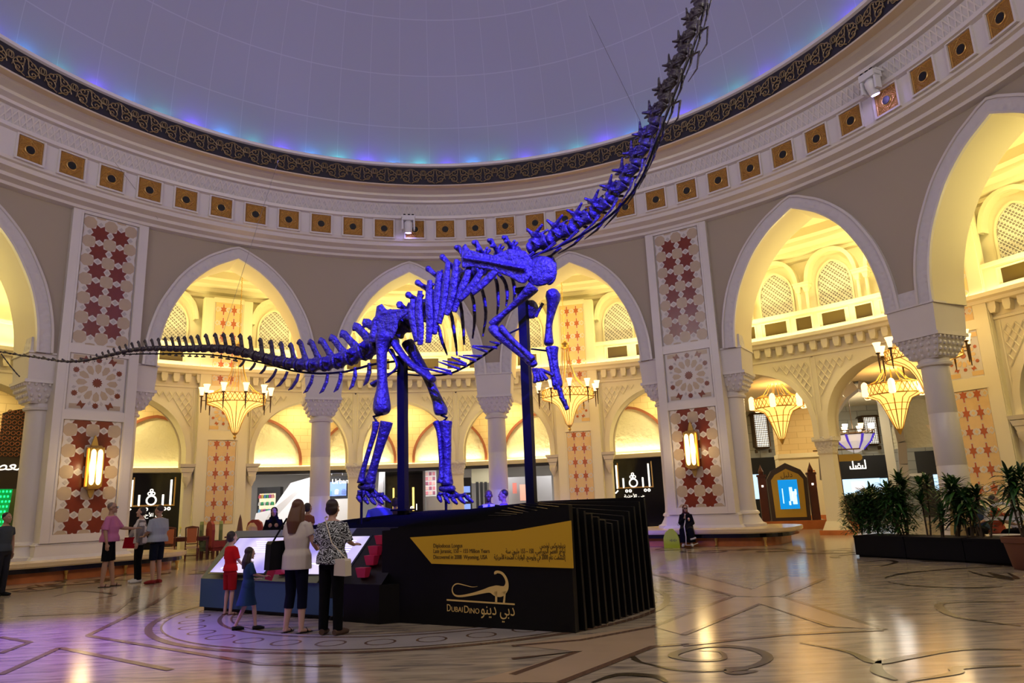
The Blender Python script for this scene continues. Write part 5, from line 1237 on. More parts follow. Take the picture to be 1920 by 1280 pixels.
shop_box((13.55, 42.5), (16.1, 42.1), 3.55, 'black shopfront with a dim bluish window left of the golden kiosk', None, [(.1, 1.65, .6, 1.2), (-.95, 1.9, .35, 1.4)])
shop_box((17.5, 40), (20.1, 39.5), 3.3, 'black shopfront with white calligraphy and a bright blue window behind the street lamp', (-.1, 2.62), [(-.1, 1.65, 1.9, .85), (1.05, 1.6, .35, .9)])
shop_box((20.6, 37.5), (24.0, 35.5), 3.3, 'black shopfront with a pale awning behind the planter shrubs', None, [(-.5, 1.7, 1.6, .8)])
m = MB(); A, B = ondist(1705, 891, 36.85), ondist(1722, 889, 36.85); m.box((0, .2, 0), (1.0, .8, .14)); m.build('awning', mat('pale_awning', (.8, .8, .8), .6), loc=(A+B)/2, label='pale narrow awning on the black shop behind the shrubs', cat='awning')
# grey stone arch over the corridor
ga = MB(); A = [ondist(*q) for q in ((1556, 900, 31), (1553, 860, 31), (1556, 812, 31.2), (1568, 775, 31.4), (1586, 746, 31.6), (1608, 728, 32), (1632, 738, 32.4), (1655, 757, 32.8), (1672, 785, 33.2), (1683, 830, 33.6), (1686, 870, 33.8), (1688, 910, 33.8))]
for i in range(len(A)-1):
    a, b = A[i], A[i+1]; d_ = (b-a).normalized(); n_ = Vector((-d_.z, 0, d_.x)); w_ = .42
    vs = [a, b, b+n_*w_, a+n_*w_]; vs += [v+Vector((.55, 1.1, 0)) for v in vs]; ga.add(vs, [(0, 1, 2, 3), (7, 6, 5, 4), (0, 4, 5, 1), (1, 5, 6, 2), (2, 6, 7, 3), (3, 7, 4, 0)])
ga.build('trim_grey_arch', mat('grey_arch_stone', (.42, .41, .43), .6), kind='structure')
# bay with carved tympanum in cool-toned stone at the far right of the corridor
m = MB(); ap = archpath([(1.3, 3.3), (1.28, 4.2), (1.0, 4.9), (.55, 5.4), (0, 5.6)]); T = Matrix.Translation((19.0, 33.6, 0)) @ Matrix.Rotation(-.5, 4, 'Z')
m.prism(ap, -.1, .1, 0, T); m.prism([(-1.7, 0), (-1.7, 6.3), (-1.3, 6.3), (-1.3, 0)], -.15, .3, 1, T); m.build('trim_cool_tympanum', [mat('carved_cool_stone', (.60, .64, .62), .6, bump=('noise', 6, 1.2)), mat('pale_blue_plaster', (.62, .66, .72), .6)], kind='structure')
for (x, y, z, p_, c_) in ((15, 33, 6.1, 190, (1, .80, .45)), (11.5, 38, 6.1, 130, (1, .82, .5)), (19, 37.5, 6.1, 130, (.95, .9, .8)), (16, 27.5, 6.1, 170, (1, .78, .42)), (20, 22, 6.1, 150, (1, .76, .4)), (24, 30, 6.1, 150, (1, .8, .5))):
    light('corridor_light', 'AREA', (x, y, z), p_, c_, (x, y, 0), shape='DISK', size=1.2)
# projecting wooden lattice lanterns on the stone
latt = mat('backlit_lattice', (.8, .75, .6), .5, emit=(1, .95, .80), es=1.5)
def bay_lantern(px, y, pt, pb, label):
    A = ondist(px, pt, y); B = ondist(px, pb, y); o = empty('lattice_bay_lamp', (A.x, y, B.z), 0, label=label, cat='lamp', group='lattice bay lamps on the stone wall'); h = A.z-B.z
    m = MB(); m.taper((0, 0, h), (1.1, .7), (.9, .6), .12); m.taper((0, 0, -.12), (.6, .4), (.8, .5), .12)
    for x in (-.4, .4): m.box((x, 0, h/2), (.1, .5, h)); m.box((x, -.1, -.25), (.08, .3, .2))
    m.build('wooden_case', bronze, o); m = MB(); m.box((0, -.18, h/2), (.7, .04, h)); m.build('lit_pane', latt, o)
    m = MB()
    for i in range(7): m.box((-.3+.1*i, -.22, h/2), (.03, .03, h))
    for i in range(15): m.box((0, -.22, h*(i+.5)/15), (.7, .03, .03))
    m.build('lattice', bronze, o)
bay_lantern(1422, 42.38, 778, 838, 'dark wooden lattice lamp on the stone wall left of the golden kiosk'); bay_lantern(1626, 41.55, 783, 832, 'dark wooden lattice lamp on the stone wall right of the street lamp')
# golden pointed kiosk
kc = onfloor(1483, 978); kf = empty('golden_kiosk', (ondist(1482, 960, 31).x, 31, 0), -.28, label='golden pointed kiosk with a blue screen and dark wooden posts', cat='kiosk')
kf.scale = (.78, .78, .88); gk = mat('gold_board', (.58, .36, .035), .4); dkw = mat('dark_bronze_frame', (.05, .03, .025), .4)
m = MB(); m.box((0, .35, .2), (3.3, 1.9, .4)); m.build('plinth', orange, kf)
m = MB(); m.prism([(-.98, .4), (-1.02, 2.35), (-.75, 2.75), (0, 3.1), (.75, 2.75), (1.02, 2.35), (.98, .4)], -.3, .9); m.build('frame', dkw, kf)
m = MB(); m.prism([(-.78, .55), (-.82, 2.3), (-.6, 2.55), (0, 2.82), (.6, 2.55), (.82, 2.3), (.78, .55)], -.34, -.3); m.build('gold_face', gk, kf)
m = MB(); m.box((0, -.36, 1.62), (.98, .04, 1.36)); sc_ = m.build('blue_screen', mat('blue_screen', (.0, .1, .3), .3, emit=(.0, .28, .75), es=1.0), kf)
m = MB()
for x, w_, z0, z1 in ((.12, .16, 1.3, 1.95), (.28, .22, 1.15, 1.75), (.36, .1, 1.6, 1.85), (.02, .1, 1.12, 1.3), (-.3, .05, 1.2, 1.9)): m.box((x, -.385, (z0+z1)/2), (w_, .01, z1-z0))
m.build('screen_graphics', mat('pale_cyan_screen', (.7, .9, 1), .4, emit=(.55, .85, 1), es=1.1), sc_)
text('lettering', arabic('دليل'), .34, ink, kf, (0, -.345, 2.42), align='CENTER', ext=.005)
for s_ in (-1, 1):
    m = MB(); m.box((s_*1.28, .1, 1.45), (.4, .5, 2.1)); m.box((s_*1.28, .1, 2.55), (.5, .6, .1)); m.lathe([(.12, 2.6), (.14, 2.75), (.05, 2.95), (.001, 3.1)], (s_*1.28, .1, 0), 10); m.build('side_post', darkwood, kf)
    m = MB(); m.box((s_*1.28, -.18, 2.05), (.1, .04, .1)); m.build('small_lamp', signlit, kf)
# framed patterned panels
for i, (px, y0, y1, c_, l) in enumerate(((1523, 881, 910, tile_o, 'upper rust framed ornamental panel right of the kiosk'), (1526, 918, 950, tile_o, 'lower rust framed ornamental panel right of the kiosk'), (1552, 880, 908, tile_g, 'upper pale framed ornamental panel behind the slender pillar'), (1556, 916, 946, tile_g, 'lower pale framed ornamental panel behind the slender pillar'))):
    o, w_, h_ = sb(px-7, y0, px+7, y1, 36.54 if i < 2 else 36.33, .05, c_, 'framed_panel', l, 'panel', group='framed ornamental panels')
    m = MB(); m.box((0, -.03, h_/2), (w_*.8, .02, h_*.84)); m.build('pale_field', tile_y if i < 2 else tile_w, o); m = MB(); m.tube([(.09*w_*math.sin(k*2.2)*k*.35, -.045, h_*(.2+.06*k)) for k in range(11)], .018, 5); m.build('ornament', c_, o)
# street lamp with a hanging sign board
lp = onfloor(1586, 991); L0 = empty('street_lamp', lp, -.2, label='dark street lamp with a hanging yellow sign board beside the slender pillar', cat='street lamp')
m = MB(); m.box((0, 0, .17), (.95, .95, .34)); m.build('plinth', orange, L0)
m = MB(); m.taper((0, 0, .34), (.62, .62), (.26, .26), .75); m.lathe([(.13, 1.05), (.14, 1.15), (.115, 1.3), (.10, 3.1), (.12, 3.15), (.14, 3.25)], (0, 0, 0), 14); m.tube([(-.85, 0, 3.12), (.95, 0, 3.12)], .03, 6); m.build('pole', mat('brown_cast_iron', (.17, .095, .045), .45, .3), L0)
m = MB(); m.taper((0, 0, 3.25), (.22, .22), (.34, .34), .1); m.taper((0, 0, 3.95), (.38, .38), (.1, .1), .25); m.lathe([(.04, 4.2), (.05, 4.25), (.001, 4.4)], (0, 0, 0), 8)
for a in range(6): m.tube([(.17*math.cos(a*PI/3), .17*math.sin(a*PI/3), 3.3), (.19*math.cos(a*PI/3), .19*math.sin(a*PI/3), 3.97)], .018, 4)
m.build('lantern_cage', bronze, L0); m = MB(); m.lathe([(.13, 3.34), (.15, 3.95)], (0, 0, 0), 12); m.build('lantern_glass', mat('dim_lamp_glass', (.8, .6, .3), .3, emit=(1, .7, .3), es=.8), L0)
m = MB(); pl_ = [(-1.0+1.0*0+.0, 0)]; bd = []
for cxx, s_ in ((.85, 1), (-.45, -1)):
    bd += [(cxx+s_*.14*math.cos(t), 2.78+.14*math.sin(t)*s_) for t in [(-PI/2+PI*i/8) for i in range(9)]]
m.prism(bd, -.03, .03); m.build('sign_board', mat('yellow_lamp_board', (.55, .38, .08), .5), L0); m = MB()
for x in (-.3, .7): m.tube([(x, 0, 2.9), (x, 0, 3.12)], .012, 4)
m.build('sign_hanger', bronze, L0)
# small far chandelier with violet drapes
fc = empty('draped_chandelier', ondist(1590+10, 815, 37), 0, label='small far chandelier with white shades and violet bands over the lamp post', cat='chandelier'); m = MB(); n = 20
for z in (0, .2): m.tube([(1.0*math.cos(2*PI*i/n), 1.0*math.sin(2*PI*i/n), z) for i in range(n+1)], .03, 4, cap=False)
for i in range(n): m.tube([(math.cos(2*PI*i/n), math.sin(2*PI*i/n), 0), (math.cos(2*PI*i/n), math.sin(2*PI*i/n), .2)], .02, 4)
m.tube([(0, 0, .2), (0, 0, 1.9)], .02, 5); m.build('ring', bronze, fc); m = MB(); m.lathe([(.98, 0), (.8, -.35), (.4, -.75), (.1, -.9)], (0, 0, 0), 20); m.build('drape_bowl', mat('white_drape', (.85, .82, .85), .6, emit=(.9, .85, .9), es=.35), fc)
m = MB()
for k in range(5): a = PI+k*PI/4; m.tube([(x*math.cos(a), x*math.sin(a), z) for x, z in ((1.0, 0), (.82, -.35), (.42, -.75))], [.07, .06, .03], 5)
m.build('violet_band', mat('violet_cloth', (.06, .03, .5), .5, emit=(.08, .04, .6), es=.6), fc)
for k in range(8): a = 2*PI*k/8; m = MB(); m.lathe([(.07, .22), (.14, .5)], (.95*math.cos(a), .95*math.sin(a), 0), 10); m.build('lamp_shade', gl_fl if k % 2 else gl_sh, fc)
light('chandelier_light', 'POINT', ondist(1600, 800, 37), 60, (1, .85, .6), shadow_soft_size=.4)
# ---- left: dark restaurant front
lf = atring('restaurant_front', -.862, R3+.05, 0, label='dark restaurant front with pierced arch and white Arabic script at the left edge', cat='shopfront')
m = MB(); m.box((0, .1, 3.25), (4.4, .2, 1.1)); m.build('sign_band', mat('dark_brown_band', (.015, .008, .005), .4), lf); text('lettering', arabic('المعصوب'), .50, signlit, lf, (-.75, -.02, 3.35), align='CENTER', ext=.02)
ap2 = archpath([(p.x, p.y) for p in beztab([(2.15, 3.8), (2.05, 4.3), (1.7, 4.8), (1.1, 5.25), (.5, 5.5), (0, 5.6)], 2)]); m = MB(); m.prism(ap2, .05, .12); pb = m.build('pierced_arch', mat('deep_brown', (.02, .008, .004), .5), lf)
m = MB()
for i in range(-12, 13):
    for j in range(9):
        x, z = i*.17+(.085 if j % 2 else 0), 3.9+j*.19
        if abs(x) < 2.1*math.sqrt(max(0, 1-((z-3.8)/1.75)**2)): m.tube([(x+.07*math.cos(2*PI*k/6), .03, z+.07*math.sin(2*PI*k/6)) for k in range(7)], .012, 4, cap=False)
m.build('fretwork', mat('copper_fret', (.30, .10, .04), .4, .5), pb)
m = MB(); m.box((-2.3, .4, 3), (.3, .8, 6)); m.box((2.3, .4, 3), (.3, .8, 6)); m.build('jamb', creamw, lf)
lr = MB(); lr.ring([(26, 0), (26, 3.4)], -1.02, -.77, 12, 0); lr.add([P(-.77, R3, 0), P(-.77, 26, 0), P(-.77, 26, 3.4), P(-.77, R3, 3.4)], [(0, 1, 2, 3)]); lr.ring([(R3, 3.4), (26, 3.4)], -1.02, -.77, 8, 0); lr.build('wall_restaurant_room', mat('ochre_wall', (.60, .42, .12), .6), kind='structure')
light('restaurant_light', 'AREA', P(-.88, 23.5, 3.3), 60, (1, .75, .35), P(-.88, 23.5, 0), shape='DISK', size=1.0)
gl = mat('green_light_screen', (.0, .5, .15), .5, emit=(.003, .25, .06), es=.6, bump=('voro', 12, .5)); m = MB(); A = onring(4, 940, 22.5)[0]; m.prism([(-.5, 0), (-.5, 3.2), (.32, 3.2), (.18, 1.5), (.05, .9), (0, 0)], -.05, .05); m.build('green_screen', gl, loc=(A.x, A.y, 0), rz=.75, label='glowing green pierced screen inside the restaurant at the left edge', cat='screen')
m = MB(); A = onring(37, 940, 23.5)[0]; m.box((0, 0, 1.6), (.5, .4, 3.2)); m.build('dark_pillar', mat('green_brown', (.05, .06, .02), .5), loc=(A.x-.45, A.y, 0), rz=.75, label='dark greenish pillar beside the glowing green screen', cat='pillar')
m = MB(); A = onring(38, 940, 25.5)[0]; m.prism(archpath([(.35, 1.6), (.35, 2.4), (.2, 2.9), (0, 3.15)]), -.05, .05); m.build('window_dark_arch', black, loc=(A.x, A.y, 0), rz=.75, kind='structure')
m2 = MB()
for j in range(15):
    for i in range(7):
        z = .5+j*.18; x = -.45+i*.11+(.05 if j % 2 else 0)
        if x < .05+(z-.9)*.13: m2.box((x, -.07, z), (.045, .02, .07))
gs_ = bpy.data.objects['green_screen']; m2.build('green_bulbs', mat('green_bulb_light', (0, 1, .3), .5, emit=(.02, 1, .28), es=2), gs_)
light('green_glow', 'POINT', P(-.93, 22.6, 2.2), 2, (.05, 1, .3), shadow_soft_size=.3)
# ============================================================ FURNITURE, PLANTS, PEOPLE
def dining_chair():
    c = empty('dining_chair'); pad = mat('orange_upholstery', (.42, .12, .04), .6)
    m = MB(); m.slab([(-.23, -.22), (.23, -.22), (.21, .22), (-.21, .22)], .42, .50); m.build('seat', mat('cream_seat_pad', (.5, .35, .2), .7), c)
    for x, y in ((-.2, -.19), (.2, -.19), (-.19, .2), (.19, .2)): m = MB(); m.taper((x, y, 0), (.04, .04), (.055, .055), .43); m.build('leg', darkwood, c)
    m = MB()
    for x in (-.19, .19): m.tube([(x, .2, .43), (x, .23, .8), (x*1.05, .30, 1.12)], .025, 6)
    m.tube([(-.21, .30, 1.12), (0, .31, 1.16), (.21, .30, 1.12)], .028, 6); m.tube([(-.19, .21, .58), (.19, .21, .58)], .018, 6); m.build('back_frame', darkwood, c)
    m = MB(); m.add([(-.15, .21, .62), (.15, .21, .62), (.16, .27, 1.1), (-.16, .27, 1.1), (-.15, .25, .62), (.15, .25, .62), (.16, .31, 1.1), (-.16, .31, 1.1)], [(0, 1, 2, 3), (7, 6, 5, 4), (0, 4, 5, 1), (1, 5, 6, 2), (2, 6, 7, 3), (3, 7, 4, 0)]); m.build('backrest', pad, c)
    m = MB(); m.tube([(-.2, -.19, .18), (-.19, .2, .18)], .014, 5); m.tube([(.2, -.19, .18), (.19, .2, .18)], .014, 5); m.tube([(-.2, 0, .18), (.2, 0, .18)], .014, 5); m.build('stretcher', darkwood, c)
    return c
def table(w_, d_, name='dining_table', label=None, loc=(0, 0, 0), rz=0):
    t = empty(name, loc, rz, label=label, cat='table', group='restaurant tables'); m = MB(); m.box((0, 0, .77), (w_, d_, .05)); m.box((0, 0, .70), (w_-.12, d_-.12, .1)); m.build('tabletop', darkwood, t)
    for x in (-1, 1):
        for y in (-1, 1): m = MB(); m.taper((x*(w_/2-.08), y*(d_/2-.08), 0), (.06, .06), (.09, .09), .7); m.build('leg', darkwood, t)
    return t
tc_ = onfloor(352, 1045); tc_ = Vector((-11.75, 26.3, 0)); trz = .35
table(1.3, .85, label='dark wooden dining table right of the left tiled pier', loc=tc_, rz=trz)
dc = dining_chair()
def put_chair(o, x, y, rz, label):
    R_ = Matrix.Rotation(trz, 4, 'Z'); p = tc_+R_ @ Vector((x, y, 0)); o.location = p; o.rotation_euler = (0, 0, trz+rz); tag(o, label, 'chair', 'dining chairs at the dark table')
put_chair(dc, -.62, -.72, PI, 'dining chair with orange back at the near left corner of the dark table')
put_chair(copy_tree(dc), .1, -.75, PI, 'dining chair with orange back in the middle of the near side of the dark table')
put_chair(copy_tree(dc), .5, .75, 0, 'dining chair with orange back on the far side of the dark table')
m = MB(); m.box((0, 0, .17), (.30, .05, .34)); o = m.build('menu_stand', darkwood, loc=tc_+Vector((.1, -.12, .795)), rz=.2, label='dark upright menu stand on the dining table', cat='menu stand')
m2 = MB(); m2.lathe([(.001, 0), (.08, 0), (.08, .01)], (0, 0, 0), 16, T=Matrix.Translation((0, -.026, .2)) @ Matrix.Rotation(PI/2, 4, 'X')); m2.build('round_emblem', goldline, o)
fv = empty('bud_vase', tc_+Vector((-.42, .05, .795)), 0, label='small vase with a yellow flower on the dining table', cat='vase'); m = MB(); m.lathe([(.03, 0), (.04, .05), (.015, .1), (.02, .13)], (0, 0, 0), 10); m.build('vase_body', mat('white_lacquer', (.85, .85, .88), .3), fv); m = MB(); m.tube([(0, 0, .1), (.01, 0, .3)], .006, 5); m.build('stem', mat('stem_green', (.1, .3, .05), .6), fv); m = MB(); m.ell((.01, 0, .32), .04, 8); m.build('bloom', mat('yellow_bloom', (.75, .65, .15), .6), fv)
for i, (dx, dy) in enumerate(((-.2, -.2), (.4, .15), (-.35, .22))):
    m = MB(); m.lathe([(.001, 0), (.07, 0), (.12, .015), (.12, .02)], (0, 0, 0), 16); m.build('plate', mat('white_lacquer', (.85, .85, .88), .3), loc=tc_+Matrix.Rotation(trz, 4, 'Z') @ Vector((dx, dy, .796)), label=['white plate at the near side of the dining table', 'white plate at the far right of the dining table', 'white plate at the far left of the dining table'][i], cat='plate', group='plates on the dining table')
def armchair(cm):
    c = empty('armchair'); m = MB(); m.box((0, 0, .38), (.6, .6, .2)); m.build('seat', cm, c); m = MB(); m.prism([(-.3, .4), (-.32, 1.0), (-.26, 1.2), (-.1, 1.3), (.1, 1.3), (.26, 1.2), (.32, 1.0), (.3, .4)], .26, .36); m.build('backrest', cm, c)
    for s_ in (-1, 1): m = MB(); m.prism([(s_*.27, .4), (s_*.27, .62), (s_*.36, .62), (s_*.36, .4)][::s_], -.25, .3); m.build('arm', cm, c)
    for x in (-.26, .26):
        for y in (-.26, .26): m = MB(); m.taper((x, y, 0), (.04, .04), (.06, .06), .3); m.build('leg', darkwood, c)
    return c
gch = mat('olive_upholstery', (.12, .15, .05), .7); rch = mat('crimson_upholstery', (.22, .02, .02), .7)
def put_arm(cm, px, y, rz, label):
    a = armchair(cm); q = ondist(px, 1000, y); a.location = (q.x, y, 0); a.rotation_euler = (0, 0, rz); tag(a, label, 'armchair', 'high-backed armchairs')
put_arm(gch, 395, 26.6, 1.9, 'high-backed olive armchair, leftmost of the row before the pilaster'); put_arm(rch, 411, 26.4, 2.3, 'high-backed crimson armchair between two olive ones')
put_arm(gch, 431, 26.6, 2.0, 'high-backed olive armchair right of the crimson one'); put_arm(rch, 487, 26.6, 2.9, 'crimson armchair just left of the console top')
q = ondist(452, 1000, 25.2); table(1.0, .7, label='dark table before the armchairs, half hidden by the boy', loc=(q.x, 25.2, 0), rz=.3)
q2 = Vector((q.x-.3, 25.2, .796)); m = MB(); m.lathe([(.14, 0), (.1, .2), (.05, .55), (.001, .72)], (0, 0, 0), 10); m.build('folded_napkin', mat('brown_napkin', (.12, .05, .03), .7), loc=q2+Vector((.25, 0, 0)), label='tall brown folded napkin cone on the table before the armchairs', cat='napkin')
m = MB(); m.lathe([(.12, 0), (.2, .1), (.16, .3), (.06, .42)], (0, 0, 0), 10); q3 = ondist(472, 1000, 24.0); m.box((0, 0, -.4), (.5, .5, .8)); m.build('patterned_cushion', mat('gold_leaf_cushion', (.45, .30, .08), .7, bump=('voro', 9, .6)), loc=(q3.x, 24.0, .8), label='gold patterned cushion on a block left of the console top', cat='cushion')
# left restaurant table seen past the left column
q = onring(4, 1000, 17.6)[0]; table(1.0, .8, label='dark table beyond the left marble column', loc=(q.x, q.y, 0), rz=.8)
cn_ = empty('candle_glass', (q.x+.1, q.y, .796), 0, label='small lit candle glass on the table beyond the left column', cat='candle'); m = MB(); m.lathe([(.04, 0), (.05, .12)], (0, 0, 0), 10); m.build('glass', mat('pale_glass', (.8, .8, .75), .2), cn_); m = MB(); m.ell((0, 0, .15), (.02, .02, .04), 6); m.build('flame', gl_fl, cn_)
# ---- planter with dracaenas
leafm = [mat('dark_leaf', (.012, .042, .010), .4), mat('mid_leaf', (.022, .08, .015), .4), mat('bright_leaf', (.04, .13, .02), .4)]; barkm = mat('thin_bark', (.10, .07, .04), .8)
def leaf(m, base, d_, L_, w_, droop, mi, r_):
    side = d_.cross(Vector((0, 0, 1)));
    if side.length < .1: side = Vector((1, 0, 0))
    side.normalize(); n = 5; vs = []
    for i in range(n+1):
        t = i/n; p = base+d_*(L_*t)-Vector((0, 0, 1))*(droop*L_*t*t); ww = w_*math.sin(PI*min(1, .12+.88*t))**.8*(1 if i < n else .05)
        vs += [p-side*ww/2, p+Vector((0, 0, -.12*ww)), p+side*ww/2]
    m.add(vs, [(3*i+j, 3*i+j+1, 3*i+4+j, 3*i+3+j) for i in range(n) for j in (0, 1)], mi)
def dracaena(loc, h, seed, label, nst=4, pot=False, spread=.3, lw=.06, ll=.50, group='shrubs in the long planter', nl=44):
    r_ = random.Random(seed); o = empty('dracaena', loc, r_.random()*6, label=label, cat='plant', group=group); st = MB(); lf_ = MB()
    for k in range(nst):
        a = r_.random()*6.28; rr = spread*r_.random(); hh = h*(1-.62*k/nst)*(.9+.15*r_.random()) if k else h*.82
        b = Vector((rr*.4*math.cos(a), rr*.4*math.sin(a), 0)); t = Vector((rr*math.cos(a), rr*math.sin(a), hh)); st.tube([b, b.lerp(t, .5)+Vector((r_.uniform(-.04, .04), r_.uniform(-.04, .04), 0)), t], [.02, .016, .012], 5)
        for i in range(nl):
            u = i/nl; el = 1.35-1.55*u+r_.uniform(-.15, .15); az = i*2.4+r_.random()*.5; d_ = Vector((math.cos(el)*math.cos(az), math.cos(el)*math.sin(az), math.sin(el)))
            leaf(lf_, t-Vector((0, 0, .16*u)), d_, ll*(.75+.4*r_.random()), lw*(.8+.5*r_.random()), .35+.3*r_.random(), r_.choice((0, 0, 1, 1, 2)), r_)
        for i in range(10):
            u = r_.random(); p = b.lerp(t, .25+.6*u); az = r_.random()*6.28; leaf(lf_, p, Vector((math.cos(az)*.8, math.sin(az)*.8, .4)), ll*.5, lw*.8, .5, r_.choice((0, 1)), r_)
    st.build('stem', barkm, o); lf_.build('foliage', leafm, o); return o
def ficus(loc, h, seed, label, w_=.42):
    r_ = random.Random(seed); o = empty('leafy_shrub', loc, 0, label=label, cat='plant', group='shrubs in the long planter'); st = MB(); lf_ = MB()
    for k in range(7):
        a = r_.random()*6.28; t = Vector((w_*.7*math.cos(a)*r_.random(), w_*.7*math.sin(a)*r_.random(), h*(.6+.35*r_.random()))); st.tube([(0, 0, 0), t*.5+Vector((0, 0, .05)), t], [.015, .012, .006], 4)
    for i in range(1700):
        a = r_.random()*6.28; z = .04+(h-.05)*r_.random()**.85; rr = w_*math.sqrt(r_.random())*(1-.35*(z/h)**2); az = a+r_.uniform(-.8, .8); el = r_.uniform(-.3, .9)
        leaf(lf_, Vector((rr*math.cos(a), rr*math.sin(a), z)), Vector((math.cos(el)*math.cos(az), math.cos(el)*math.sin(az), math.sin(el))), .10+.05*r_.random(), .034, .3, r_.choice((0, 1, 1, 2)), r_)
    st.build('stem', barkm, o); lf_.build('foliage', leafm, o); return o
q0, q1, q2_ = onfloor(1605, 1043), onfloor(1910, 1061), onfloor(1603, 1028)
pd = (q1-q0).normalized(); pn = Vector((-pd.y, pd.x, 0)); pn = pn if pn.y > 0 else -pn; prz = math.atan2(pd.y, pd.x)
plm = mat('black_planter_board', (.004, .004, .007), .6, spec=.12); soil = mat('dark_soil', (.02, .013, .008), .9); TL = (q1-q0).length+.3
for i in range(3):
    L_ = TL/3; c = q0+pd*(L_*(i+.5))+pn*.42; o = empty('planter_box', c, prz, label=['black planter box at the left end of the row, under the leafy shrubs', 'black planter box in the middle of the planter row', 'black planter box at the right end of the row, behind the clay pot'][i], cat='planter', group='black planter boxes')
    m = MB(); m.slab([(-L_/2+.01, -.42), (L_/2-.01, -.42), (L_/2-.01, .42), (-L_/2+.01, .42)], .04, .46); m.box((0, 0, .02), (L_-.1, .74, .04)); m.box((0, -.425, .45), (L_-.02, .03, .05)); m.build('box', plm, o); m = MB(); m.box((0, 0, .465), (L_-.1, .74, .02)); m.build('soil', soil, o)
def onpl(px, back=.42):
    d = ray(px, 1040); d = Vector((d.x, d.y, 0)); a = q0+pn*back; t = (a.dot(pn))/d.dot(pn); p = d*t; return Vector((p.x, p.y, .475))
ficus(onpl(1622, .3), .95, 3, 'leafy green shrub at the left end of the planter'); ficus(onpl(1652, .45), 1.05, 4, 'second leafy green shrub from the left end of the planter', .45)
ficus(onpl(1690, .35), 1.0, 5, 'third leafy green shrub from the left end of the planter', .45)
dracaena(onpl(1628, .55), 1.15, 11, 'low dracaena among the leafy shrubs at the left end of the planter', 3); dracaena(onpl(1706, .5), 1.32, 12, 'bushy dracaena in front of the black shop with the awning', 5)
dracaena(onpl(1746, .5), 1.42, 13, 'tall thin dracaena in front of the marble column', 3, ll=.40, spread=.2, nl=34); dracaena(onpl(1796, .5), 1.28, 14, 'dark dracaena right of the marble column', 4)
dracaena(onpl(1828, .4), 1.05, 15, 'medium dracaena left of the clay pot', 4); dracaena(onpl(1770, .25), .7, 16, 'low dracaena at the foot of the marble column', 3, ll=.3, spread=.3, nl=14); dracaena(onpl(1855, .4), .8, 17, 'low dracaena just left of the clay pot', 3, ll=.3, nl=16)
pt = onfloor(1916, 1075); pt = Vector((9.05, 13.35, 0)); cp_ = empty('clay_pot', pt, 0, label='reddish clay plant pot at the right picture edge, before the planter', cat='pot'); clay = mat('red_clay', (.16, .055, .03), .7)
m = MB(); m.lathe([(.22, 0), (.25, .03), (.33, .45), (.36, .47), (.37, .56), (.33, .57), (.31, .5), (.001, .5)], (0, 0, 0), 28); m.build('pot_body', clay, cp_, smooth=40)
dracaena(pt+Vector((0, 0, .52)), 1.35, 21, 'tall dracaena with arching leaves in the clay pot at the right edge', 4, ll=.5, lw=.05, group='potted shrub', spread=.22)
# seats behind the planter
stripe = mat('gold_striped_cloth', (.45, .33, .12), .6, bump=('noise', 14, .5)); q = ondist(1808, 990, 18.3)
m = MB(); m.lathe([(.34, 0), (.3, .5), (.22, 1.0), (.2, 1.35), (.001, 1.36)], (0, 0, 0), 20); m.build('draped_pillar', stripe, loc=(q.x, q.y, 0), label='gold draped column-like stand behind the planter shrubs', cat='stand')
q = ondist(1885, 985, 15.6); rc = empty('round_chair', (q.x, q.y, 0), -.6, label='white round-backed chair behind the planter near the clay pot', cat='chair'); wl = mat('white_lacquer', (.85, .85, .88), .3)
m = MB(); m.lathe([(.33, .74), (.36, .78), (.33, .82)], (0, 0, 0), 24, a0=0, a1=PI); m.tube([(.34*math.cos(PI*i/12), .12+.05, .75+.34*math.sin(PI*i/12)) for i in range(13)], .035, 6); m.build('round_back', wl, rc); m = MB(); m.lathe([(.30, .42), (.32, .46), (.001, .47)], (0, 0, 0), 20); m.build('seat', wl, rc); m = MB(); m.lathe([(.25, 0), (.05, .03), (.04, .42)], (0, 0, 0), 16); m.build('pedestal_leg', wl, rc)
q = ondist(1860, 985, 18.5); table(1.0, 1.0, label='dark table behind the planter shrubs', loc=(q.x, q.y, 0), rz=.2)
# ============================================================ PEOPLE
def loft(mb, rings, n=18, m=0):
    vs = []
    for (x, y, z, rx, ry) in rings:
        for j in range(n): a = 2*PI*j/n; vs.append((x+rx*math.cos(a), y+ry*math.sin(a), z))
    k = len(rings); fs = [(i*n+j, i*n+(j+1) % n, (i+1)*n+(j+1) % n, (i+1)*n+j) for i in range(k-1) for j in range(n)]+[tuple(range(n))[::-1], tuple((k-1)*n+j for j in range(n))]
    mb.add(vs, fs, m)
V = Vector
def hand(mb, wr, d_, palm, side, curl=.5, s=1.0):
    """wr wrist, d_ direction of the hand, palm normal, side = thumb side"""
    d_ = d_.normalized(); th = (palm.cross(d_)*side).normalized(); pc = wr+d_*.045*s
    mb.tube([wr-d_*.01, wr+d_*.03*s, wr+d_*.085*s], [.022*s, .032*s, .034*s], 10, flat=.5, up=th)
    for k in range(4):
        b = wr+d_*.082*s+th*(.028-.0185*k)*s; L_ = (.040, .046, .043, .033)[k]*s; d1 = (d_*math.cos(curl*.6)+palm*math.sin(curl*.6)); d2 = (d_*math.cos(curl*1.5)+palm*math.sin(curl*1.5)); 
        mb.tube([b-d_*.012, b, b+d1*L_, b+d1*L_+d2*L_*.75], [.0095*s, .0095*s, .0088*s, .0070*s], 7)
    b = wr+d_*.022*s+th*.024*s; d3 = (d_*.75+th*.65+palm*.25).normalized(); mb.tube([b-th*.01, b+d3*.032*s, b+d3*.034*s+(d_*.95+palm*.3)*.028*s], [.0125*s, .0105*s, .008*s], 7)
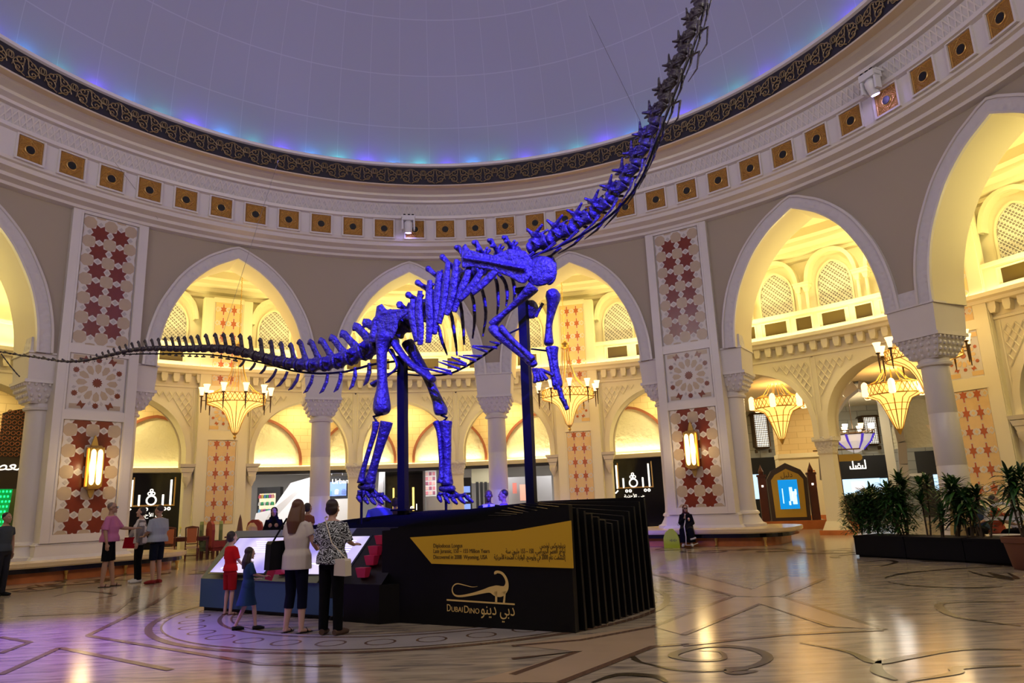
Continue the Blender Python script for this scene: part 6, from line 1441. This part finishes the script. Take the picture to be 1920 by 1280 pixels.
def person(label, loc, rz, H, skin=(.42, .24, .17), shirt=None, bottom=None, shoes=None, hair=None, armL=None, armR=None, legL=None, legR=None, female=False, hairlen='short', child=False, seated=False, head=(0, 0), vox=.012, robe=None, scarf=None, sleeve=.45, legw='long', bodyw=1.0, hairc=(.02, .012, .01), group=None, extra=None, lean=0.0, glasses=False, jacket=None, hem=None):
    s = H/1.70; hs = 1.16 if child else 1.0; o = empty('person', loc, rz, label=label, cat='person', group=group); o.scale = (s, s, s)
    dz = -.42 if seated else 0.0; fy = lambda z: -lean*max(0, z-.95)
    sk_ = mat('skin_%d' % int(skin[0]*1000), skin, .55); SW = (.158 if female else .178)*(bodyw*.6+.4)*(.86 if child else 1); HW = .085
    sh = {s_: V((s_*SW, fy(1.39), 1.39+dz)) for s_ in (-1, 1)}
    arms = {-1: armR or [(-SW-.05, .02, 1.12), (-SW-.04, -.02, .88), (0, -.05, -1)], 1: armL or [(SW+.05, .02, 1.12), (SW+.04, -.02, .88), (0, -.05, -1)]}
    legs = {-1: legR or [(-.09, -.01, .48), (-.095, .02, .085)], 1: legL or [(.09, -.01, .48), (.095, .02, .085)]}
    b = MB(); hz = 1.585+dz+(.02 if child else 0); hy = fy(1.58)-.012; hx = 0
    TH = Matrix.Translation((hx, hy, hz)) @ Matrix.Rotation(head[0], 4, 'Z') @ Matrix.Rotation(head[1], 4, 'X')
    hd = MB(); hd.ell((0, .012, .02), (.073*hs, .090*hs, .092*hs), 18); hd.ell((0, -.022, -.045), (.056*hs, .062*hs, .066*hs), 14); hd.tube([(0, -.080*hs, .020), (0, -.098*hs, -.015), (0, -.086*hs, -.026)], [.009, .014, .008], 7)
    hd.ell((0, -.072*hs, -.088*hs), (.024, .02, .02), 8); hd.ell((0, -.078*hs, -.058*hs), (.024, .012, .011), 8)
    for s_ in (-1, 1): hd.ell((s_*.075*hs, .008, -.008), (.010, .020, .030), 8); hd.ell((s_*.030, -.076*hs, .026*hs), (.022, .012, .006), 8); hd.ell((s_*.035, -.070*hs, -.02), (.02, .014, .02), 8)
    b.add(hd.v, hd.f, 0, TH); b.tube([(0, fy(1.4)+.015, 1.38+dz), (0, fy(1.46)+.008, 1.46+dz), (hx, hy+.012, hz-.06)], [.062, .05, .048], 12)
    tor = [(0, fy(.86), .84+dz, .13, .10), (0, fy(.93), .93+dz, .155, .112), (0, fy(1.05), 1.06+dz, .128*bodyw, .094*bodyw), (0, fy(1.2), 1.20+dz, .145*bodyw, .105*bodyw), (0, fy(1.32), 1.32+dz, .158*bodyw, .10), (0, fy(1.40), 1.405+dz, SW*.82, .07), (0, fy(1.44), 1.44+dz, .07, .055)]
    loft(b, tor)
    if female and not child:
        for s_ in (-1, 1): b.ell((s_*.068, fy(1.25)-.085, 1.255+dz), (.055, .05, .055), 10)
    for s_ in (-1, 1):
        el, wr, hdir = V(arms[s_][0]), V(arms[s_][1]), V(arms[s_][2]); k_ = .82 if (female or child) else 1.0
        el.z += dz if len(arms[s_]) < 4 else 0; wr.z += dz if len(arms[s_]) < 4 else 0
        c = sh[s_]+V((-s_*.02, 0, -.01)); b.tube([c, c.lerp(el, .35), el, el.lerp(wr, .3), wr], [.050*k_, .046*k_, .037*k_, .038*k_, .025*k_], 12)
        pal = V((-s_, 0, 0)) if abs(hdir.normalized().z) > .7 else V((0, 0, -1)); pal = (pal-hdir.normalized()*pal.dot(hdir.normalized())).normalized()
        hand(b, wr, hdir, pal, s_ if abs(hdir.normalized().z) > .7 else -s_, .45)
        kn, an = V(legs[s_][0]), V(legs[s_][1]); hp = V((s_*HW, 0, .88+dz)); kf_ = .85 if child else 1
        b.tube([hp, hp.lerp(kn, .4), kn, kn.lerp(an, .3), kn.lerp(an, .7), an, an-V((0, 0, .03))], [.088*kf_, .076*kf_, .053*kf_, .056*kf_, .042*kf_, .034, .034], 14)
        f = legs[s_][2] if len(legs[s_]) > 2 else (s_*.15, -1); fd = V((f[0], f[1], 0)).normalized()
        b.tube([an+V((0, 0, -.045))-fd*.03, an+V((0, 0, -.055))+fd*.06, an+V((0, 0, -.068))+fd*.15], [.034, .034, .022], 10, flat=.8)
    bo = b.build('body', sk_, o); bake(bo, vox*.75, 2, .5)
    # clothes
    if bottom:
        m = MB(); loft(m, [(0, fy(.84), .82+dz, .135, .105), (0, fy(.93), .93+dz, .168, .124), (0, fy(1.02), 1.03+dz, .142*bodyw, .106*bodyw)])
        for s_ in (-1, 1):
            kn, an = V(legs[s_][0]), V(legs[s_][1]); hp = V((s_*HW, 0, .87+dz))
            if legw == 'shorts': m.tube([hp, hp.lerp(kn, .5), kn+V((0, 0, .03))], [.098, .092, .085], 14)
            elif legw == 'capri': m.tube([hp, hp.lerp(kn, .4), kn, kn.lerp(an, .45)], [.096, .085, .066, .064], 14)
            else: m.tube([hp, hp.lerp(kn, .4), kn, kn.lerp(an, .5), an+V((0, 0, -.02))], [.096, .086, .070, .066, .062], 14)
        t_ = m.build('shorts' if legw == 'shorts' else 'trousers', bottom, o); bake(t_, vox, 2, .5)
    if shirt:
        m = MB(); lo = hem or (.90 if not female else .88); tt = [(x, y, z, rx+.014, ry+.014) for x, y, z, rx, ry in tor[2:6]]; loft(m, [(0, fy(lo), lo+dz, .186*max(1, bodyw*.72+.28), .142*max(1, bodyw*.72+.28)), (0, fy(.98), .98+dz, .176*max(1, bodyw*.8+.2), .134*max(1, bodyw*.8+.2))]+tt+[(0, fy(1.43), 1.425+dz, .095, .075)])
        if female and not child:
            for s_ in (-1, 1): m.ell((s_*.068, fy(1.25)-.088, 1.255+dz), (.064, .06, .064), 10)
        for s_ in (-1, 1):
            el, wr = V(arms[s_][0]), V(arms[s_][1]); el.z += dz if len(arms[s_]) < 4 else 0; wr.z += dz if len(arms[s_]) < 4 else 0
            c = sh[s_]+V((-s_*.03, 0, -.005))
            if sleeve <= 1: m.tube([c, c.lerp(el, sleeve*.5), c.lerp(el, sleeve*1.3 if sleeve < .6 else 1)], [.062, .064, .062], 12)
            else: m.tube([c, c.lerp(el, .5), el, el.lerp(wr, .5), wr], [.062, .056, .05, .046, .038], 12)
        t_ = m.build('shirt', shirt, o); bake(t_, vox, 2, .5)
    if jacket:
        m = MB()
        for s_ in (-1, 1):
            el, wr = V(arms[s_][0]), V(arms[s_][1]); c = sh[s_]+V((-s_*.03, 0, -.005)); m.tube([c, c.lerp(el, .5), el, el.lerp(wr, .5), wr], [.066, .06, .054, .05, .042], 12)
            m.tube([(s_*.12, fy(1.4)+.0, 1.40), (s_*.135, -.04, 1.2), (s_*.15, -.03, 1.0), (s_*.16, -.02, .84)], [.06, .075, .075, .07], 12)
        loft(m, [(0, .06, .86, .17, .08), (0, .05, 1.05, .15, .075), (0, .045, 1.3, .17, .08), (0, .04, 1.41, .12, .05)]); t_ = m.build('jacket', jacket, o); bake(t_, vox, 2, .5)
    if robe:
        m = MB()
        if seated: loft(m, [(0, -.12, .50+.42*0-.02, .22, .26), (0, -.10, .60, .21, .22), (0, 0, .70, .17, .14), (0, 0, .95, .17, .125), (0, 0, 1.02, .12, .08)]); m.tube([(-.1, -.12, .52), (-.12, -.42, .50), (-.12, -.44, .12)], [.12, .11, .12], 12); m.tube([(.1, -.12, .52), (.12, -.42, .50), (.14, -.46, .12)], [.12, .11, .12], 12)
        else: loft(m, [(0, .0, .05, .26, .22), (0, 0, .5, .22, .18), (0, 0, .95, .19, .15), (0, 0, 1.2, .17, .13), (0, 0, 1.39, .16, .09), (0, 0, 1.45, .07, .06)])
        for s_ in (-1, 1):
            el, wr = V(arms[s_][0]), V(arms[s_][1]); el.z += dz if len(arms[s_]) < 4 else 0; wr.z += dz if len(arms[s_]) < 4 else 0; c = sh[s_]+V((-s_*.03, 0, 0)); m.tube([c, el, wr], [.07, .07, .055], 12)
        t_ = m.build('robe', robe, o); bake(t_, vox*1.2, 3, .6)
    if shoes:
        for s_ in (-1, 1):
            an = V(legs[s_][1]); f = legs[s_][2] if len(legs[s_]) > 2 else (s_*.15, -1); fd = V((f[0], f[1], 0)).normalized(); m = MB(); zf = an.z-.085
            if shoes[1] == 'open': m.tube([V((an.x, an.y, zf+.008))-fd*.06, V((an.x, an.y, zf+.008))+fd*.07, V((an.x, an.y, zf+.008))+fd*.17], [.034, .036, .03], 10, flat=.25, up=fd.cross(V((0, 0, 1)))); m.tube([V((an.x, an.y, zf+.02))+fd*.08+fd.cross(V((0, 0, 1)))*.04, V((an.x, an.y, zf+.055))+fd*.08, V((an.x, an.y, zf+.02))+fd*.08-fd.cross(V((0, 0, 1)))*.04], .010, 6)
            else: m.tube([V((an.x, an.y, zf+.045))-fd*.065, V((an.x, an.y, zf+.05)), V((an.x, an.y, zf+.04))+fd*.10, V((an.x, an.y, zf+.03))+fd*.19], [.036, .046, .044, .026], 12); m.tube([V((an.x, an.y, zf+.05)), V((an.x, an.y, zf+.09))], [.044, .044], 10)
            m.build('sandal' if shoes[1] == 'open' else 'shoe', shoes[0], o, smooth=50)
    if hair:
        m = MB(); hm = mat('hair_%d' % int(hairc[0]*1000+hairc[2]*10), hairc, .55)
        if hairlen != 'scarf':
            cap = MB(); cap.ell((0, .030, .040), (.080*hs, .086*hs, .086*hs), 18)
            if hairlen == 'buzz': cap = MB(); cap.ell((0, .028, .036), (.0755*hs, .081*hs, .080*hs), 18)
            if hairlen in ('bob', 'full'): cap.ell((0, .035, -.01), (.088*hs, .075*hs, .085*hs), 16)
            if hairlen in ('long', 'mid'):
                zl = -.34 if hairlen == 'long' else -.17
                cap.tube([(0, .045, .04), (0, .075, -.06), (0, .095, zl*.55), (.0, .095, zl)], [.082, .088, .105, .06], 16, flat=.55, up=(1, 0, 0))
                for s_ in (-1, 1): cap.tube([(s_*.06, .0, .04), (s_*.082, .02, -.07), (s_*.09, .03, zl*.6), (s_*.075, .05, zl*.9)], [.03, .035, .035, .015], 8)
            m.add(cap.v, cap.f, 0, TH); t_ = m.build('hair', hm, o); bake(t_, vox*.8, 2, .5)
    if scarf:
        m = MB(); c = MB(); c.ell((0, .028, .03), (.086, .092, .095), 18); c.tube([(0, .03, 0), (0, .06, -.1), (0, .04, -.17)], [.085, .085, .11], 16); m.add(c.v, c.f, 0, TH); m.ell((0, .0, hz-.15), (.12, .09, .05), 12); t_ = m.build('headscarf', scarf, o); bake(t_, vox*.9, 2, .5)
    # face
    for s_ in (-1, 1):
        m = MB(); m.ell((s_*.031, -.0735*hs, .008), (.014, .008, .0075), 8, T=TH); m.build('eye', mat('eye_white', (.7, .68, .66), .3), o); m = MB(); m.ell((s_*.031, -.081*hs, .008), (.006, .0035, .006), 8, T=TH); m.build('pupil', mat('pupil_dark', (.01, .008, .006), .2), o)
        m = MB(); m.tube([TH @ V((s_*.016, -.081*hs, .028)), TH @ V((s_*.046, -.072*hs, .030))], .0035, 5); m.build('eyebrow', mat('brow_dark', (.03, .02, .015), .7), o)
    m = MB(); m.tube([TH @ V((-.022, -.083*hs, -.056)), TH @ V((0, -.091*hs, -.057)), TH @ V((.022, -.083*hs, -.056))], [.003, .006, .003], 6); m.build('mouth', mat('lips', (.40, .12, .10), .5), o)
    if glasses: m = MB(); [m.box((s_*.033, -.098, .008), (.046, .006, .032), 0, TH) for s_ in (-1, 1)]; m.box((0, -.098, .012), (.02, .005, .005), 0, TH); [m.tube([TH @ V((s_*.056, -.095, .012)), TH @ V((s_*.078, .01, .012))], .003, 4) for s_ in (-1, 1)]; m.build('sunglasses', blackgloss, o)
    return o
def cloth(name, c, r=.9, **kw): return mat(name, c, r, spec=.12, **kw)
def face_to(dx, dy): return math.atan2(dx, -dy)      # figures look along their own -Y
skinw = (.50, .30, .22); skint = (.36, .20, .13)
def belongs(o, p): return Matrix.Translation(o.location) @ Matrix.Rotation(o.rotation_euler.z, 4, 'Z') @ Matrix.Scale(o.scale[0], 4) @ V(p)
# two women at the console
F1 = face_to(.42, .9)
w1 = person('woman with long brown hair, cream blouse and navy cropped trousers, standing at the console', onfloor(553, 1186), F1, 1.66, skinw, cloth('cream_blouse', (.58, .52, .46)), cloth('navy_cloth', (.004, .005, .016)), (cloth('black_sandal', (.01, .01, .01), .4), 'open'), True, female=True, hairlen='long', hairc=(.10, .035, .012), legw='capri', sleeve=.5, vox=.010,
    armR=[(-.23, -.04, 1.14), (-.17, -.20, 1.03), (.4, -.6, .2)], armL=[(.23, -.02, 1.14), (.18, -.2, 1.0), (-.3, -.6, .1)], legR=[(-.10, -.01, .48), (-.12, .02, .085), (-.2, -1)], legL=[(.10, -.01, .48), (.13, .03, .085), (.2, -1)], head=(.1, .12), bodyw=1.24, hem=.80)
bl_ = mat('black_white_leaf_print', (.02, .02, .022), .7); N = bl_.node_tree.nodes; L = bl_.node_tree.links; tcn = N.new('ShaderNodeTexCoord'); wv = N.new('ShaderNodeTexVoronoi'); wv.feature = 'DISTANCE_TO_EDGE'; wv.inputs['Scale'].default_value = 13; wn = N.new('ShaderNodeTexWave'); wn.wave_type = 'RINGS'; wn.inputs['Scale'].default_value = 7; wn.inputs['Distortion'].default_value = 16; wn.inputs['Detail'].default_value = 1; wn.inputs['Detail Scale'].default_value = 2.2; wn.rings_direction = 'SPHERICAL'; cr_ = N.new('ShaderNodeValToRGB'); cr_.color_ramp.elements[0].position = .55; cr_.color_ramp.elements[0].color = (.012, .012, .015, 1); cr_.color_ramp.elements[1].position = .68; cr_.color_ramp.elements[1].color = (.50, .53, .55, 1)
L.new(tcn.outputs['Object'], wn.inputs['Vector']); L.new(wn.outputs['Fac'], cr_.inputs['Fac']); L.new(cr_.outputs['Color'], N['Principled BSDF'].inputs['Base Color'])
w2 = person('short-haired woman in a black and white patterned blouse and black trousers at the console', onfloor(620, 1190), face_to(.3, .95), 1.64, skinw, bl_, cloth('black_trousers', (.003, .003, .004)), (cloth('brown_shoe', (.10, .06, .04), .5), 'closed'), True, female=True, hairlen='bob', hairc=(.022, .010, .010), legw='long', sleeve=.75, vox=.010, bodyw=1.25,
    armL=[(.24, -.02, 1.14), (.24, -.22, 1.06), (.1, -1, .1)], armR=[(-.24, -.02, 1.15), (-.20, -.22, 1.10), (0, -1, .1)], head=(-.05, .1), legR=[(-.10, 0, .48), (-.12, .03, .085), (-.2, -1)], legL=[(.10, 0, .48), (.10, .02, .085), (.25, -1)])
def bag(name, label, c, rz, w_, d_, h_, m_, strap=None, cat='bag'):
    o = empty(name, c, rz, label=label, cat=cat); m = MB(); m.prism([(-w_/2, 0), (-w_*.46, h_*.9), (-w_*.40, h_), (w_*.40, h_), (w_*.46, h_*.9), (w_/2, 0)], -d_/2, d_/2); m.build('bag_body', m_, o)
    if strap: m = MB(); m.tube([tuple(V(p)) for p in strap], .012, 6, flat=.4); m.build('strap', m_, o)
    return o
def inv(o_loc, rz, p): return Matrix.Rotation(-rz, 4, 'Z') @ (p-V(o_loc))
c1 = belongs(w1, (.27, .02, .80)); top1 = belongs(w1, (.17, .0, 1.46)); rz1 = F1+1.25
bag('tote_bag', 'large black tote bag hanging from the shoulder of the long-haired woman', c1, rz1, .38, .14, .36, cloth('black_leather', (.008, .008, .01), .4), [inv(c1, rz1, c1+V((0, 0, .34)))+V((-.12, 0, 0)), inv(c1, rz1, top1)+V((-.02, 0, 0)), inv(c1, rz1, top1)+V((.02, 0, 0)), inv(c1, rz1, c1+V((0, 0, .34)))+V((.12, 0, 0))])
c2 = belongs(w2, (-.24, .13, .74)); rz2 = F1-.3; cb = cloth('cream_leather', (.62, .55, .42), .45); t2 = belongs(w2, (.06, .09, 1.47))
bag('crossbody_bag', 'small cream crossbody bag at the hip of the woman in the patterned blouse', c2, rz2, .25, .09, .20, cb, [inv(c2, rz2, c2+V((0, 0, .19)))+V((-.1, 0, 0)), inv(c2, rz2, belongs(w2, (-.10, .17, 1.15))), inv(c2, rz2, t2), inv(c2, rz2, belongs(w2, (.08, .0, 1.48)))])
# children
red = cloth('red_cloth', (.50, .010, .012)); den = cloth('blue_denim', (.02, .048, .11))
person('small boy in red shirt and red shorts facing the console, beside the blue foot', onfloor(428, 1152), face_to(.55, .8), 1.22, skinw, red, cloth('dark_red_cloth', (.30, .008, .010)), (cloth('dark_sandal', (.10, .03, .03), .6), 'open'), True, child=True, hairlen='full', legw='shorts', sleeve=.6, vox=.012, head=(-.2, .1),
    armR=[(-.2, -.03, 1.15), (-.15, -.18, 1.02), (.2, -.8, .2)], armL=[(.2, -.03, 1.15), (.15, -.18, 1.02), (-.2, -.8, .2)])
girl = person('little girl in a blue denim dress and black shoes walking past the console', onfloor(462, 1181), face_to(.85, .5), 1.04, skinw, den, None, (cloth('black_shoe', (.01, .01, .012), .3), 'closed'), True, child=True, female=True, hairlen='long', sleeve=.95, vox=.013, head=(.15, .1), hairc=(.025, .012, .01),
    armR=[(-.17, -.08, 1.16), (-.10, -.30, 1.10), (.0, -1, .1)], armL=[(.2, .0, 1.14), (.16, -.18, 1.02), (-.1, -.8, .2)], legR=[(-.10, -.12, .48), (-.12, -.16, .085), (0, -1)], legL=[(.09, .04, .48), (.12, .22, .085), (0, -1)])
m = MB(); loft(m, [(0, .02, .52, .24, .22), (0, .02, .7, .20, .17), (0, 0, .95, .165, .13), (0, 0, 1.05, .15, .11)]); d_ = m.build('dress_skirt', den, girl); bake(d_, .013, 3, .6)
m = MB(); m.lathe([(.06, 1.43), (.10, 1.42), (.105, 1.405), (.07, 1.40)], (0, 0, 0), 16); m.build('collar', cloth('pale_collar', (.6, .62, .65)), girl)
c3 = belongs(girl, (-.10, -.44, 1.12)); m = MB(); m.box((0, 0, 0), (.10, .006, .15)); rc_ = m.build('red_card', pink, loc=c3, rz=.5, label='dark red card held by the little girl', cat='card'); rc_.rotation_euler = (.3, .3, .5)
person('child almost hidden in front of the woman in the patterned blouse, one bare leg showing', onfloor(618, 1162), face_to(.45, .9), 1.0, skinw, cloth('dark_teal_cloth', (.02, .04, .05)), cloth('charcoal_cloth', (.02, .02, .02)), (cloth('black_shoe', (.01, .01, .012), .3), 'closed'), True, child=True, legw='shorts', vox=.016)
# the three on the left
pk = cloth('pink_cloth', (.46, .15, .30)); bk = cloth('black_cloth', (.004, .004, .006))
pm = person('bald man in a pink polo shirt and black shorts pointing towards the woman beside him', onfloor(198, 1100), face_to(.9, .25), 1.90, skint, pk, bk, (cloth('flip_flop', (.05, .03, .02), .6), 'open'), True, hairlen='buzz', hairc=(.16, .11, .09), legw='shorts', sleeve=.62, bodyw=1.48, vox=.012, glasses=True, head=(0, -.02),
    armL=[(.22, -.16, 1.16), (.16, -.42, 1.14), (-.05, -1, .15)], armR=[(-.26, .03, 1.13), (-.27, -.02, .87), (0, -.1, -1)], legL=[(.09, -.04, .48), (.10, -.10, .085), (.1, -1)], legR=[(-.10, .02, .48), (-.11, .05, .085), (-.1, -1)])
ww = person('dark-haired woman in white top and grey cardigan between two men', onfloor(256, 1092), face_to(-.75, -.55), 1.77, skinw, cloth('white_top', (.60, .58, .60)), bk, (cloth('white_sneaker', (.62, .60, .58), .5), 'closed'), True, female=True, hairlen='bob', legw='long', sleeve=.4, vox=.012, hairc=(.012, .008, .008), head=(-.15, 0), bodyw=1.2,
    jacket=cloth('grey_cardigan', (.20, .18, .19)), armR=[(-.22, -.02, 1.13), (-.20, -.20, .98), (.3, -.8, 0)], armL=[(.22, .0, 1.13), (.24, -.08, .90), (0, -.2, -1)])
gm = person('man in a light blue-grey polo shirt, navy shorts and red shoes, seen from behind', onfloor(290, 1094), face_to(-.85, .25), 1.79, skint, cloth('blue_grey_polo', (.30, .33, .38)), cloth('navy_shorts', (.005, .007, .016)), (cloth('red_shoe', (.22, .02, .02), .5), 'closed'), True, hairlen='short', legw='shorts', sleeve=.65, bodyw=1.48, vox=.012, hairc=(.02, .016, .018), head=(.1, 0),
    armR=[(-.26, -.02, 1.13), (-.14, -.24, 1.04), (.3, -1, .1)], armL=[(.26, -.02, 1.13), (.16, -.24, 1.02), (-.3, -1, .1)])
cc_ = belongs(ww, (.02, -.19, .90)); m = MB(); m.prism([(-.17, -.12), (.17, -.14), (.15, .13), (-.13, .13)], -.03, .03); m.build('red_clutch', cloth('red_leather', (.36, .008, .02), .4), loc=cc_, rz=.1, label='flat red bag held before the woman with the grey cardigan', cat='bag')
cs = belongs(ww, (-.30, -.10, 1.02)); m = MB(); m.ell((0, 0, 0), (.10, .08, .20), 14); m.build('striped_shawl', mat('striped_cloth', (.42, .36, .33), .8, bump=('noise', 30, .8)), loc=cs, rz=.2, label='striped shawl hanging over the arm of the woman with the cardigan', cat='shawl')
# seated woman on the bench and her bag
blk = cloth('black_abaya', (.004, .004, .005))
sp = P(.5694, 12.38, 0); spz = face_to(-sp.x-1.0, -sp.y)
sw_ = person('woman in a black robe and dark red headscarf seated on the marble bench', P(.5694, 12.66, .03), spz, 1.62, skint, None, None, (cloth('white_sneaker', (.62, .60, .58), .5), 'closed'), None, female=True, seated=True, robe=blk, scarf=cloth('dark_red_scarf', (.06, .015, .015)), vox=.013, head=(.25, 0), glasses=True,
    armR=[(-.2, -.08, 1.12), (-.05, -.22, 1.28), (.3, -.2, 1)], armL=[(.2, -.08, 1.12), (.05, -.26, 1.0), (-1, -.3, .1)], legL=[(.12, -.46, .50), (.13, -.50, .085)], legR=[(-.10, -.46, .50), (-.13, -.46, .085)])
m = MB(); wt = cloth('white_trim', (.5, .48, .45))
m.tube([(-.02, -.10, 1.0), (-.03, -.20, .75), (-.06, -.5, .62), (-.03, -.60, .3), (-.05, -.58, .06)], .016, 6); m.tube([(.10, -.57, .22), (.2, -.56, .24), (.26, -.5, .26)], .03, 6); m.tube([(-.28, -.2, .70), (-.24, -.3, .66)], .03, 6); m.tube([(-.05, -.60, .05), (.15, -.62, .05), (.32, -.55, .10)], .016, 6); m.build('white_trim', wt, sw_)
m = MB(); m.ell((.09, -.15, .82), (.035, .02, .06), 10); m.build('gold_brooch', goldline, sw_)
yb = onfloor(1262, 1027); yo = empty('shopping_bag', (yb.x, yb.y+.1, 0), spz, label='lime yellow shopping bag on the floor beside the seated woman', cat='bag'); lime = cloth('lime_paper', (.45, .55, .03), .5)
m = MB(); m.prism([(-.24, 0), (-.235, .30), (-.17, .46), (-.04, .56), (.06, .56), (.17, .42), (.22, .3), (.24, 0)], -.10, .10); m.build('bag_body', lime, yo); 
m = MB(); [m.box((-.04+.045*i, -.103, .22), (.014, .004, .05+.03*(i % 2))) for i in range(5)]; m.build('printed_marks', ink, yo)
# people behind the exhibit
suit = cloth('navy_suit', (.006, .008, .02))
gd = person('guard in a dark suit, white shirt and blue tie behind the plinth', (ondist(916, 930, 15.2).x, 15.2, 0), 0.05, 1.80, (.09, .045, .03), cloth('white_top', (.60, .58, .60)), suit, (cloth('black_shoe', (.01, .01, .012), .3), 'closed'), True, hairlen='buzz', hairc=(.008, .006, .006), vox=.014, sleeve=.9, jacket=suit)
m = MB(); m.prism([(-.02, 1.42), (.02, 1.42), (.03, 1.1), (0, 1.05), (-.03, 1.1)], -.145, -.13); m.build('tie', cloth('blue_tie', (.05, .12, .3)), gd)
person('dark-haired person in violet-lit clothes walking right of the guard', (ondist(944, 930, 15.8).x, 15.8, 0), -1.4, 1.80, skint, cloth('mauve_cloth', (.16, .10, .22)), bk, (cloth('black_shoe', (.01, .01, .012), .3), 'closed'), True, hairlen='short', vox=.016)
person('red-haired person in blue-grey shirt behind the near hind foot', (ondist(712, 930, 14.9).x, 14.9, 0), .4, 1.82, skinw, cloth('blue_shirt', (.05, .06, .14)), bk, (cloth('black_shoe', (.01, .01, .012), .3), 'closed'), True, hairlen='short', hairc=(.10, .03, .015), vox=.016, bodyw=1.15)
person('dark-haired person standing before the black booth', (ondist(741, 935, 17.0).x, 17.0, 0), 3.0, 1.74, skint, cloth('brown_cloth', (.05, .03, .02)), bk, (cloth('black_shoe', (.01, .01, .012), .3), 'closed'), True, hairlen='bob', hairc=(.02, .01, .008), vox=.016, female=True)
person('woman in a black robe and headscarf beyond the console, left of the long-haired woman', (ondist(514, 960, 17.6).x, 17.6, 0), .2, 1.64, skint, None, None, None, None, female=True, robe=blk, scarf=blk, vox=.016)
person('dark-haired person half hidden by the long-haired woman', (ondist(577, 960, 17.2).x, 17.2, 0), 2.6, 1.70, skint, cloth('rust_cloth', (.20, .07, .04)), bk, (cloth('black_shoe', (.01, .01, .012), .3), 'closed'), True, hairlen='bob', vox=.016, female=True)
person('passer-by in dark grey clothes cut by the left picture edge', (onfloor(-4, 1118).x, onfloor(-4, 1118).y, 0), 1.4, 1.74, skint, cloth('slate_cloth', (.05, .06, .07)), cloth('dark_grey_trousers', (.02, .02, .025)), (cloth('black_shoe', (.01, .01, .012), .3), 'closed'), True, hairlen='short', vox=.016)
def diner(px, y, rz, label, c, hc=(.02, .012, .01), female=False):
    q = ondist(px, 985, y); s_ = empty('stool', (q.x, q.y, 0), rz, label='dark stool under the '+label.split(',')[0], cat='stool', group='restaurant stools'); m = MB(); m.lathe([(.2, .40), (.21, .46), (.001, .47)], (0, 0, 0), 16); m.build('seat', darkwood, s_); m = MB(); m.lathe([(.2, 0), (.04, .04), (.035, .4)], (0, 0, 0), 12); m.build('pedestal_leg', darkwood, s_)
    person(label, (q.x, q.y, 0), rz, 1.68, skint, c, bk, (cloth('black_shoe', (.01, .01, .012), .3), 'closed'), True, seated=True, hairlen='bob' if female else 'short', hairc=hc, vox=.016, female=female, armR=[(-.2, -.12, 1.14), (-.1, -.32, 1.06), (.2, -1, .1)], armL=[(.2, -.12, 1.14), (.1, -.32, 1.06), (-.2, -1, .1)], legL=[(.10, -.42, .50), (.10, -.44, .085)], legR=[(-.10, -.42, .50), (-.10, -.40, .085)])
diner(1840, 17.6, -.9, 'diner in a slate blue shirt, seated behind the planter', cloth('slate_blue_cloth', (.06, .09, .13)))
diner(1872, 16.2, .9, 'diner in an orange-red top, seated behind the planter', cloth('orange_red_cloth', (.50, .10, .05)), female=True)
diner(1908, 17.6, 1.2, 'diner in a white shirt, seated behind the clay pot shrub', cloth('white_top', (.60, .58, .60)))
